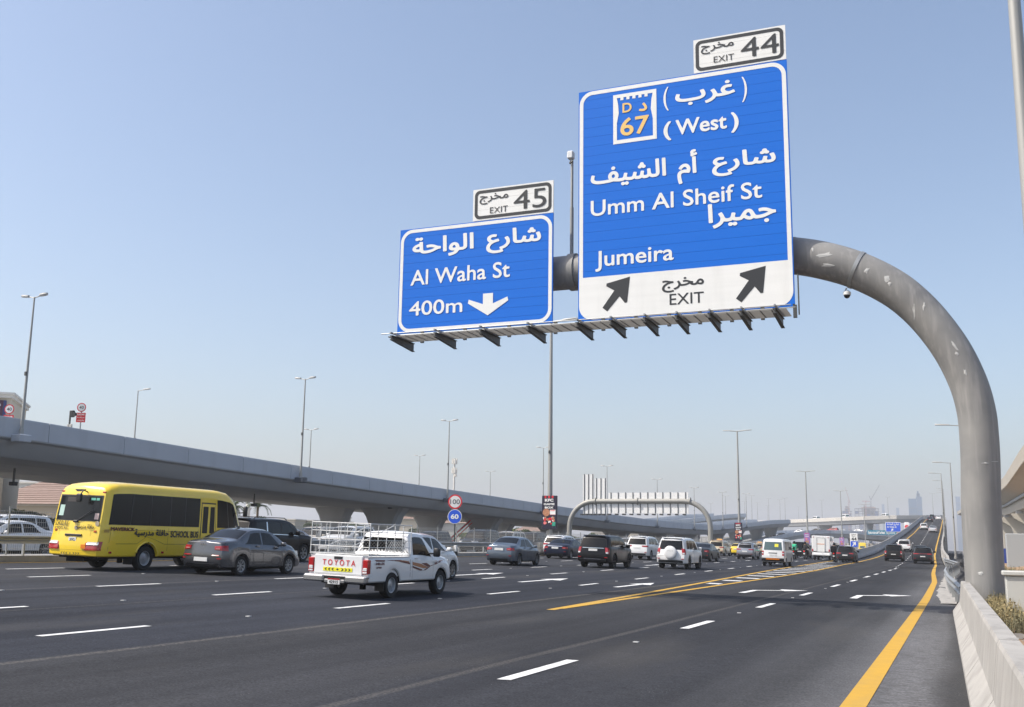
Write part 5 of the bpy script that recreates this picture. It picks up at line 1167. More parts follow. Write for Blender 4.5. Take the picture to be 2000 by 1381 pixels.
mb = MB(); mb.box(-.17,.17,-.16,-.14,.37,.52); mb.build('number_plate', PLATE, e); mb = MB(); mb.box(-.17,.17,-.163,-.15,.485,.52); mb.build('plate_stripe', TAIL, e)
lettering('42915', SBLK, ((0,-.168,.43),(1,0,0),(0,0,1)), e, box=(-.13,.13,-.04,.04), weight=.02, res=24)
for sg in (1,-1):   # mud flaps
    mb = MB(); mb.box(*(sorted((sg*.60,sg*.86))),.87,.89,.20,.55); mb.build('mud_flap', TRIM, e)
S.top_patch(e, GLASS, 'windscreen', 3.36, 3.90, 9.1, .005)
S.side_patch(e, GLASS, 'door_window', 5.35, 7.85, lambda t: lerp(2.50,2.62,t), lambda t: lerp(3.62,3.22,t), .005)
mb = MB(); mb.bbox(-.62,.62,2.285,2.33,1.20,1.62,.03); mb.build('rear_cab_window', GLASS, e)
seams(e, S, (2.40,3.66), .4, 5.0, mat('seam_grey',(.3,.3,.3),.6)); S.side_patch(e, mat('seam_grey',(.3,.3,.3),.6), 'bed_gap', .3, 5, 2.262, 2.285, .003, ny=1)
handles(e, S, (2.62,), 4.3, WP); mirror(e, S, 3.55, 1.24, TRIM, .17, (.09,.07,.13)); S.side_patch(e, TRIM, 'sill_step', 0, .35, 2.3, 3.7, .01)
S.corner_patch(e, CLEAR, 'headlight', -.30, .42, .86, 1.0, .01, rear=False)
wheels(e, S, mat('steel_rim',(.45,.46,.47),.4,.5), 0, w=.22, key='truck')
# side decal: sweeping flame strips and lettering
MAR = mat('decal_maroon', (.13,.025,.02), .45); ORG = mat('decal_orange', (.42,.17,.07), .45); DGY = mat('decal_grey', (.16,.13,.12), .45)
def decal(poly, m, nm='decal', off=.006):
    for sg in (1,-1):
        mb = MB(); vs = []
        for y, z in poly:
            p = S.side_at(y, z, off); vs.append((p[0]*sg, p[1], p[2]))
        mb.add(vs, [tuple(range(len(vs))) if sg > 0 else tuple(reversed(range(len(vs))))]); mb.build(nm, m, e, fix=False)
decal([(.28,1.04),(.85,1.03),(.80,.99),(.36,.995)], MAR); decal([(.86,1.03),(1.6,.985),(2.25,.90),(2.24,.95),(1.7,1.03)], MAR); decal([(1.35,1.0),(1.9,.985),(2.2,.955),(2.2,.985),(1.85,1.015)], ORG, off=.0075)
decal([(2.38,.97),(2.9,.91),(3.35,.80),(3.05,.78),(2.4,.88)], ORG); decal([(2.38,.86),(2.95,.755),(3.0,.72),(2.85,.715),(2.40,.81)], MAR, off=.0075); decal([(3.0,.715),(3.55,.87),(3.95,.90),(3.5,.84),(3.2,.73)], MAR, off=.009)
decal([(2.9,.93),(3.25,.93),(3.5,.84),(3.3,.82)], MAR, off=.0085); decal([(3.7,.93),(4.1,.98),(4.55,.97),(4.1,.94),(3.8,.88)], MAR); decal([(3.7,.98),(4.15,1.0),(4.4,.985),(4.1,.97)], ORG, off=.0075)
for sg in (1,-1):
    f = ((sg*(S.h+.008),.56,.90),(0,sg*1.0,0),(0,0,1)); lettering('HILUX', MAR, f, e, box=(-.20,.26,.0,.07), weight=.05, res=20); lettering('2700', MAR, f, e, box=(-.18,.10,-.09,-.04), weight=.04, res=18)
# pipe rack: rails, posts and diamond mesh, every rail a part of its own
RK = mat('rack_white', (.66,.66,.64), .45, noise=(4,.4,(.5,.48,.44)))
rk = lambda pts, r=.018, nm='rack_rail': (lambda mb: mb.tube(pts, r, 6) and mb.build(nm, RK, e, smooth=60))(MB())
xo = S.h-.03; z0, z1 = 1.13, 1.98
for z in (1.16,1.36,1.55,1.76,1.98):
    rk([(-xo,.03,z),(xo,.03,z)], .017 if z in (1.16,1.98) else .011)
    for sg in (1,-1): rk([(sg*xo,.03,z),(sg*xo,2.28,z)], .017 if z in (1.16,1.98) else .011)
rk([(-xo,2.28,1.98),(xo,2.28,1.98)],.02); rk([(-xo,2.28,1.16),(xo,2.28,1.16)],.02)
for x in (-xo,-.42,0,.42,xo): rk([(x,.03,z0),(x,.03,z1)],.015 if abs(x) > .8 else .011,'rack_post')
for sg in (1,-1):
    for y in (.45,.9,1.35,1.8,2.28): rk([(sg*xo,y,z0),(sg*xo,y,z1)],.012,'rack_post')
    mb = MB()
    for i in range(15):
        for d in (1,-1):
            y = .85+i*.095; a = (y, 1.2); b_ = (y+d*.33, 1.53)
            if .8 < b_[0] < 2.25: mb.tube([(sg*xo,a[0],a[1]),(sg*xo,b_[0],b_[1])],.006,4,cap=False)
    mb.build('rack_mesh', RK, e)
rk([(-.6,2.28,1.98),(-.6,2.28,1.16)],.016,'rack_post'); rk([(.6,2.28,1.98),(.6,2.28,1.16)],.016,'rack_post')
mb = MB()
for i in range(17):
    for d in (1,-1):
        x = -.8+i*.10; b_ = x+d*.36
        if -.86 < b_ < .86: mb.tube([(x,2.26,1.2),(b_,2.26,1.56)],.008,4,cap=False)
mb.build('rack_mesh', mat('mesh_dark',(.05,.05,.05),.6), e)
for q in ((-.35,-.35),(.35,.35)): rk([(q[0],.03,1.36),(q[1],2.28,1.98)],.012)
put(e, 757, 1168, S, .22, (1.0,.95,.93))
PICK = e
# ---- school bus
e = empty('school_bus', label='yellow school bus with dark windows at the far left of the traffic', cat='bus')
Lb = 6.99; top = [(0,2.50),(.1,2.57),(.4,2.62),(1.0,2.65),(5.6,2.64),(6.2,2.58),(6.6,2.42),(6.9,2.0),(6.99,1.6)]
S = Shape(Lb, 2.05, top, [(0,1.30),(6.2,1.30),(6.7,1.25),(6.99,1.1)], [(.35,.16),(.45,.03),(.55,0),(.75,.0),(.80,.05),(1.25,.08),(2.2,.20),(2.45,.27),(2.62,.42)], [(.35,.1),(.6,0),(1.2,.06),(2.4,.5)], (1.98,5.92), .37, sill=.42, tumble=.055, tr=.11, tf=.25, br=.07, bf=.2, sh=.012, arch=.09, soft=.04)
S.tumble = .06
_sec = S.sec
def bsec(y):
    P = _sec(y); W = S.hw(y); B = P[5][1]; Tp = P[12][1]-.02; r = .24; Wr = W-.05
    Q = P[:6]+[(W-.018,lerp(B,Tp-r,.4)),(W-.035,lerp(B,Tp-r,.8)),(Wr,Tp-r),(Wr-.05,Tp-r*.5),(Wr-.18,Tp-r*.16),(Wr*.55,Tp-.01),(0,Tp+.02)]; return Q
S.sec = bsec
S.body(e, YP)
SG = mat('seam_ochre', (.30,.19,.02), .6)
SMOKE = mat('smoked_glass', (.014,.015,.015), rough=.08, spec=.22)
S.side_patch(e, SMOKE, 'window_band', 5.15, 7.55, .24, 4.36, .005, both=True, ny=30)
S.side_patch(e, SMOKE, 'front_side_window', 5.15, 7.5, 5.32, lambda t: lerp(6.7,6.4,t), .005, ny=14)
for y in (1.15,2.05,2.95,3.65): S.side_patch(e, mat('divider_grey',(.06,.06,.055),.5), 'window_divider', 5.15, 7.55, y-.012, y+.012, .009, ny=1)
S.side_patch(e, mat('divider_grey',(.06,.06,.055),.5), 'window_divider', 5.15, 7.5, 5.95, 5.98, .009, ny=1)
# folding door on the right side
S.side_patch(e, TRIM, 'door_frame', .75, 7.0, 4.43, 5.23, .004, both=False)
for a, b in ((4.48,4.81),(4.85,5.18)):
    S.side_patch(e, YP, 'door_leaf', .8, 6.9, a-.02, b+.02, .010, both=False); S.side_patch(e, SMOKE, 'door_window', 3.6, 6.7, a+.035, b-.035, .014, both=False); S.side_patch(e, SMOKE, 'door_window', 1.1, 2.0, a+.04, b-.04, .014, both=False)
S.side_patch(e, YP, 'door_header', 7.05, 7.7, 4.40, 5.26, .010, both=False)
for kk in (2.15, 3.75): S.side_patch(e, SG, 'body_crease', kk, kk+.05, .3, 4.38, .003)
for y in (.35,2.9,4.36,5.3): S.side_patch(e, SG, 'panel_seam', .4, 5.0, y-.006, y+.006, .003, ny=1)
# raised lip round the wheel arches
for yw in S.wheels:
    for sg in (1,-1):
        pts = []
        for i in range(15):
            a = math.radians(-5+190*i/14); A = S.R+S.arch+.03; z = S.R+math.sin(a)*A; y = yw+math.cos(a)*A*1.02
            if z > S.sill: p = S.side_at(y, z, .012); pts.append((p[0]*sg,p[1],p[2]))
        mb = MB(); mb.tube(pts, .03, 6); mb.build('arch_lip', YP, e, smooth=60)
# back of the bus
S.cap_patch(e, TRIM, 'rear_window_frame', -.86, .86, 1.44, 2.21, .006, top_in=.03, bot_in=-.0); S.cap_patch(e, SMOKE, 'rear_window', -.82, .82, 1.47, 2.17, .012, top_in=.04)
S.cap_patch(e, mat('box_charcoal',(.035,.03,.03),.7), 'destination_box', -.5, .02, 2.0, 2.14, .016)  # near-black destination box at the top of the rear window
S.cap_patch(e, mat('sticker_mint',(.42,.58,.52),.5), 'sticker', -.76, -.56, 1.58, 1.90, .017); S.cap_patch(e, mat('sticker_pink',(.60,.45,.42),.5), 'sticker', .66, .80, 1.50, 1.68, .017); S.cap_patch(e, mat('sticker_green',(.15,.50,.38),.5), 'sticker', .42, .58, 2.06, 2.13, .017); S.cap_patch(e, mat('sticker_green',(.15,.50,.38),.5), 'sticker', .61, .72, 2.06, 2.13, .017)
for sg in (1,-1):
    x = .80*sg; p = S.cap(x,2.33); mb = MB(); mb.bbox(x-.06,x+.06,p[1]-.02,p[1]+.03,2.28,2.33,.01); mb.build('marker_lamp', TAIL, e)
    mb = MB(); p = S.cap(sg*.76,1.18); mb.bbox(sg*.76-.05,sg*.76+.05,p[1]-.02,p[1]+.03,1.12,1.18,.01); mb.build('indicator', mat('orange_lens',(.55,.10,.02),.2), e)
S.corner_patch(e, TAIL, 'tail_lamp', -.40, .12, .60, .86, .02); S.corner_patch(e, CLEAR, 'tail_lamp_lens', -.34, .02, .76, .84, .034)
mb = MB(); y = S.cap(0,1.0)[1]; mb.bbox(-.32,.32,y-.035,y+.02,.985,1.055,.012); mb.build('tailgate_handle', BLACK, e)
S.cap_patch(e, SG, 'hatch_seam', -.62, .62, .585, .593, .005); S.cap_patch(e, SG, 'hatch_seam', -.62, -.613, .59, 1.2, .005, n=1); S.cap_patch(e, SG, 'hatch_seam', .613, .62, .59, 1.2, .005, n=1)
y = S.cap(.03,.9)[1]; mb = MB(); mb.box(-.14,.14,y-.03,y+.02,.82,.96); mb.build('number_plate', PLATE, e); lettering('37G', SBLK, ((0,y-.034,.885),(1,0,0),(0,0,1)), e, box=(-.10,.10,-.04,.04), weight=.02, res=16)
lettering('SCHOOL BUS', SBLK, ((-.50,S.cap(-.5,1.33)[1]-.03,1.33),(1,-.05,0),(0,0,1)), e, box=(-.30,.24,-.05,.10), weight=.02, res=24)
lettering('SCHOOL BUS', SBLK, ((-.50,S.cap(-.5,1.22)[1]-.03,1.22),(1,-.05,0),(0,0,1)), e, box=(-.30,.24,-.04,.035), weight=.02, res=24)
lettering('حافلة مدرسية', SBLK, ((.42,S.cap(.42,1.28)[1]-.03,1.26),(1,.04,0),(0,0,1)), e, box=(-.34,.32,-.07,.09), weight=.03, res=24)
chevrons(e, S.cap(0,.48)[1]-.025, .49, .10, .028, .095, 3)
p = S.cap(.5,.66); mb = MB(); mb.box(.38,.56,p[1]-.02,p[1]+.02,.64,.76); mb.build('orange_badge', AMB, e)
for (x, z, r) in ((.80,1.38,.075),(.06,1.24,.06)):
    p = S.cap(x,z); mb = MB(); mb.tube([(x,p[1]+.01,z),(x,p[1]-.02,z)], r, 20); mb.build('round_badge', CHROME, e)
mb = MB(); y = S.cap(-.1,2.42)[1]; mb.add([(-.32,y-.02,2.38),(.12,y-.02,2.38),(.03,y-.03,2.31),(-.22,y-.03,2.31),(-.32,y+.05,2.38),(.12,y+.05,2.38)],[(0,1,2,3),(0,4,5,1)]); mb.build('roof_vent', BLACK, e)
mb = MB(); p = Vector(S.cap(.2,2.3)); mb.tube([p,p+Vector((.06,-.22,.05)),p+Vector((.02,-.30,-.1))],.018,6); mb.bbox(p.x-.07,p.x+.13,p.y-.38,p.y-.28,p.z-.30,p.z-.06,.03); mb.build('rear_mirror', BLACK, e)
mb = MB(); p = Vector(S.cap(.02,1.44)); mb.tube([p+Vector((0,-.04,-.02)),p+Vector((.62,-.03,.34))],.012,6); mb.bbox(p.x-.09,p.x+.09,p.y-.07,p.y,p.z-.05,p.z+.02,.02); mb.build('wiper', BLACK, e)
for sg in (1,-1):
    f = ((sg*(S.h-.0+.012),3.0,1.14),(0,sg*1.0,0),(0,0,1))
    lettering('SCHOOL BUS', SBLK, f, e, box=(.0,1.33,-.12,.09) if sg>0 else (-1.33,-.0,-.11,.09), weight=.03, res=30)
    lettering('حافلة مدرسية', SBLK, f, e, box=(-1.62,-.09,-.13,.12) if sg>0 else (.1,1.4,-.13,.12), weight=.035, res=30)
    lettering('MAVERICK', MAR, f, e, box=(-2.62,-1.62,.05,.16) if sg>0 else (1.5,2.4,.03,.14), weight=.05, res=24)
    for z in (.06,.09,.12): MB().add([(sg*(S.h+.011),.12 if sg>0 else 5.3,1.13+z-.05),(sg*(S.h+.011),.34 if sg>0 else 5.5,1.13+z-.05),(sg*(S.h+.011),.34 if sg>0 else 5.5,1.145+z-.05),(sg*(S.h+.011),.12 if sg>0 else 5.3,1.145+z-.05)],[(0,1,2,3)]).build('decal', MAR, e, fix=False)
for y in (.45,2.7):
    p = S.side_at(y,.56,.01); mb = MB(); mb.bbox(p[0]-.01,p[0]+.015,y-.05,y+.05,.52,.58,.005); mb.build('side_reflector', TAIL, e)
for sg in (1,-1): mb = MB(); mb.box(*(sorted((sg*.62,sg*.95))),1.46,1.49,.18,.5); mb.build('mud_flap', TRIM, e)
mb = MB(); mb.box(-.7,-.2,.5,1.2,.22,.45); mb.box(-.25,.3,.25,.6,.25,.45); mb.tube([(.35,.1,.3),(.35,1.0,.32)],.05,8); mb.build('exhaust_and_tank', UNDER, e)
mirror(e, S, 6.5, 1.95, BLACK, .22, (.07,.06,.18))
S.corner_patch(e, CLEAR, 'headlight', -.34, .2, .70, .92, .01, rear=False); S.top_patch(e, SMOKE, 'windscreen', 6.35, 6.95, 9.5, .01)
wheels(e, S, mat('steel_rim',(.45,.46,.47),.4,.5), 0, w=.24, key='truck')
put(e, 275, 1114, S, .24, 1.08)
BUS = e
# ---------------------------------------------------------------- the rest of the traffic
def van(label, m, L=4.7, W=1.7, H=1.98, group=None, name='van', cat='van', yellow=False):
    e = empty(name, label=label, cat=cat, group=group); k = L/4.7
    top = [(0,H-.10),(.2,H-.02),(.8,H),(3.6*k,H-.01),(4.0*k,H-.14),(4.5*k,1.25),(4.7*k,.95)]
    S = Shape(L, W, top, [(0,1.12),(4.2*k,1.10),(4.7*k,.8)], [(.3,.1),(.5,0),(.7,0),(.75,.03),(1.2,.06),(H,.22)], [(.3,.06),(.6,0),(1.2,.1)], (.85,3.4*k), .32, sill=.33, tumble=.10, tr=.08, tf=.2, br=.04, sh=.02)
    S.body(e, m); S.cap_patch(e, GLASSG, 'rear_window', -.66, .66, 1.17, 1.75, .008, top_in=.07)
    for a, b, n_ in ((.3,1.5,'rear_side_window'),(1.58,2.75,'side_window')): S.side_patch(e, GLASS, n_, 5.3, 7.6, a, b, .004)
    S.side_patch(e, GLASS, 'front_side_window', 5.3, 7.6, 2.85, lambda t: lerp(4.1,3.8,t)*k, .004); S.top_patch(e, GLASS, 'windscreen', 3.95*k, 4.5*k, 9.3)
    S.corner_patch(e, TAIL, 'tail_lamp', -.10, .10, .78, 1.10, .012); S.corner_patch(e, CLEAR, 'tail_lamp_lens', -.08, .02, .92, .99, .022)
    S.cap_patch(e, TRIM, 'handle_strip', -.30, .30, .93, .985, .02, skirt=.01); plate_(e, S, .82, w=.5)
    S.cap_patch(e, TRIM, 'rear_bumper', -S.h+.05, S.h-.05, .36, .60, .035, skirt=.03)
    S.cap_patch(e, AMB, 'reflective_band', -.48, .48, .47, .58, .05)
    for i in range(-4,5): S.cap_patch(e, UNDER, 'band_bar', i*.11-.018, i*.11+.018, .475, .575, .054, n=1, nz=1)
    if yellow: S.cap_patch(e, mat('notice_yellow',(.75,.68,.05),.5), 'notice', .12, .38, 1.40, 1.62, .013)
    seams(e, S, (1.55,2.8)); mirror(e, S, 3.85*k, 1.35, TRIM, .14, (.07,.05,.12)); wheels(e, S, mat('steel_rim',(.45,.46,.47),.4,.5), 0, w=.2, key='truck'); return e, S
# black full-size SUV ahead of the bus
e, S = suv('large black SUV with chrome pillar, half hidden behind the grey sedan and the pickup', KB, L=5.3, W=2.02, H=1.90, R=.40, wb=(1.2,4.25), rim=RIM, belt=1.18, plate_z=.85)
S.side_patch(e, CHROME, 'window_trim', 5.12, 5.28, .6, 3.75, .008); S.side_patch(e, CHROME, 'chrome_pillar', 5.2, 7.8, 1.32, 1.42, .008)
put(e, 588, 1097, S, .25, 1.0, wheel=1)
e, S = sedan('white hatchback with a terracotta roof just beyond the white pickup', WP, L=4.3, W=1.74, H=1.55, roof=mat('roof_terracotta',(.36,.09,.03),.35,0,.6), hatch=True, name='hatchback'); put(e, 879, 1131, S, .2, 1.03, wheel=1)
e, S = sedan('blue grey compact sedan with a small boot spoiler, right of the round speed signs', BLG, L=4.25, W=1.67, H=1.51, deck=1.08, plate=True); put(e, 1011, 1105, S, .2, 1.0)
e, S = sedan('low dark navy coupe like sedan left of the black SUV', NAVYP, L=4.9, W=1.87, H=1.40, deck=1.0, swoop=-.1, rim=RIMD); put(e, 1113, 1092, S, .2, 1.0)
S.cap_patch(e, CHROME, 'chrome_strip', -.55, .55, .86, .90, .02)
e, S = suv('white crossover showing its roof over the navy sedan', WP, L=4.5, W=1.84, H=1.62, belt=1.02, lamp='wide'); put(e, 1106, 1087, S, .25, 1.0)
e, S = suv('boxy black SUV with chrome tailgate strip in the middle of the traffic', KB, L=4.79, W=1.93, H=1.79, R=.39, rim=RIMD, upright=.20, belt=1.10, trim=None, plate_z=.98, lamp='vertical', rails=False)
S.cap_patch(e, CHROME, 'chrome_strip', -.62, .62, 1.07, 1.10, .015); S.cap_patch(e, CHROME, 'exhaust_strip', -.5, .5, .46, .52, .03); put(e, 1196, 1110, S, .25, 1.0)
e, S = suv('white SUV with dark rear window, left of the one carrying a spare wheel', WP, L=4.8, W=1.86, H=1.83, belt=1.15, lamp='wide', plate_z=.92); put(e, 1269, 1094, S, .25, 1.0)
e, S = suv('white SUV with a white spare wheel cover on its tailgate', WP, L=4.8, W=1.88, H=1.88, R=.39, belt=1.12, upright=.18, spare=True, plate_z=.74, lamp='vertical', lampz=1.2)
for o in [c for c in e.children if c.name.startswith('number_plate')]: o.location = (-.62,.02,0)
put(e, 1343, 1112, S, .25, .98)
e, S = sedan('dark grey sedan right of the white SUV with the spare wheel', DG, L=4.85, W=1.82, H=1.46, deck=1.06); put(e, 1387, 1097, S, .2, 1.0)
e, S = sedan('bluish sedan mostly hidden ahead of the dark grey sedan', BLG, L=4.6, W=1.78, H=1.46, detail=0); put(e, 1364, 1087, S, .2, 1.0)
e, S = suv('sand coloured taxi SUV with a red roof', TAN, L=4.7, W=1.85, H=1.74, belt=1.05, roof=REDPT, lamp='wide', taxi=True); put(e, 1415, 1086, S, .25, 1.0)
e, S = suv('silver compact SUV between the taxi and the white van', SIL, L=4.3, W=1.77, H=1.64, R=.34, wb=(.85,3.5), belt=1.08, lamp='wide', lampz=1.06, upright=.3); put(e, 1472, 1093, S, .25, 1.0)
e, S = sedan('yellow car hidden behind the silver compact SUV', YP, L=4.3, W=1.74, H=1.46, detail=0); put(e, 1452, 1086, S, .2, 1.0)
e, S = suv('sand coloured taxi with a red roof seen just left of the white van', TAN, L=4.6, W=1.8, H=1.6, belt=1.02, roof=REDPT, lamp='wide', detail=0, taxi=True); put(e, 1492, 1082.5, S, .25, 1.0)
e, S = van('white minivan with a yellow notice in its rear window and orange bumper band', WP, yellow=True); put(e, 1533, 1107, S, .2, 1.04)
e, S = suv('boxy matt black off roader ahead of the delivery rider', KB, L=4.6, W=1.9, H=1.86, upright=.06, belt=1.15, rails=False, R=.41, rim=RIMD); put(e, 1577, 1091, S, .25, 1.05)
e, S = sedan('small blue grey saloon left of the white box truck', BLG, L=4.5, W=1.78, H=1.47); put(e, 1593, 1084.5, S, .2, 1.05)
e, S = suv('dark grey crossover over the striped gore beside the ramp wall', DG, L=4.55, W=1.84, H=1.68, R=.36, belt=1.06, lamp='wide', upright=.34, rails=False); put(e, 1668, 1100, S, .25, 1.0)
e, S = suv('white SUV whose roof shows over the dark grey crossover', WP, L=4.6, W=1.85, H=1.75, detail=0); put(e, 1672, 1092, S, .25, 1.0)
e, S = suv('black SUV between the box truck and the dark grey crossover', KB, L=4.7, W=1.88, H=1.78, detail=0); put(e, 1641, 1088, S, .25, 1.0)
e, S = van('yellow school minibus far away beside the exit 44 sign', YP, L=6, W=2.0, H=2.6, name='school_bus', cat='bus'); put(e, 1692, 1080, S, .2, 1.0)
e, S = suv('white SUV far ahead beside the small yellow bus', WP, L=4.6, W=1.85, H=1.7, detail=0); put(e, 1702, 1080, S, .25, .9)
# white box truck
e = empty('box_truck', label='white box truck with a rear door and red side lamps', cat='truck'); W_ = 1.95
S = Shape(6.0, W_, [(0,1.0),(4.2,1.0),(4.3,2.0),(4.6,2.1),(5.3,2.0),(5.9,1.3),(6,1.0)], [(0,.95),(6,.95)], [(.4,0),(1,0)], [(.3,0),(2,.2)], (1.3,4.8), .38, sill=.55, tr=.02, br=.0, sh=.02)
S.body(e, WP, name='cab'); mb = MB(); mb.bbox(-W_/2-.02,W_/2+.02,0,4.2,.86,2.72,.04); mb.build('cargo_box', WP, e)
mb = MB(); mb.box(-.42,.42,-.03,.0,.95,2.5); mb.build('rear_door', SWHT, e)
for x in (-.44,.44): mb = MB(); mb.tube([(x,-.045,.95),(x,-.045,2.5)],.02,6); mb.build('door_rod', STEEL, e)
mb = MB(); mb.box(-.40,.40,-.04,-.02,1.78,1.84); mb.build('orange_band', AMB, e); mb = MB(); mb.box(-.44,.44,-.04,-.01,2.48,2.52); mb.build('door_head', STEEL, e)
for sg in (1,-1):
    mb = MB(); mb.bbox(*sorted((sg*.84,sg*.97)),-.03,.02,.98,1.25,.01); mb.build('tail_lamp', TAIL, e); mb = MB(); mb.tube([(sg*.8,-.02,2.55),(sg*.8,.02,2.55)],.05,8); mb.build('marker_lamp', TAIL, e)
mb = MB(); mb.bbox(-.95,.95,-.16,.0,.55,.72,.02); mb.build('rear_bumper', WP, e); plate_(e, S, .78, w=.4, off=.04); wheels(e, S, mat('steel_rim',(.45,.46,.47),.4,.5), 0, w=.24, key='truck')
S.top_patch(e, GLASS, 'windscreen', 5.35, 5.85, 9.2); put(e, 1621, 1095, S, .24, 1.0)
# ---- traffic on the ramp
e, S = suv('bronze black SUV in the left lane at the foot of the ramp', BRNP, L=5.0, W=2.0, H=1.86, R=.42, belt=1.18, upright=.18, rails=False, lamp='vertical', lampz=1.15); put(e, 1762, 1097, S, .25, 1.0, ramp=True); RV = e
e, S = suv('dark SUV with a red light bar in the right ramp lane', DG, L=5.0, W=1.98, H=1.74, R=.42, belt=1.14, lamp='bar', upright=.26); put(e, 1820, 1102, S, .25, 1.0, ramp=True)
e, S = suv('dark car directly ahead of the SUV with the red light bar', KB, L=4.9, W=1.9, H=1.72, detail=1, lamp='bar'); put(e, 1812, 1095, S, .25, 1.0, ramp=True)
e, S = suv('white SUV climbing the ramp ahead of the bronze black SUV', WP, L=5.0, W=1.97, H=1.88, R=.4, belt=1.16, lamp='wide'); put(e, 1778, 1078.5, S, .25, 1.0, ramp=True)
e, S = suv('white SUV high on the ramp, in the left lane', WP, L=4.8, W=1.9, H=1.75, detail=0); put(e, 1811, 1035, S, .25, .95, ramp=True)
e, S = sedan('silver white sedan high on the ramp, in the right lane', paint('pearl',(.6,.6,.6),.2), L=4.8, W=1.84, H=1.47, detail=0); put(e, 1829, 1040, S, .2, 1.0, ramp=True)
e, S = sedan('dark sedan near the crest of the ramp', KB, L=4.8, W=1.85, H=1.47, detail=0); put(e, 1822, 1020, S, .2, 1.1, ramp=True)
e, S = suv('dark jeep with a spare wheel at the crest of the ramp', NAVYP, L=4.6, W=1.9, H=1.9, detail=0, spare=True); put(e, 1825, 1014.6, S, .25, 1.0, ramp=True)
e, S = sedan('white car at the crest of the ramp beside the right parapet', WP, L=4.6, W=1.8, H=1.5, detail=0); put(e, 1838, 1016, S, .2, 1.1, ramp=True)
# ---- oncoming traffic behind the median fence
CREAM = paint('cream', (.55,.50,.42)); opz = lambda x: .9-.012*abs(x+33)
def opp_put(e, S, u, X, z=None):   # u: pixel column of its tail, X: lane
    d = _ray(u, 1040); Y = d.y*(X/d.x); e.location = (X, Y, opz(X) if z is None else z); e.rotation_euler = (0, 0, PI)
for mk, u, X, lab in (
    (lambda l: sedan(l, WP, L=4.6, W=1.8, H=1.47), 97, -36.2, 'white sedan behind the wire fence at the left edge'),
    (lambda l: suv(l, WP, L=4.9, W=1.9, H=1.85), 86, -39.9, 'white SUV beyond the white sedan at the left edge'),
    (lambda l: sedan(l, SIL, L=4.6, W=1.8, H=1.47), 602, -36.2, 'silver sedan on the far carriageway behind the black SUV'),
    (lambda l: suv(l, CREAM, L=4.8, W=1.9, H=1.8), 655, -39.9, 'cream SUV seen through the pickup cage, left one'),
    (lambda l: suv(l, WP, L=4.8, W=1.9, H=1.78), 718, -36.2, 'white SUV seen through the pickup cage, right one'),
    (lambda l: suv(l, DG, L=4.7, W=1.9, H=1.75), 867, -39.9, 'dark SUV on the far carriageway between the pickup and the speed signs'),
    (lambda l: suv(l, DG, L=5.0, W=1.9, H=1.9), 962, -36.2, 'dark SUV behind the fence right of the speed signs'),
    (lambda l: suv(l, CREAM, L=4.9, W=1.9, H=1.85), 1014, -36.2, 'pale SUV behind the fence above the blue grey sedan'),
    (lambda l: suv(l, KB, L=4.9, W=1.9, H=1.85), 1057, -36.2, 'black SUV behind the fence left of the chicken billboard pole'),
    (lambda l: suv(l, WP, L=4.7, W=1.9, H=1.8), 1082, -39.9, 'white SUV behind the fence at the foot of the chicken billboard'),
    (lambda l: sedan(l, GP_, L=4.6, W=1.8, H=1.47), 1150, -36.2, 'grey sedan behind the fence by the left leg of the far gantry'),
    (lambda l: suv(l, WP, L=4.7, W=1.9, H=1.8), 1236, -39.9, 'white SUV behind the fence right of the boxy black SUV'),
    (lambda l: sedan(l, KB, L=4.6, W=1.8, H=1.47), 1290, -36.2, 'black sedan behind the fence under the far gantry arch'),
    (lambda l: suv(l, CREAM, L=4.7, W=1.9, H=1.8), 1330, -39.9, 'cream SUV behind the fence near the right leg of the far gantry')):
    e, S = mk(lab); opp_put(e, S, u, X)
# ---- small vehicles on the far bridges
def small(u, v, Y, m, label, kind='van', rz_=PI/2, sc=1.0, dz=-1.15):
    p = at(u, v, Y); p.y += 2.5; e, S = (van(label, m, name='van') if kind == 'van' else sedan(label, m, detail=0) if kind == 'sedan' else suv(label, m, detail=0)); e.location = (p.x,p.y,p.z+dz); e.rotation_euler = (0,0,rz_); e.scale = (sc,)*3
small(1597,1012,518,WP,'white van on the pale bridge above the gore','van',.5,1.1); small(1654,1009.5,508,WP,'white box van on the pale bridge left of the crane block','van',.4,1.25); small(1733,1007,502,WP,'white van on the pale bridge right of the crane block','van',.5,1.1)
small(1636,1036,413,REDPT,'red car on the lower overpass','suv',1.2,.95,-.7); small(1604,1035.5,408,KB,'black car on the lower overpass left of the red one','sedan',1.2,1.0,-.8); small(1686,1037,414,WP,'white car on the lower overpass right of the red one','sedan',1.2,1.0,-.8)
small(1569,1038,388,WP,'white car where the lower overpass starts to descend','sedan',.9,1.0,-.7); small(1531,1045.5,362,WP,'white car on the descending arm of the lower overpass, upper one','sedan',.7,1.0,-.6); small(1513,1050,345,WP,'white car on the descending arm of the lower overpass, lower one','sedan',.6,1.0,-.6); small(1476,1021,400,WP,'white car on the flyover right of the second chicken billboard','sedan',.3,1.0,-.7)
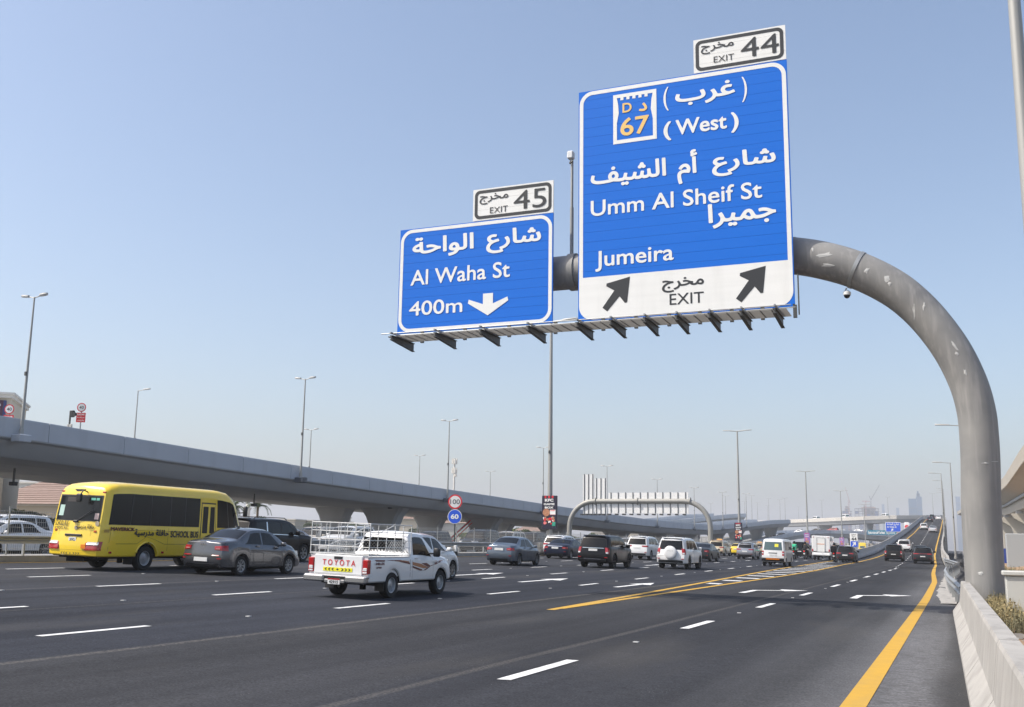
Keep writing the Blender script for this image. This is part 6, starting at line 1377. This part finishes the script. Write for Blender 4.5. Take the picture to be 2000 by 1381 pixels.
# ---------------------------------------------------------------- motorcycles and riders
def motorbike(label, box=None, m=KB):
    e = empty('motorcycle', label=label, cat='motorcycle'); tm, qm = wheel_mesh(.30, .11, RIM, 5, 'moto')
    for y in (.32,1.62): w_ = inst('wheel', tm, e, (0,y,.30)); inst('rim', qm, w_)
    mb = MB(); mb.loft([[(x*w, y, z+h*a) for x, a in ((-1,0),(-.7,1),(.7,1),(1,0),(.6,-1),(-.6,-1))] for y, z, w, h in ((-.02,.82,.05,.04),(.3,.80,.13,.08),(.7,.76,.15,.08),(1.0,.86,.17,.14),(1.25,.88,.13,.12),(1.4,.92,.06,.05))]); mb.build('body', m, e, smooth=40)
    mb = MB(); mb.bbox(-.13,.13,.15,.8,.82,.90,.03); mb.build('seat', TRIM, e); mb = MB(); mb.box(-.14,.14,.6,1.15,.32,.68); mb.tube([(.16,.9,.36),(.17,.1,.42)],.045,8); mb.build('engine', DSTEEL, e)
    mb = MB(); mb.tube([(0,1.62,.3),(0,1.32,.95)],.04,6); mb.tube([(-.34,1.18,1.02),(0,1.3,.98),(.34,1.18,1.02)],.018,6); mb.build('fork_and_bars', STEEL, e)
    mb = MB(); mb.bbox(-.06,.06,-.08,.0,.74,.86,.02); mb.build('tail_lamp', mat('tail_lit',(.8,.01,.01),.3,emis=.5), e); mb = MB(); mb.box(-.09,.09,-.03,-.015,.5,.62); mb.build('number_plate', PLATE, e); mb = MB(); mb.box(-.05,.05,-.02,.25,.45,.78); mb.build('mudguard', TRIM, e)
    if box: mb = MB(); mb.bbox(-.27,.27,-.22,.30,.90,1.42,.04); mb.build('delivery_box', box, e)
    return e
def person(label, top_, legs=None, helmet=None, loc=(0,0,0), sc=1.0):
    """seated rider: one continuous skinned body"""
    V = [(0,.52,.92),(0,.58,1.15),(0,.66,1.38),(0,.70,1.50),(0,.74,1.60), (.19,.66,1.42),(.28,.86,1.20),(.30,1.14,1.06), (-.19,.66,1.42),(-.28,.86,1.20),(-.30,1.14,1.06), (.13,.56,.90),(.22,.95,.80),(.20,.78,.42),(.20,.90,.36), (-.13,.56,.90),(-.22,.95,.80),(-.20,.78,.42),(-.20,.90,.36)]
    E_ = [(0,1),(1,2),(2,3),(3,4),(2,5),(5,6),(6,7),(2,8),(8,9),(9,10),(0,11),(11,12),(12,13),(13,14),(0,15),(15,16),(16,17),(17,18)]
    Rr = [.16,.16,.17,.07,.08,.085,.06,.045,.085,.06,.045,.11,.085,.06,.05,.11,.085,.06,.05]
    me = bpy.data.meshes.new('person'); me.from_pydata(V, E_, []); o = bpy.data.objects.new('person', me); scene.collection.objects.link(o); o.modifiers.new('skin','SKIN'); 
    for i, r in enumerate(Rr): me.skin_vertices[0].data[i].radius = (r,r)
    me.skin_vertices[0].data[0].use_root = True
    sb = o.modifiers.new('sub','SUBSURF'); sb.levels = 1; sb.render_levels = 1
    dg = bpy.context.evaluated_depsgraph_get(); dg.update(); nm = bpy.data.meshes.new_from_object(o.evaluated_get(dg)); bpy.data.objects.remove(o)
    nm.materials.clear(); nm.materials.append(top_); nm.materials.append(legs or KCLOTH); nm.materials.append(SKINM)
    for p in nm.polygons:
        c = p.center; p.use_smooth = True; p.material_index = 1 if c.z < .98 else (2 if (abs(c.x) > .2 and c.y > 1.06) or (c.z > 1.5) else 0)
    e = link(bpy.data.objects.new('person', nm)); e.location = loc; tag(e, label, 'person')
    mb = MB(); mb.sphere((0,.76,1.66), .145, 16, 10, (1,1.1,1.05)); mb.build('helmet', helmet or KB, e, smooth=180)
    mb = MB(); mb.sphere((0,.82,1.64), .128, 14, 8, (.95,1,.6)); mb.build('visor', GLASS, e, smooth=180)
    return e
KCLOTH = mat('black_cloth', (.012,.012,.014), .9); SKINM = mat('skin', (.30,.17,.10), .6); GCL = mat('green_cloth', (.03,.42,.22), .8); GBOX = mat('green_box', (.04,.55,.30), .5)
for u, v, mk, lab, rl, top_, bx in ((1550,1093,None,'motorcycle with a bright green delivery box right of the white minivan','delivery rider in green sitting on the motorcycle with the green box',GCL,GBOX),
    (1571,1092,None,'dark motorcycle in front of the black off roader','rider in black on the dark motorcycle by the black off roader',KCLOTH,None),
    (1629,1098,None,'black motorcycle squeezing between the box truck and the dark grey crossover','rider dressed all in black between box truck and dark grey crossover',KCLOTH,KB)):
    p = G(u, v); b = motorbike(lab, bx); b.location = (p.x,p.y,gz(p.x)); b.scale = (1.12,)*3; r = person(rl, top_, loc=(p.x,p.y,gz(p.x))); r.scale = (1.12,)*3
# ---------------------------------------------------------------- plants
LEAF = mat('leaf', (.075,.11,.035), .8, noise=(1.2,.8,(.045,.07,.025))); LEAFY = mat('leaf_light', (.12,.15,.045), .8, noise=(1.0,.8,(.07,.10,.03))); BARK = mat('bark', (.16,.11,.07), .95); STRAW = mat('straw', (.34,.27,.14), .95, noise=(3,.7,(.20,.19,.09))); SCRUB = mat('scrub_green', (.18,.165,.10), .9, noise=(3,.7,(.26,.24,.13)))
def crown_mesh(seed, n, rx, rz, m, leaf=.16):
    r = random.Random(seed); mb = MB(); cl = [(Vector((r.uniform(-.6,.6)*rx, r.uniform(-.6,.6)*rx, r.uniform(-.5,.6)*rz)), r.uniform(.35,.6)) for _ in range(11)]
    for _ in range(n):
        c, q = r.choice(cl); d = Vector((r.gauss(0,1),r.gauss(0,1),r.gauss(0,1))).normalized()*(q*(r.random()**.4)); p = c+Vector((d.x*rx,d.y*rx,d.z*rz)); s = leaf*r.uniform(.6,1.4)
        a = Vector((r.gauss(0,1),r.gauss(0,1),r.gauss(0,1))).normalized(); b = a.cross(Vector((r.gauss(0,1),r.gauss(0,1),r.gauss(0,1)))).normalized(); mb.add([p-a*s,p+b*s*.6,p+a*s,p-b*s*.6],[(0,1,2,3)])
    return mb.mesh('crown', m)
CR = [crown_mesh(i, 2500, 1.9, 1.5, LEAF if i % 2 else LEAFY) for i in range(4)]
tm_ = MB(); tm_.tube([(0,0,-.2),(.05,0,.8),(.0,.05,1.8),(.1,0,2.9)],[.16,.12,.10,.05],8)
for a in range(5): tm_.tube([(0,0,1.3+a*.2),(math.cos(a*2.1)*.9,math.sin(a*2.1)*.9,2.5+a*.15)],[.06,.025],5)
TRK = tm_.mesh('trunk', BARK, 60)
def tree(x, y, h, label, group='trees behind the flyovers', z=.45, w=None, k=0):
    e = empty('tree', (x,y,z), (0,0,RND.uniform(0,6)), label, 'tree', group); s = h/4.4; e.scale = (w or s, w or s, s); inst('trunk', TRK, e); inst('crown', CR[k%4], e, (0,0,2.7)); return e
def far(u, v, X):
    d = _ray(u, v); t = X/d.x; return Vector((0,0,CAMH))+d*t
tl = ['bushy tree in front of the tiled villa at the left edge','tree left of the school bus, beyond the fence','low tree beside the palm above the black SUV','tree behind the pickup cage, left one','tree behind the pickup cage, right one','light green tree seen between piers right of the speed signs','light green tree between the wide piers above the blue grey sedan','green tree just left of the chicken billboard','small green tree right of the speed sign pole','dark green tree by the white villa with windows','tree under the deck left of the far gantry','tree under the deck inside the far gantry arch','far tree under the flyover, right of the arch']
for i, (u, X, h) in enumerate(((40,-84,4.0),(82,-82,3.8),(478,-100,4.5),(612,-95,4.2),(690,-98,4.5),(945,-86,4.6),(985,-86,4.8),(1018,-90,4.6),(912,-96,3.6),(812,-100,4.4),(1090,-90,4.5),(1160,-92,4.5),(1290,-95,5))):
    p = far(u, 1040, X); tree(p.x, p.y, h, tl[i], k=i, w=h/3.6)
for i in range(26):
    u = 20+i*52+RND.uniform(-14,14); p = far(u, 1040, -118-RND.uniform(0,40)); tree(p.x, p.y, RND.uniform(4,7), 'tree in the distant green row behind the flyover piers', 'distant row of trees behind the flyovers', k=i, w=RND.uniform(1.3,2.0))
# palms
def palm_parts():
    mb = MB(); mb.tube([(0,0,-.2),(.08,0,2.5),(.0,0,5.2),(0,.05,6.0)],[.24,.19,.17,.2],8); tr = mb.mesh('trunk', BARK, 60); fr = []
    mb = MB()
    pts = [(0,0,0),(.5,0,.45),(1.1,0,.6),(1.8,0,.35),(2.4,0,-.3)]; mb.tube(pts,[.035,.03,.025,.02,.008],4)
    for i in range(36):
        t = i/36*3.9; k = int(t); p = Vector(pts[k]).lerp(Vector(pts[k+1]), t-k)
        for s in (1,-1): mb.add([p,p+Vector((.08,0,0)),p+Vector((.22,s*.42,-.18))],[(0,1,2)])
    return tr, mb.mesh('frond', LEAF)
PT, PF = palm_parts()
def palm(x, y, h, label):
    e = empty('palm_tree', (x,y,.45), (0,0,0), label, 'palm'); e.scale = (h/6.0,)*3; inst('trunk', PT, e)
    for i in range(22): inst('frond', PF, e, (0,0,6.0), (0,RND.uniform(-.9,.5),i*2.4))
p = far(503, 1000, -104); palm(p.x, p.y, 6.6, 'palm tree beyond the flyover above the black SUV'); p = far(455, 1000, -112); palm(p.x, p.y, 6.4, 'palm tree under the flyover beside the roof of the bus'); p = far(440, 1000, -150); palm(p.x, p.y, 8, 'tall distant palm left of the minaret')
# dry grass tufts on the verge at the foot of the column
def tuft(seed, n, r, h, m):
    q = random.Random(seed); mb = MB()
    for _ in range(n):
        a = q.uniform(0,6.28); rr_ = r*q.random()**.6; x, y = rr_*math.cos(a), rr_*math.sin(a); hh = h*q.uniform(.4,1.1); l = q.uniform(-.3,.3)*hh; l2 = q.uniform(-.3,.3)*hh; w = q.uniform(.004,.010); b = q.uniform(0,3.14); dx, dy = w*math.cos(b), w*math.sin(b)
        mb.add([(x-dx,y-dy,0),(x+dx,y+dy,0),(x+l*.5+dx*.6,y+l2*.5+dy*.6,hh*.6),(x+l,y+l2,hh)],[(0,1,2),(0,2,3)])
        if q.random() < .4:
            for _k in range(3): s = q.uniform(.012,.03); px = Vector((x+l*.6,y+l2*.6,hh*q.uniform(.4,.95))); v1 = Vector((q.gauss(0,1),q.gauss(0,1),q.gauss(0,1))).normalized()*s; v2 = v1.cross(Vector((q.gauss(0,1),q.gauss(0,1),1))).normalized()*s; mb.add([px-v1,px+v2,px+v1,px-v2],[(0,1,2,3)])
    return mb
gm = []
for nm, m, n0, seed in (('dry_grass', STRAW, 120, 1), ('green_scrub', SCRUB, 70, 2)):
    mb = MB(); q = random.Random(seed)
    spots = [(q.uniform(.55,1.7), q.uniform(24.5,33.5)) for _ in range(26)]+[(q.uniform(.62,.95), q.uniform(20,30)) for _ in range(9)]+[(q.uniform(.8,3.5), q.uniform(36,62)) for _ in range(30)]+[(q.uniform(1.0,2.4), q.uniform(12,22)) for _ in range(5)]
    for i, (x, y) in enumerate(spots):
        t = tuft(seed*100+i, n0, q.uniform(.18,.42), q.uniform(.18,.52), m); b = len(mb.v); zz = .22 if y < 34 else .45; mb.v += [(a+x,c+y,d+zz) for a,c,d in t.v]; mb.f += [tuple(b+k for k in f) for f in t.f]; mb.m += t.m
    tag(mb.build(nm, m, fix=False), kind='stuff')
st = MB(); q = random.Random(9)
for _ in range(500):
    y = q.uniform(8,60); x = .5-.018*min(y,33)+abs(q.gauss(0,1.0))+.2; s = q.uniform(.015,.07); st.obox((x,y,.2 if y<38 else .35),(s,q.uniform(-s,s)*.4,0),(0,s*.8,q.uniform(-s,s)*.4),(0,0,s*.7))
tag(st.build('stones', CONC, fix=False), kind='stuff')
for i, (x, y, s, lab) in enumerate(((1.75,23.2,.10,'larger of two pale stones on the sand by the cabinet'),(2.1,22.0,.07,'smaller of two pale stones on the sand by the cabinet'))):
    mb = MB(); mb.sphere((0,0,s*.5), s, 8, 5, (1.3,1,.75)); o = mb.build('stone', CONC, smooth=40); o.location = (x,y,.2); tag(o, lab, 'stone')
# ---------------------------------------------------------------- cabinets on the verge
CAB = mat('cabinet_cream', (.50,.50,.46), .5, noise=(1.5,.3,(.42,.42,.39))); CABG = mat('cabinet_grey', (.33,.35,.36), .5)
a = at(1963,1115,25.6); b_ = at(2000,1200,25.6)
e = empty('utility_cabinet', (1.72,25.9,.15), label='cream utility cabinet with a flat lid beside the foot of the gantry column', cat='cabinet')
x0 = a.x-1.72; mb = MB(); mb.bbox(x0,x0+1.25,-.3,.35,.05,a.z-.15-.10,.02); mb.build('body', CAB, e); mb = MB(); mb.bbox(x0-.06,x0+1.31,-.36,.41,a.z-.15-.10,a.z-.15,.02); mb.build('lid', CAB, e); mb = MB(); mb.box(x0-.0+.02,x0+1.2,-.28,.3,-.2,.05); mb.build('plinth', CONC, e)
mb = MB(); mb.box(x0+.62,x0+.63,-.304,-.30,.25,a.z-.3); mb.build('door_gap', DSTEEL, e)
for z in (.18,.25): mb = MB(); mb.box(x0+.15,x0+.28,-.312,-.30,z,z+.03); mb.build('vent', CABG, e)
p = at(1964,1042,88); e = empty('substation_kiosk', (p.x,88,.3), label='tall grey equipment kiosk behind the column at the right edge', cat='kiosk'); mb = MB(); mb.bbox(0,1.45,0,1.5,.1,p.z-.3,.04); mb.build('body', CABG, e); mb = MB(); mb.bbox(1.5,2.9,.1,1.5,.1,p.z-.5,.04); mb.build('side_box', CAB, e); mb = MB(); mb.box(1.46,1.5,.0,.05,.1,p.z-.3); mb.build('corner_post', DSTEEL, e)
mb = MB(); mb.tube([(2.1,.5,p.z-.5),(2.1,.5,p.z+.2),(2.3,.5,p.z+.35)],.10,8); mb.build('vent_pipe', STEEL, e)
fn = empty('blue_hoarding', (3.5,112,.0), label='low blue hoarding under the viaduct behind the kiosk', cat='fence')
for k_ in range(9): mb = MB(); mb.box(k_*1.6,k_*1.6+1.56,0,.05,0,1.9); mb.build('hoarding_panel', mat('hoarding_blue',(.02,.05,.25),.5), fn)
# ---------------------------------------------------------------- villas and buildings beyond the flyovers
WALL = mat('villa_wall', (.56,.50,.40), .9, noise=(.4,.3,(.50,.45,.36))); WALLW = mat('villa_white', (.66,.63,.57), .9); TILE = mat('roof_tile', (.30,.215,.18), .85, noise=(2,.5,(.24,.17,.14),(1,.2,1))); WIN = mat('window_dark', (.03,.05,.06), .1)
def villa(u, X, w, h, label, wall=WALL, roof=True, wins=3, dpt=9, tower=False, rotz=math.radians(-72)):
    p = far(u, 1040, X); e = empty('villa', (p.x,p.y,.4), (0,0,math.radians(15)), label, 'house'); mb = MB(); mb.box(-w/2,w/2,0,dpt,0,h); mb.build('wall', wall, e); mb = MB(); mb.box(-w/2-.2,w/2+.2,-.2,dpt+.2,h,h+.25); mb.build('cornice', WALLW, e)
    if roof:
        hh = h+.25; mb = MB(); r = 1.9; mb.add([(-w/2-.5,-.5,hh),(w/2+.5,-.5,hh),(w/2+.5,dpt+.5,hh),(-w/2-.5,dpt+.5,hh),(-w/2+dpt*.4,dpt/2,hh+r),(w/2-dpt*.4,dpt/2,hh+r)],[(0,1,5,4),(1,2,5),(2,3,4,5),(3,0,4),(3,2,1,0)]); rf = mb.build('roof', TILE, e)
        for j in range(1,8):   # tile courses
            t = j/8; y = lerp(-.5,dpt/2,t); z = lerp(hh,hh+r,t); xl = lerp(-w/2-.5,-w/2+dpt*.4,t); mb = MB(); mb.box(xl,-xl,y-.05,y+.03,z,z+.05); mb.build('tile_course', TILE, rf)
    n = wins
    for i in range(n):
        for lv in range(max(1,int(h/3.2))):
            x = -w/2+(i+.5)*w/n; z = 1.0+lv*3.1; mb = MB(); mb.box(x-.6,x+.6,-.06,.05,z,z+1.3); fo = mb.build('window', WALLW, e); mb = MB(); mb.box(x-.5,x+.5,-.09,-.05,z+.1,z+1.2); mb.build('pane', WIN, fo)
    return e
villa(35,-96,17,4.6,'villa with a dusty pink tiled roof left of the school bus'); villa(88,-100,7,6.5,'taller cream villa wing with a pyramid roof just left of the bus',wins=1,dpt=7); villa(70,-125,16,9.0,'white building rising behind the tiled villa at the left edge',WALLW,False,4)
villa(535,-150,10,6,'beige flat roofed house seen above the black SUV, left one',WALL,False,3); villa(575,-150,9,6,'beige flat roofed house seen above the black SUV, right one',WALL,False,3); villa(600,-170,12,6,'low beige house behind the pickup cage',WALL,False,4)
villa(782,-112,11,6.0,'villa with tiled roof between the pickup cab and the speed signs',WALL,True,3); villa(868,-108,11,5.4,'cream villa with paired windows behind the speed signs',WALLW,True,4); villa(630,-180,14,7,'pale villa far behind the pickup cage',WALLW,False,4)
villa(1032,-118,8,4.8,'small white house left of the chicken billboard pole',WALLW,True,2); villa(1390,-120,20,6,'low pale building beyond the far gantry leg',WALLW,False,5); villa(1060,-140,14,6,'beige house behind the chicken billboard pole',WALL,True,4)
villa(250,-140,16,7,'beige house hidden behind the school bus',WALL,True,4); villa(1200,-150,22,7,'beige building behind the middle of the far gantry',WALL,False,6)
def minaret(u, v, X, label):
    p = far(u, v, X); H_ = p.z-.4; e = empty('minaret', (p.x,p.y,.4), label=label, cat='minaret', group='minarets beyond the flyover'); r = .75
    mb = MB(); mb.tube([(0,0,0),(0,0,H_*.62),(0,0,H_*.66),(0,0,H_*.68)],[r*1.1,r,r*1.5,r*1.5],12); mb.build('shaft', WALLW, e, smooth=40); mb = MB(); mb.tube([(0,0,H_*.68),(0,0,H_*.88)],[r*.7,r*.65],12); mb.build('lantern', WALLW, e, smooth=40); mb = MB(); mb.tube([(0,0,H_*.88),(0,0,H_*.92),(0,0,H_)],[r*.85,r*.7,.04],12); mb.build('cap', TILE, e, smooth=40)
minaret(486,958,-190,'minaret left of the palm above the black SUV'); minaret(668,985,-230,'left of two minarets above the pickup cage'); minaret(683,985,-230,'right of two minarets above the pickup cage'); minaret(727,985,-230,'minaret right of the dark piers above the pickup cage')
# cafe building at the far left edge
p = at(31,768,72); e = empty('cafe_building', (p.x,72,.4), (0,0,math.radians(40)), label='beige cafe building with a maroon sign at the very left edge above the flyover', cat='building'); H_ = p.z-.4
mb = MB(); mb.box(-14,-.35,0,10,0,H_-.5); mb.build('wall', WALL, e); mb = MB(); mb.box(-14.3,0,-.45,10.3,H_-.2,H_); mb.box(-14.3,-.15,-.3,10.3,H_-.5,H_-.2); mb.build('cornice', WALLW, e)
mb = MB(); mb.box(-4.2,-.95,-.2,.0,H_-2.2,H_-.75); mb.build('sign_board', mat('maroon_board',(.07,.02,.045),.5), e); mb = MB(); mb.box(-.94,-.7,-.2,0,H_-2.2,H_-.75); mb.build('sign_side', mat('blue_board',(.03,.05,.16),.5), e)
lettering('MED', SWHT, ((-1.6,-.22,H_-1.3),(1,0,0),(0,0,1)), e, box=(-.45,.45,-.05,.25), weight=.0, res=20); lettering('CAFE', mat('sign_tan',(.45,.3,.25),.5), ((-1.6,-.22,H_-1.75),(1,0,0),(0,0,1)), e, box=(-.45,.45,-.05,.22), weight=-.01, res=20)
# mobile phone mast
p = far(888,896,-170); e = empty('phone_mast', (p.x,p.y,.4), label='pale mobile phone mast with antenna panels above the round speed signs', cat='mast'); H_ = p.z-.4; mb = MB(); mb.tube([(0,0,0),(0,0,H_)],[.5,.32],10); mb.build('pole', WALLW, e)
for i in range(6):
    for lv in (0,1): a = i*PI/3; mb = MB(); x, y = .85*math.cos(a), .85*math.sin(a); z = H_-.6-lv*3.4; mb.box(x-.2,x+.2,y-.2,y+.2,z-1.3,z+.6); mb.build('antenna_panel', WALLW, e)
mb = MB(); mb.sphere((.7,-.4,H_-6), .7, 10, 6, (1,.4,1)); mb.build('dish', WALLW, e)
# orange red work barrier below the flyover
e = empty('red_boom', tuple(far(893,1045,-60)), label='red painted steel boom leaning under the flyover beside the speed sign pole', cat='boom'); mb = MB(); mb.bar((-1.6,0,-1.0),(1.3,1.2,1.9),.22,.22); mb.bar((-.9,0,-1.0),(1.5,1.2,1.6),.14,.14); mb.build('boom', REDP, e); mb = MB(); mb.box(-2.4,2.2,-.3,.6,-1.3,-1.0); mb.build('base', REDP, e)
# cameras / lights slung under the flyover
for (u, v, lab) in ((26,944,'small floodlight hung under the flyover at the left edge'),(496,986,'small floodlight hung under the flyover right of the bus'),(762,991,'small floodlight hung under the flyover above the pickup cab')):
    p = far(u, v, -57.5); e = empty('floodlight', (p.x,p.y,p.z), label=lab, cat='floodlight'); mb = MB(); mb.bbox(-.2,.2,-.22,.22,-.15,.1,.04); mb.build('housing', BLACK, e); mb = MB(); mb.box(-.05,.05,-.05,.05,.1,1.0); mb.build('bracket', DSTEEL, e)
# ---------------------------------------------------------------- far skyline in the haze
CF = mat('site_concrete', (.15,.145,.15), .9); NET = mat('safety_net', (.04,.08,.20), .8); TG = mat('tower_glass', (.06,.13,.22), .3); ORN = mat('site_orange', (.34,.22,.16), .8); CRN = mat('crane_steel', (.10,.10,.10), .6); CRR = mat('crane_red', (.32,.12,.10), .6)
def frame_block(u0, u1, vtop, Y, tiers, label, infill=.6, seed=1):
    a = at(u0, vtop, Y); b = at(u1, vtop, Y); w = b.x-a.x; H_ = a.z; e = empty('construction_tower', (a.x,Y,0), label=label, cat='building'); q = random.Random(seed); fh = 5.2; z = 0; cm_ = MB(); fm = MB(); om = MB()
    while z < H_:
        x0, x1 = 0, w
        for (hz, xa, xb) in tiers:
            if z > H_*hz: x0, x1 = w*xa, w*xb
        mb = MB(); mb.box(x0,x1,0,30,z+fh-.5,z+fh); mb.build('floor_slab', CF if q.random() > .12 else ORN, e); n = max(3,int((x1-x0)/7))
        for i in range(n+1):
            x = lerp(x0+.5,x1-.5,i/n); cm_.box(x-.6,x+.6,.3,1.5,z,z+fh-.5)
            if q.random() < infill*(1.4-z/H_): fm.box(x-.0,min(x+(x1-x0)/n,x1),.8,1.2,z+.1,z+fh-.6)
        z += fh
    mb = MB(); mb.box(w*.38,w*.62,10,20,0,H_+6); mb.build('core', CF, e); tag(cm_.build('columns', CF, e, fix=False), kind='stuff'); tag(fm.build('net_panels', NET, e, fix=False), kind='stuff'); return e, w, H_
frame_block(1643,1662,994,2300,[(.82,.1,1),(.93,.35,.8)],'slim unfinished concrete tower wrapped in blue nets, left of the crane block',.8,3)
frame_block(1669,1716,997,2300,[(.985,.0,1)],'wide unfinished concrete block under the tower cranes',.55,5)
a = at(1681,989,2320); b = at(1709,998,2320); e = empty('construction_tower', (a.x,2335,0), label='narrower upper storeys rising behind the wide unfinished block', cat='building')
for k_ in range(3): mb = MB(); z = b.z+k_*(a.z-b.z)/3; mb.box(0,b.x-a.x,0,15,z,z+1.8); mb.build('floor_slab', ORN if k_ == 2 else CF, e)
mb = MB(); mb.box(4,b.x-a.x-4,3,12,0,a.z); mb.build('core', CF, e)
def glass_tower(u0, u1, vtop, Y, label, steps=()):
    a = at(u0, vtop, Y); b = at(u1, vtop, Y); w = b.x-a.x; e = empty('glass_tower', (a.x,Y,0), label=label, cat='building'); mb = MB(); mb.box(0,w,0,w*.8,0,a.z); mb.build('shaft', TG, e)
    for k_ in range(1, int(a.z/12)): mb = MB(); mb.box(-.3,w+.3,-.3,w*.8,k_*12-.8,k_*12); mb.build('floor_band', CF, e)
    for (x0, x1, dh) in steps: mb = MB(); mb.box(w*x0,w*x1,2,w*.7,a.z,a.z+dh); mb.build('crown_block', TG, e)
glass_tower(1774,1790,974,2300,'left half of the pair of hazy blue towers left of the ramp crest'); glass_tower(1789,1800,970,2450,'right half of the pair of hazy blue towers, with the stepped top',((.1,.7,7),(.2,.5,12)))
glass_tower(1722,1727,985,3600,'very faint slim tower right of the crane block'); glass_tower(1750,1756,992,3600,'very faint low tower left of the blue pair'); glass_tower(1866,1875,970,3200,'faint blue tower right behind the gantry column')
def crane(base, top, jibs, Y, label, m=CRN, s=1.8):
    b = at(*base,Y); t = at(*top,Y); e = empty('tower_crane', (b.x,Y-4,0), label=label, cat='crane'); o = Vector((b.x,Y-4,0)); mb = MB(); L_ = lambda p: Vector(p)-o
    for dx in (-s/2,s/2): mb.tube([(dx,0,0),(t.x-b.x+dx,0,t.z)],.28,4)
    n = int(t.z/4)
    for i in range(n): mb.tube([(-s/2*(1 if i%2 else -1),0,i*4),(s/2*(1 if i%2 else -1),0,i*4+4)],.18,4)
    tag(mb.build('mast', m, e), kind='stuff')
    for j in jibs:
        p, q = L_(at(*j[0],Y-4)), L_(at(*j[1],Y-4)); mb = MB(); mb.tube([p,q],.35,4); mb.tube([p+Vector((0,0,1.6)),q+Vector((0,0,.4))],.25,4)
        for i in range(10): a = p.lerp(q,i/10); c = p.lerp(q,(i+1)/10)+Vector((0,0,1.6*(1-i/10))); mb.tube([a,c],.15,3)
        tag(mb.build('jib', m, e), kind='stuff')
crane((1701,1000),(1701,978),(((1701,977),(1718,947)),((1701,977),(1697,968))),2300,'luffing crane with its jib raised to the right over the unfinished block')
crane((1691,1000),(1691,978),(((1684,979.5),(1699,979.5)),),2300,'short flat top crane in the middle of the unfinished block',CRR)
crane((1658,1000),(1658,976),(((1658,976),(1651,952)),((1658,977),(1661,984))),2300,'red crane with a raised jib over the slim unfinished tower',CRR)
# ---------------------------------------------------------------- haze
hm = bpy.data.materials.new('haze_air'); hm.use_nodes = True; nt = hm.node_tree; nt.nodes.remove(nt.nodes['Principled BSDF'])
pv = nt.nodes.new('ShaderNodeVolumePrincipled'); pv.inputs['Color'].default_value = (.93,.95,1.0,1); pv.inputs['Density'].default_value = HAZE; pv.inputs['Anisotropy'].default_value = .1
nt.links.new(pv.outputs[0], nt.nodes['Material Output'].inputs['Volume'])
hz = MB(); hz.box(-4200, 2200, -120, 5200, -1.6, 165)
tag(hz.build('haze', hm), kind='stuff')
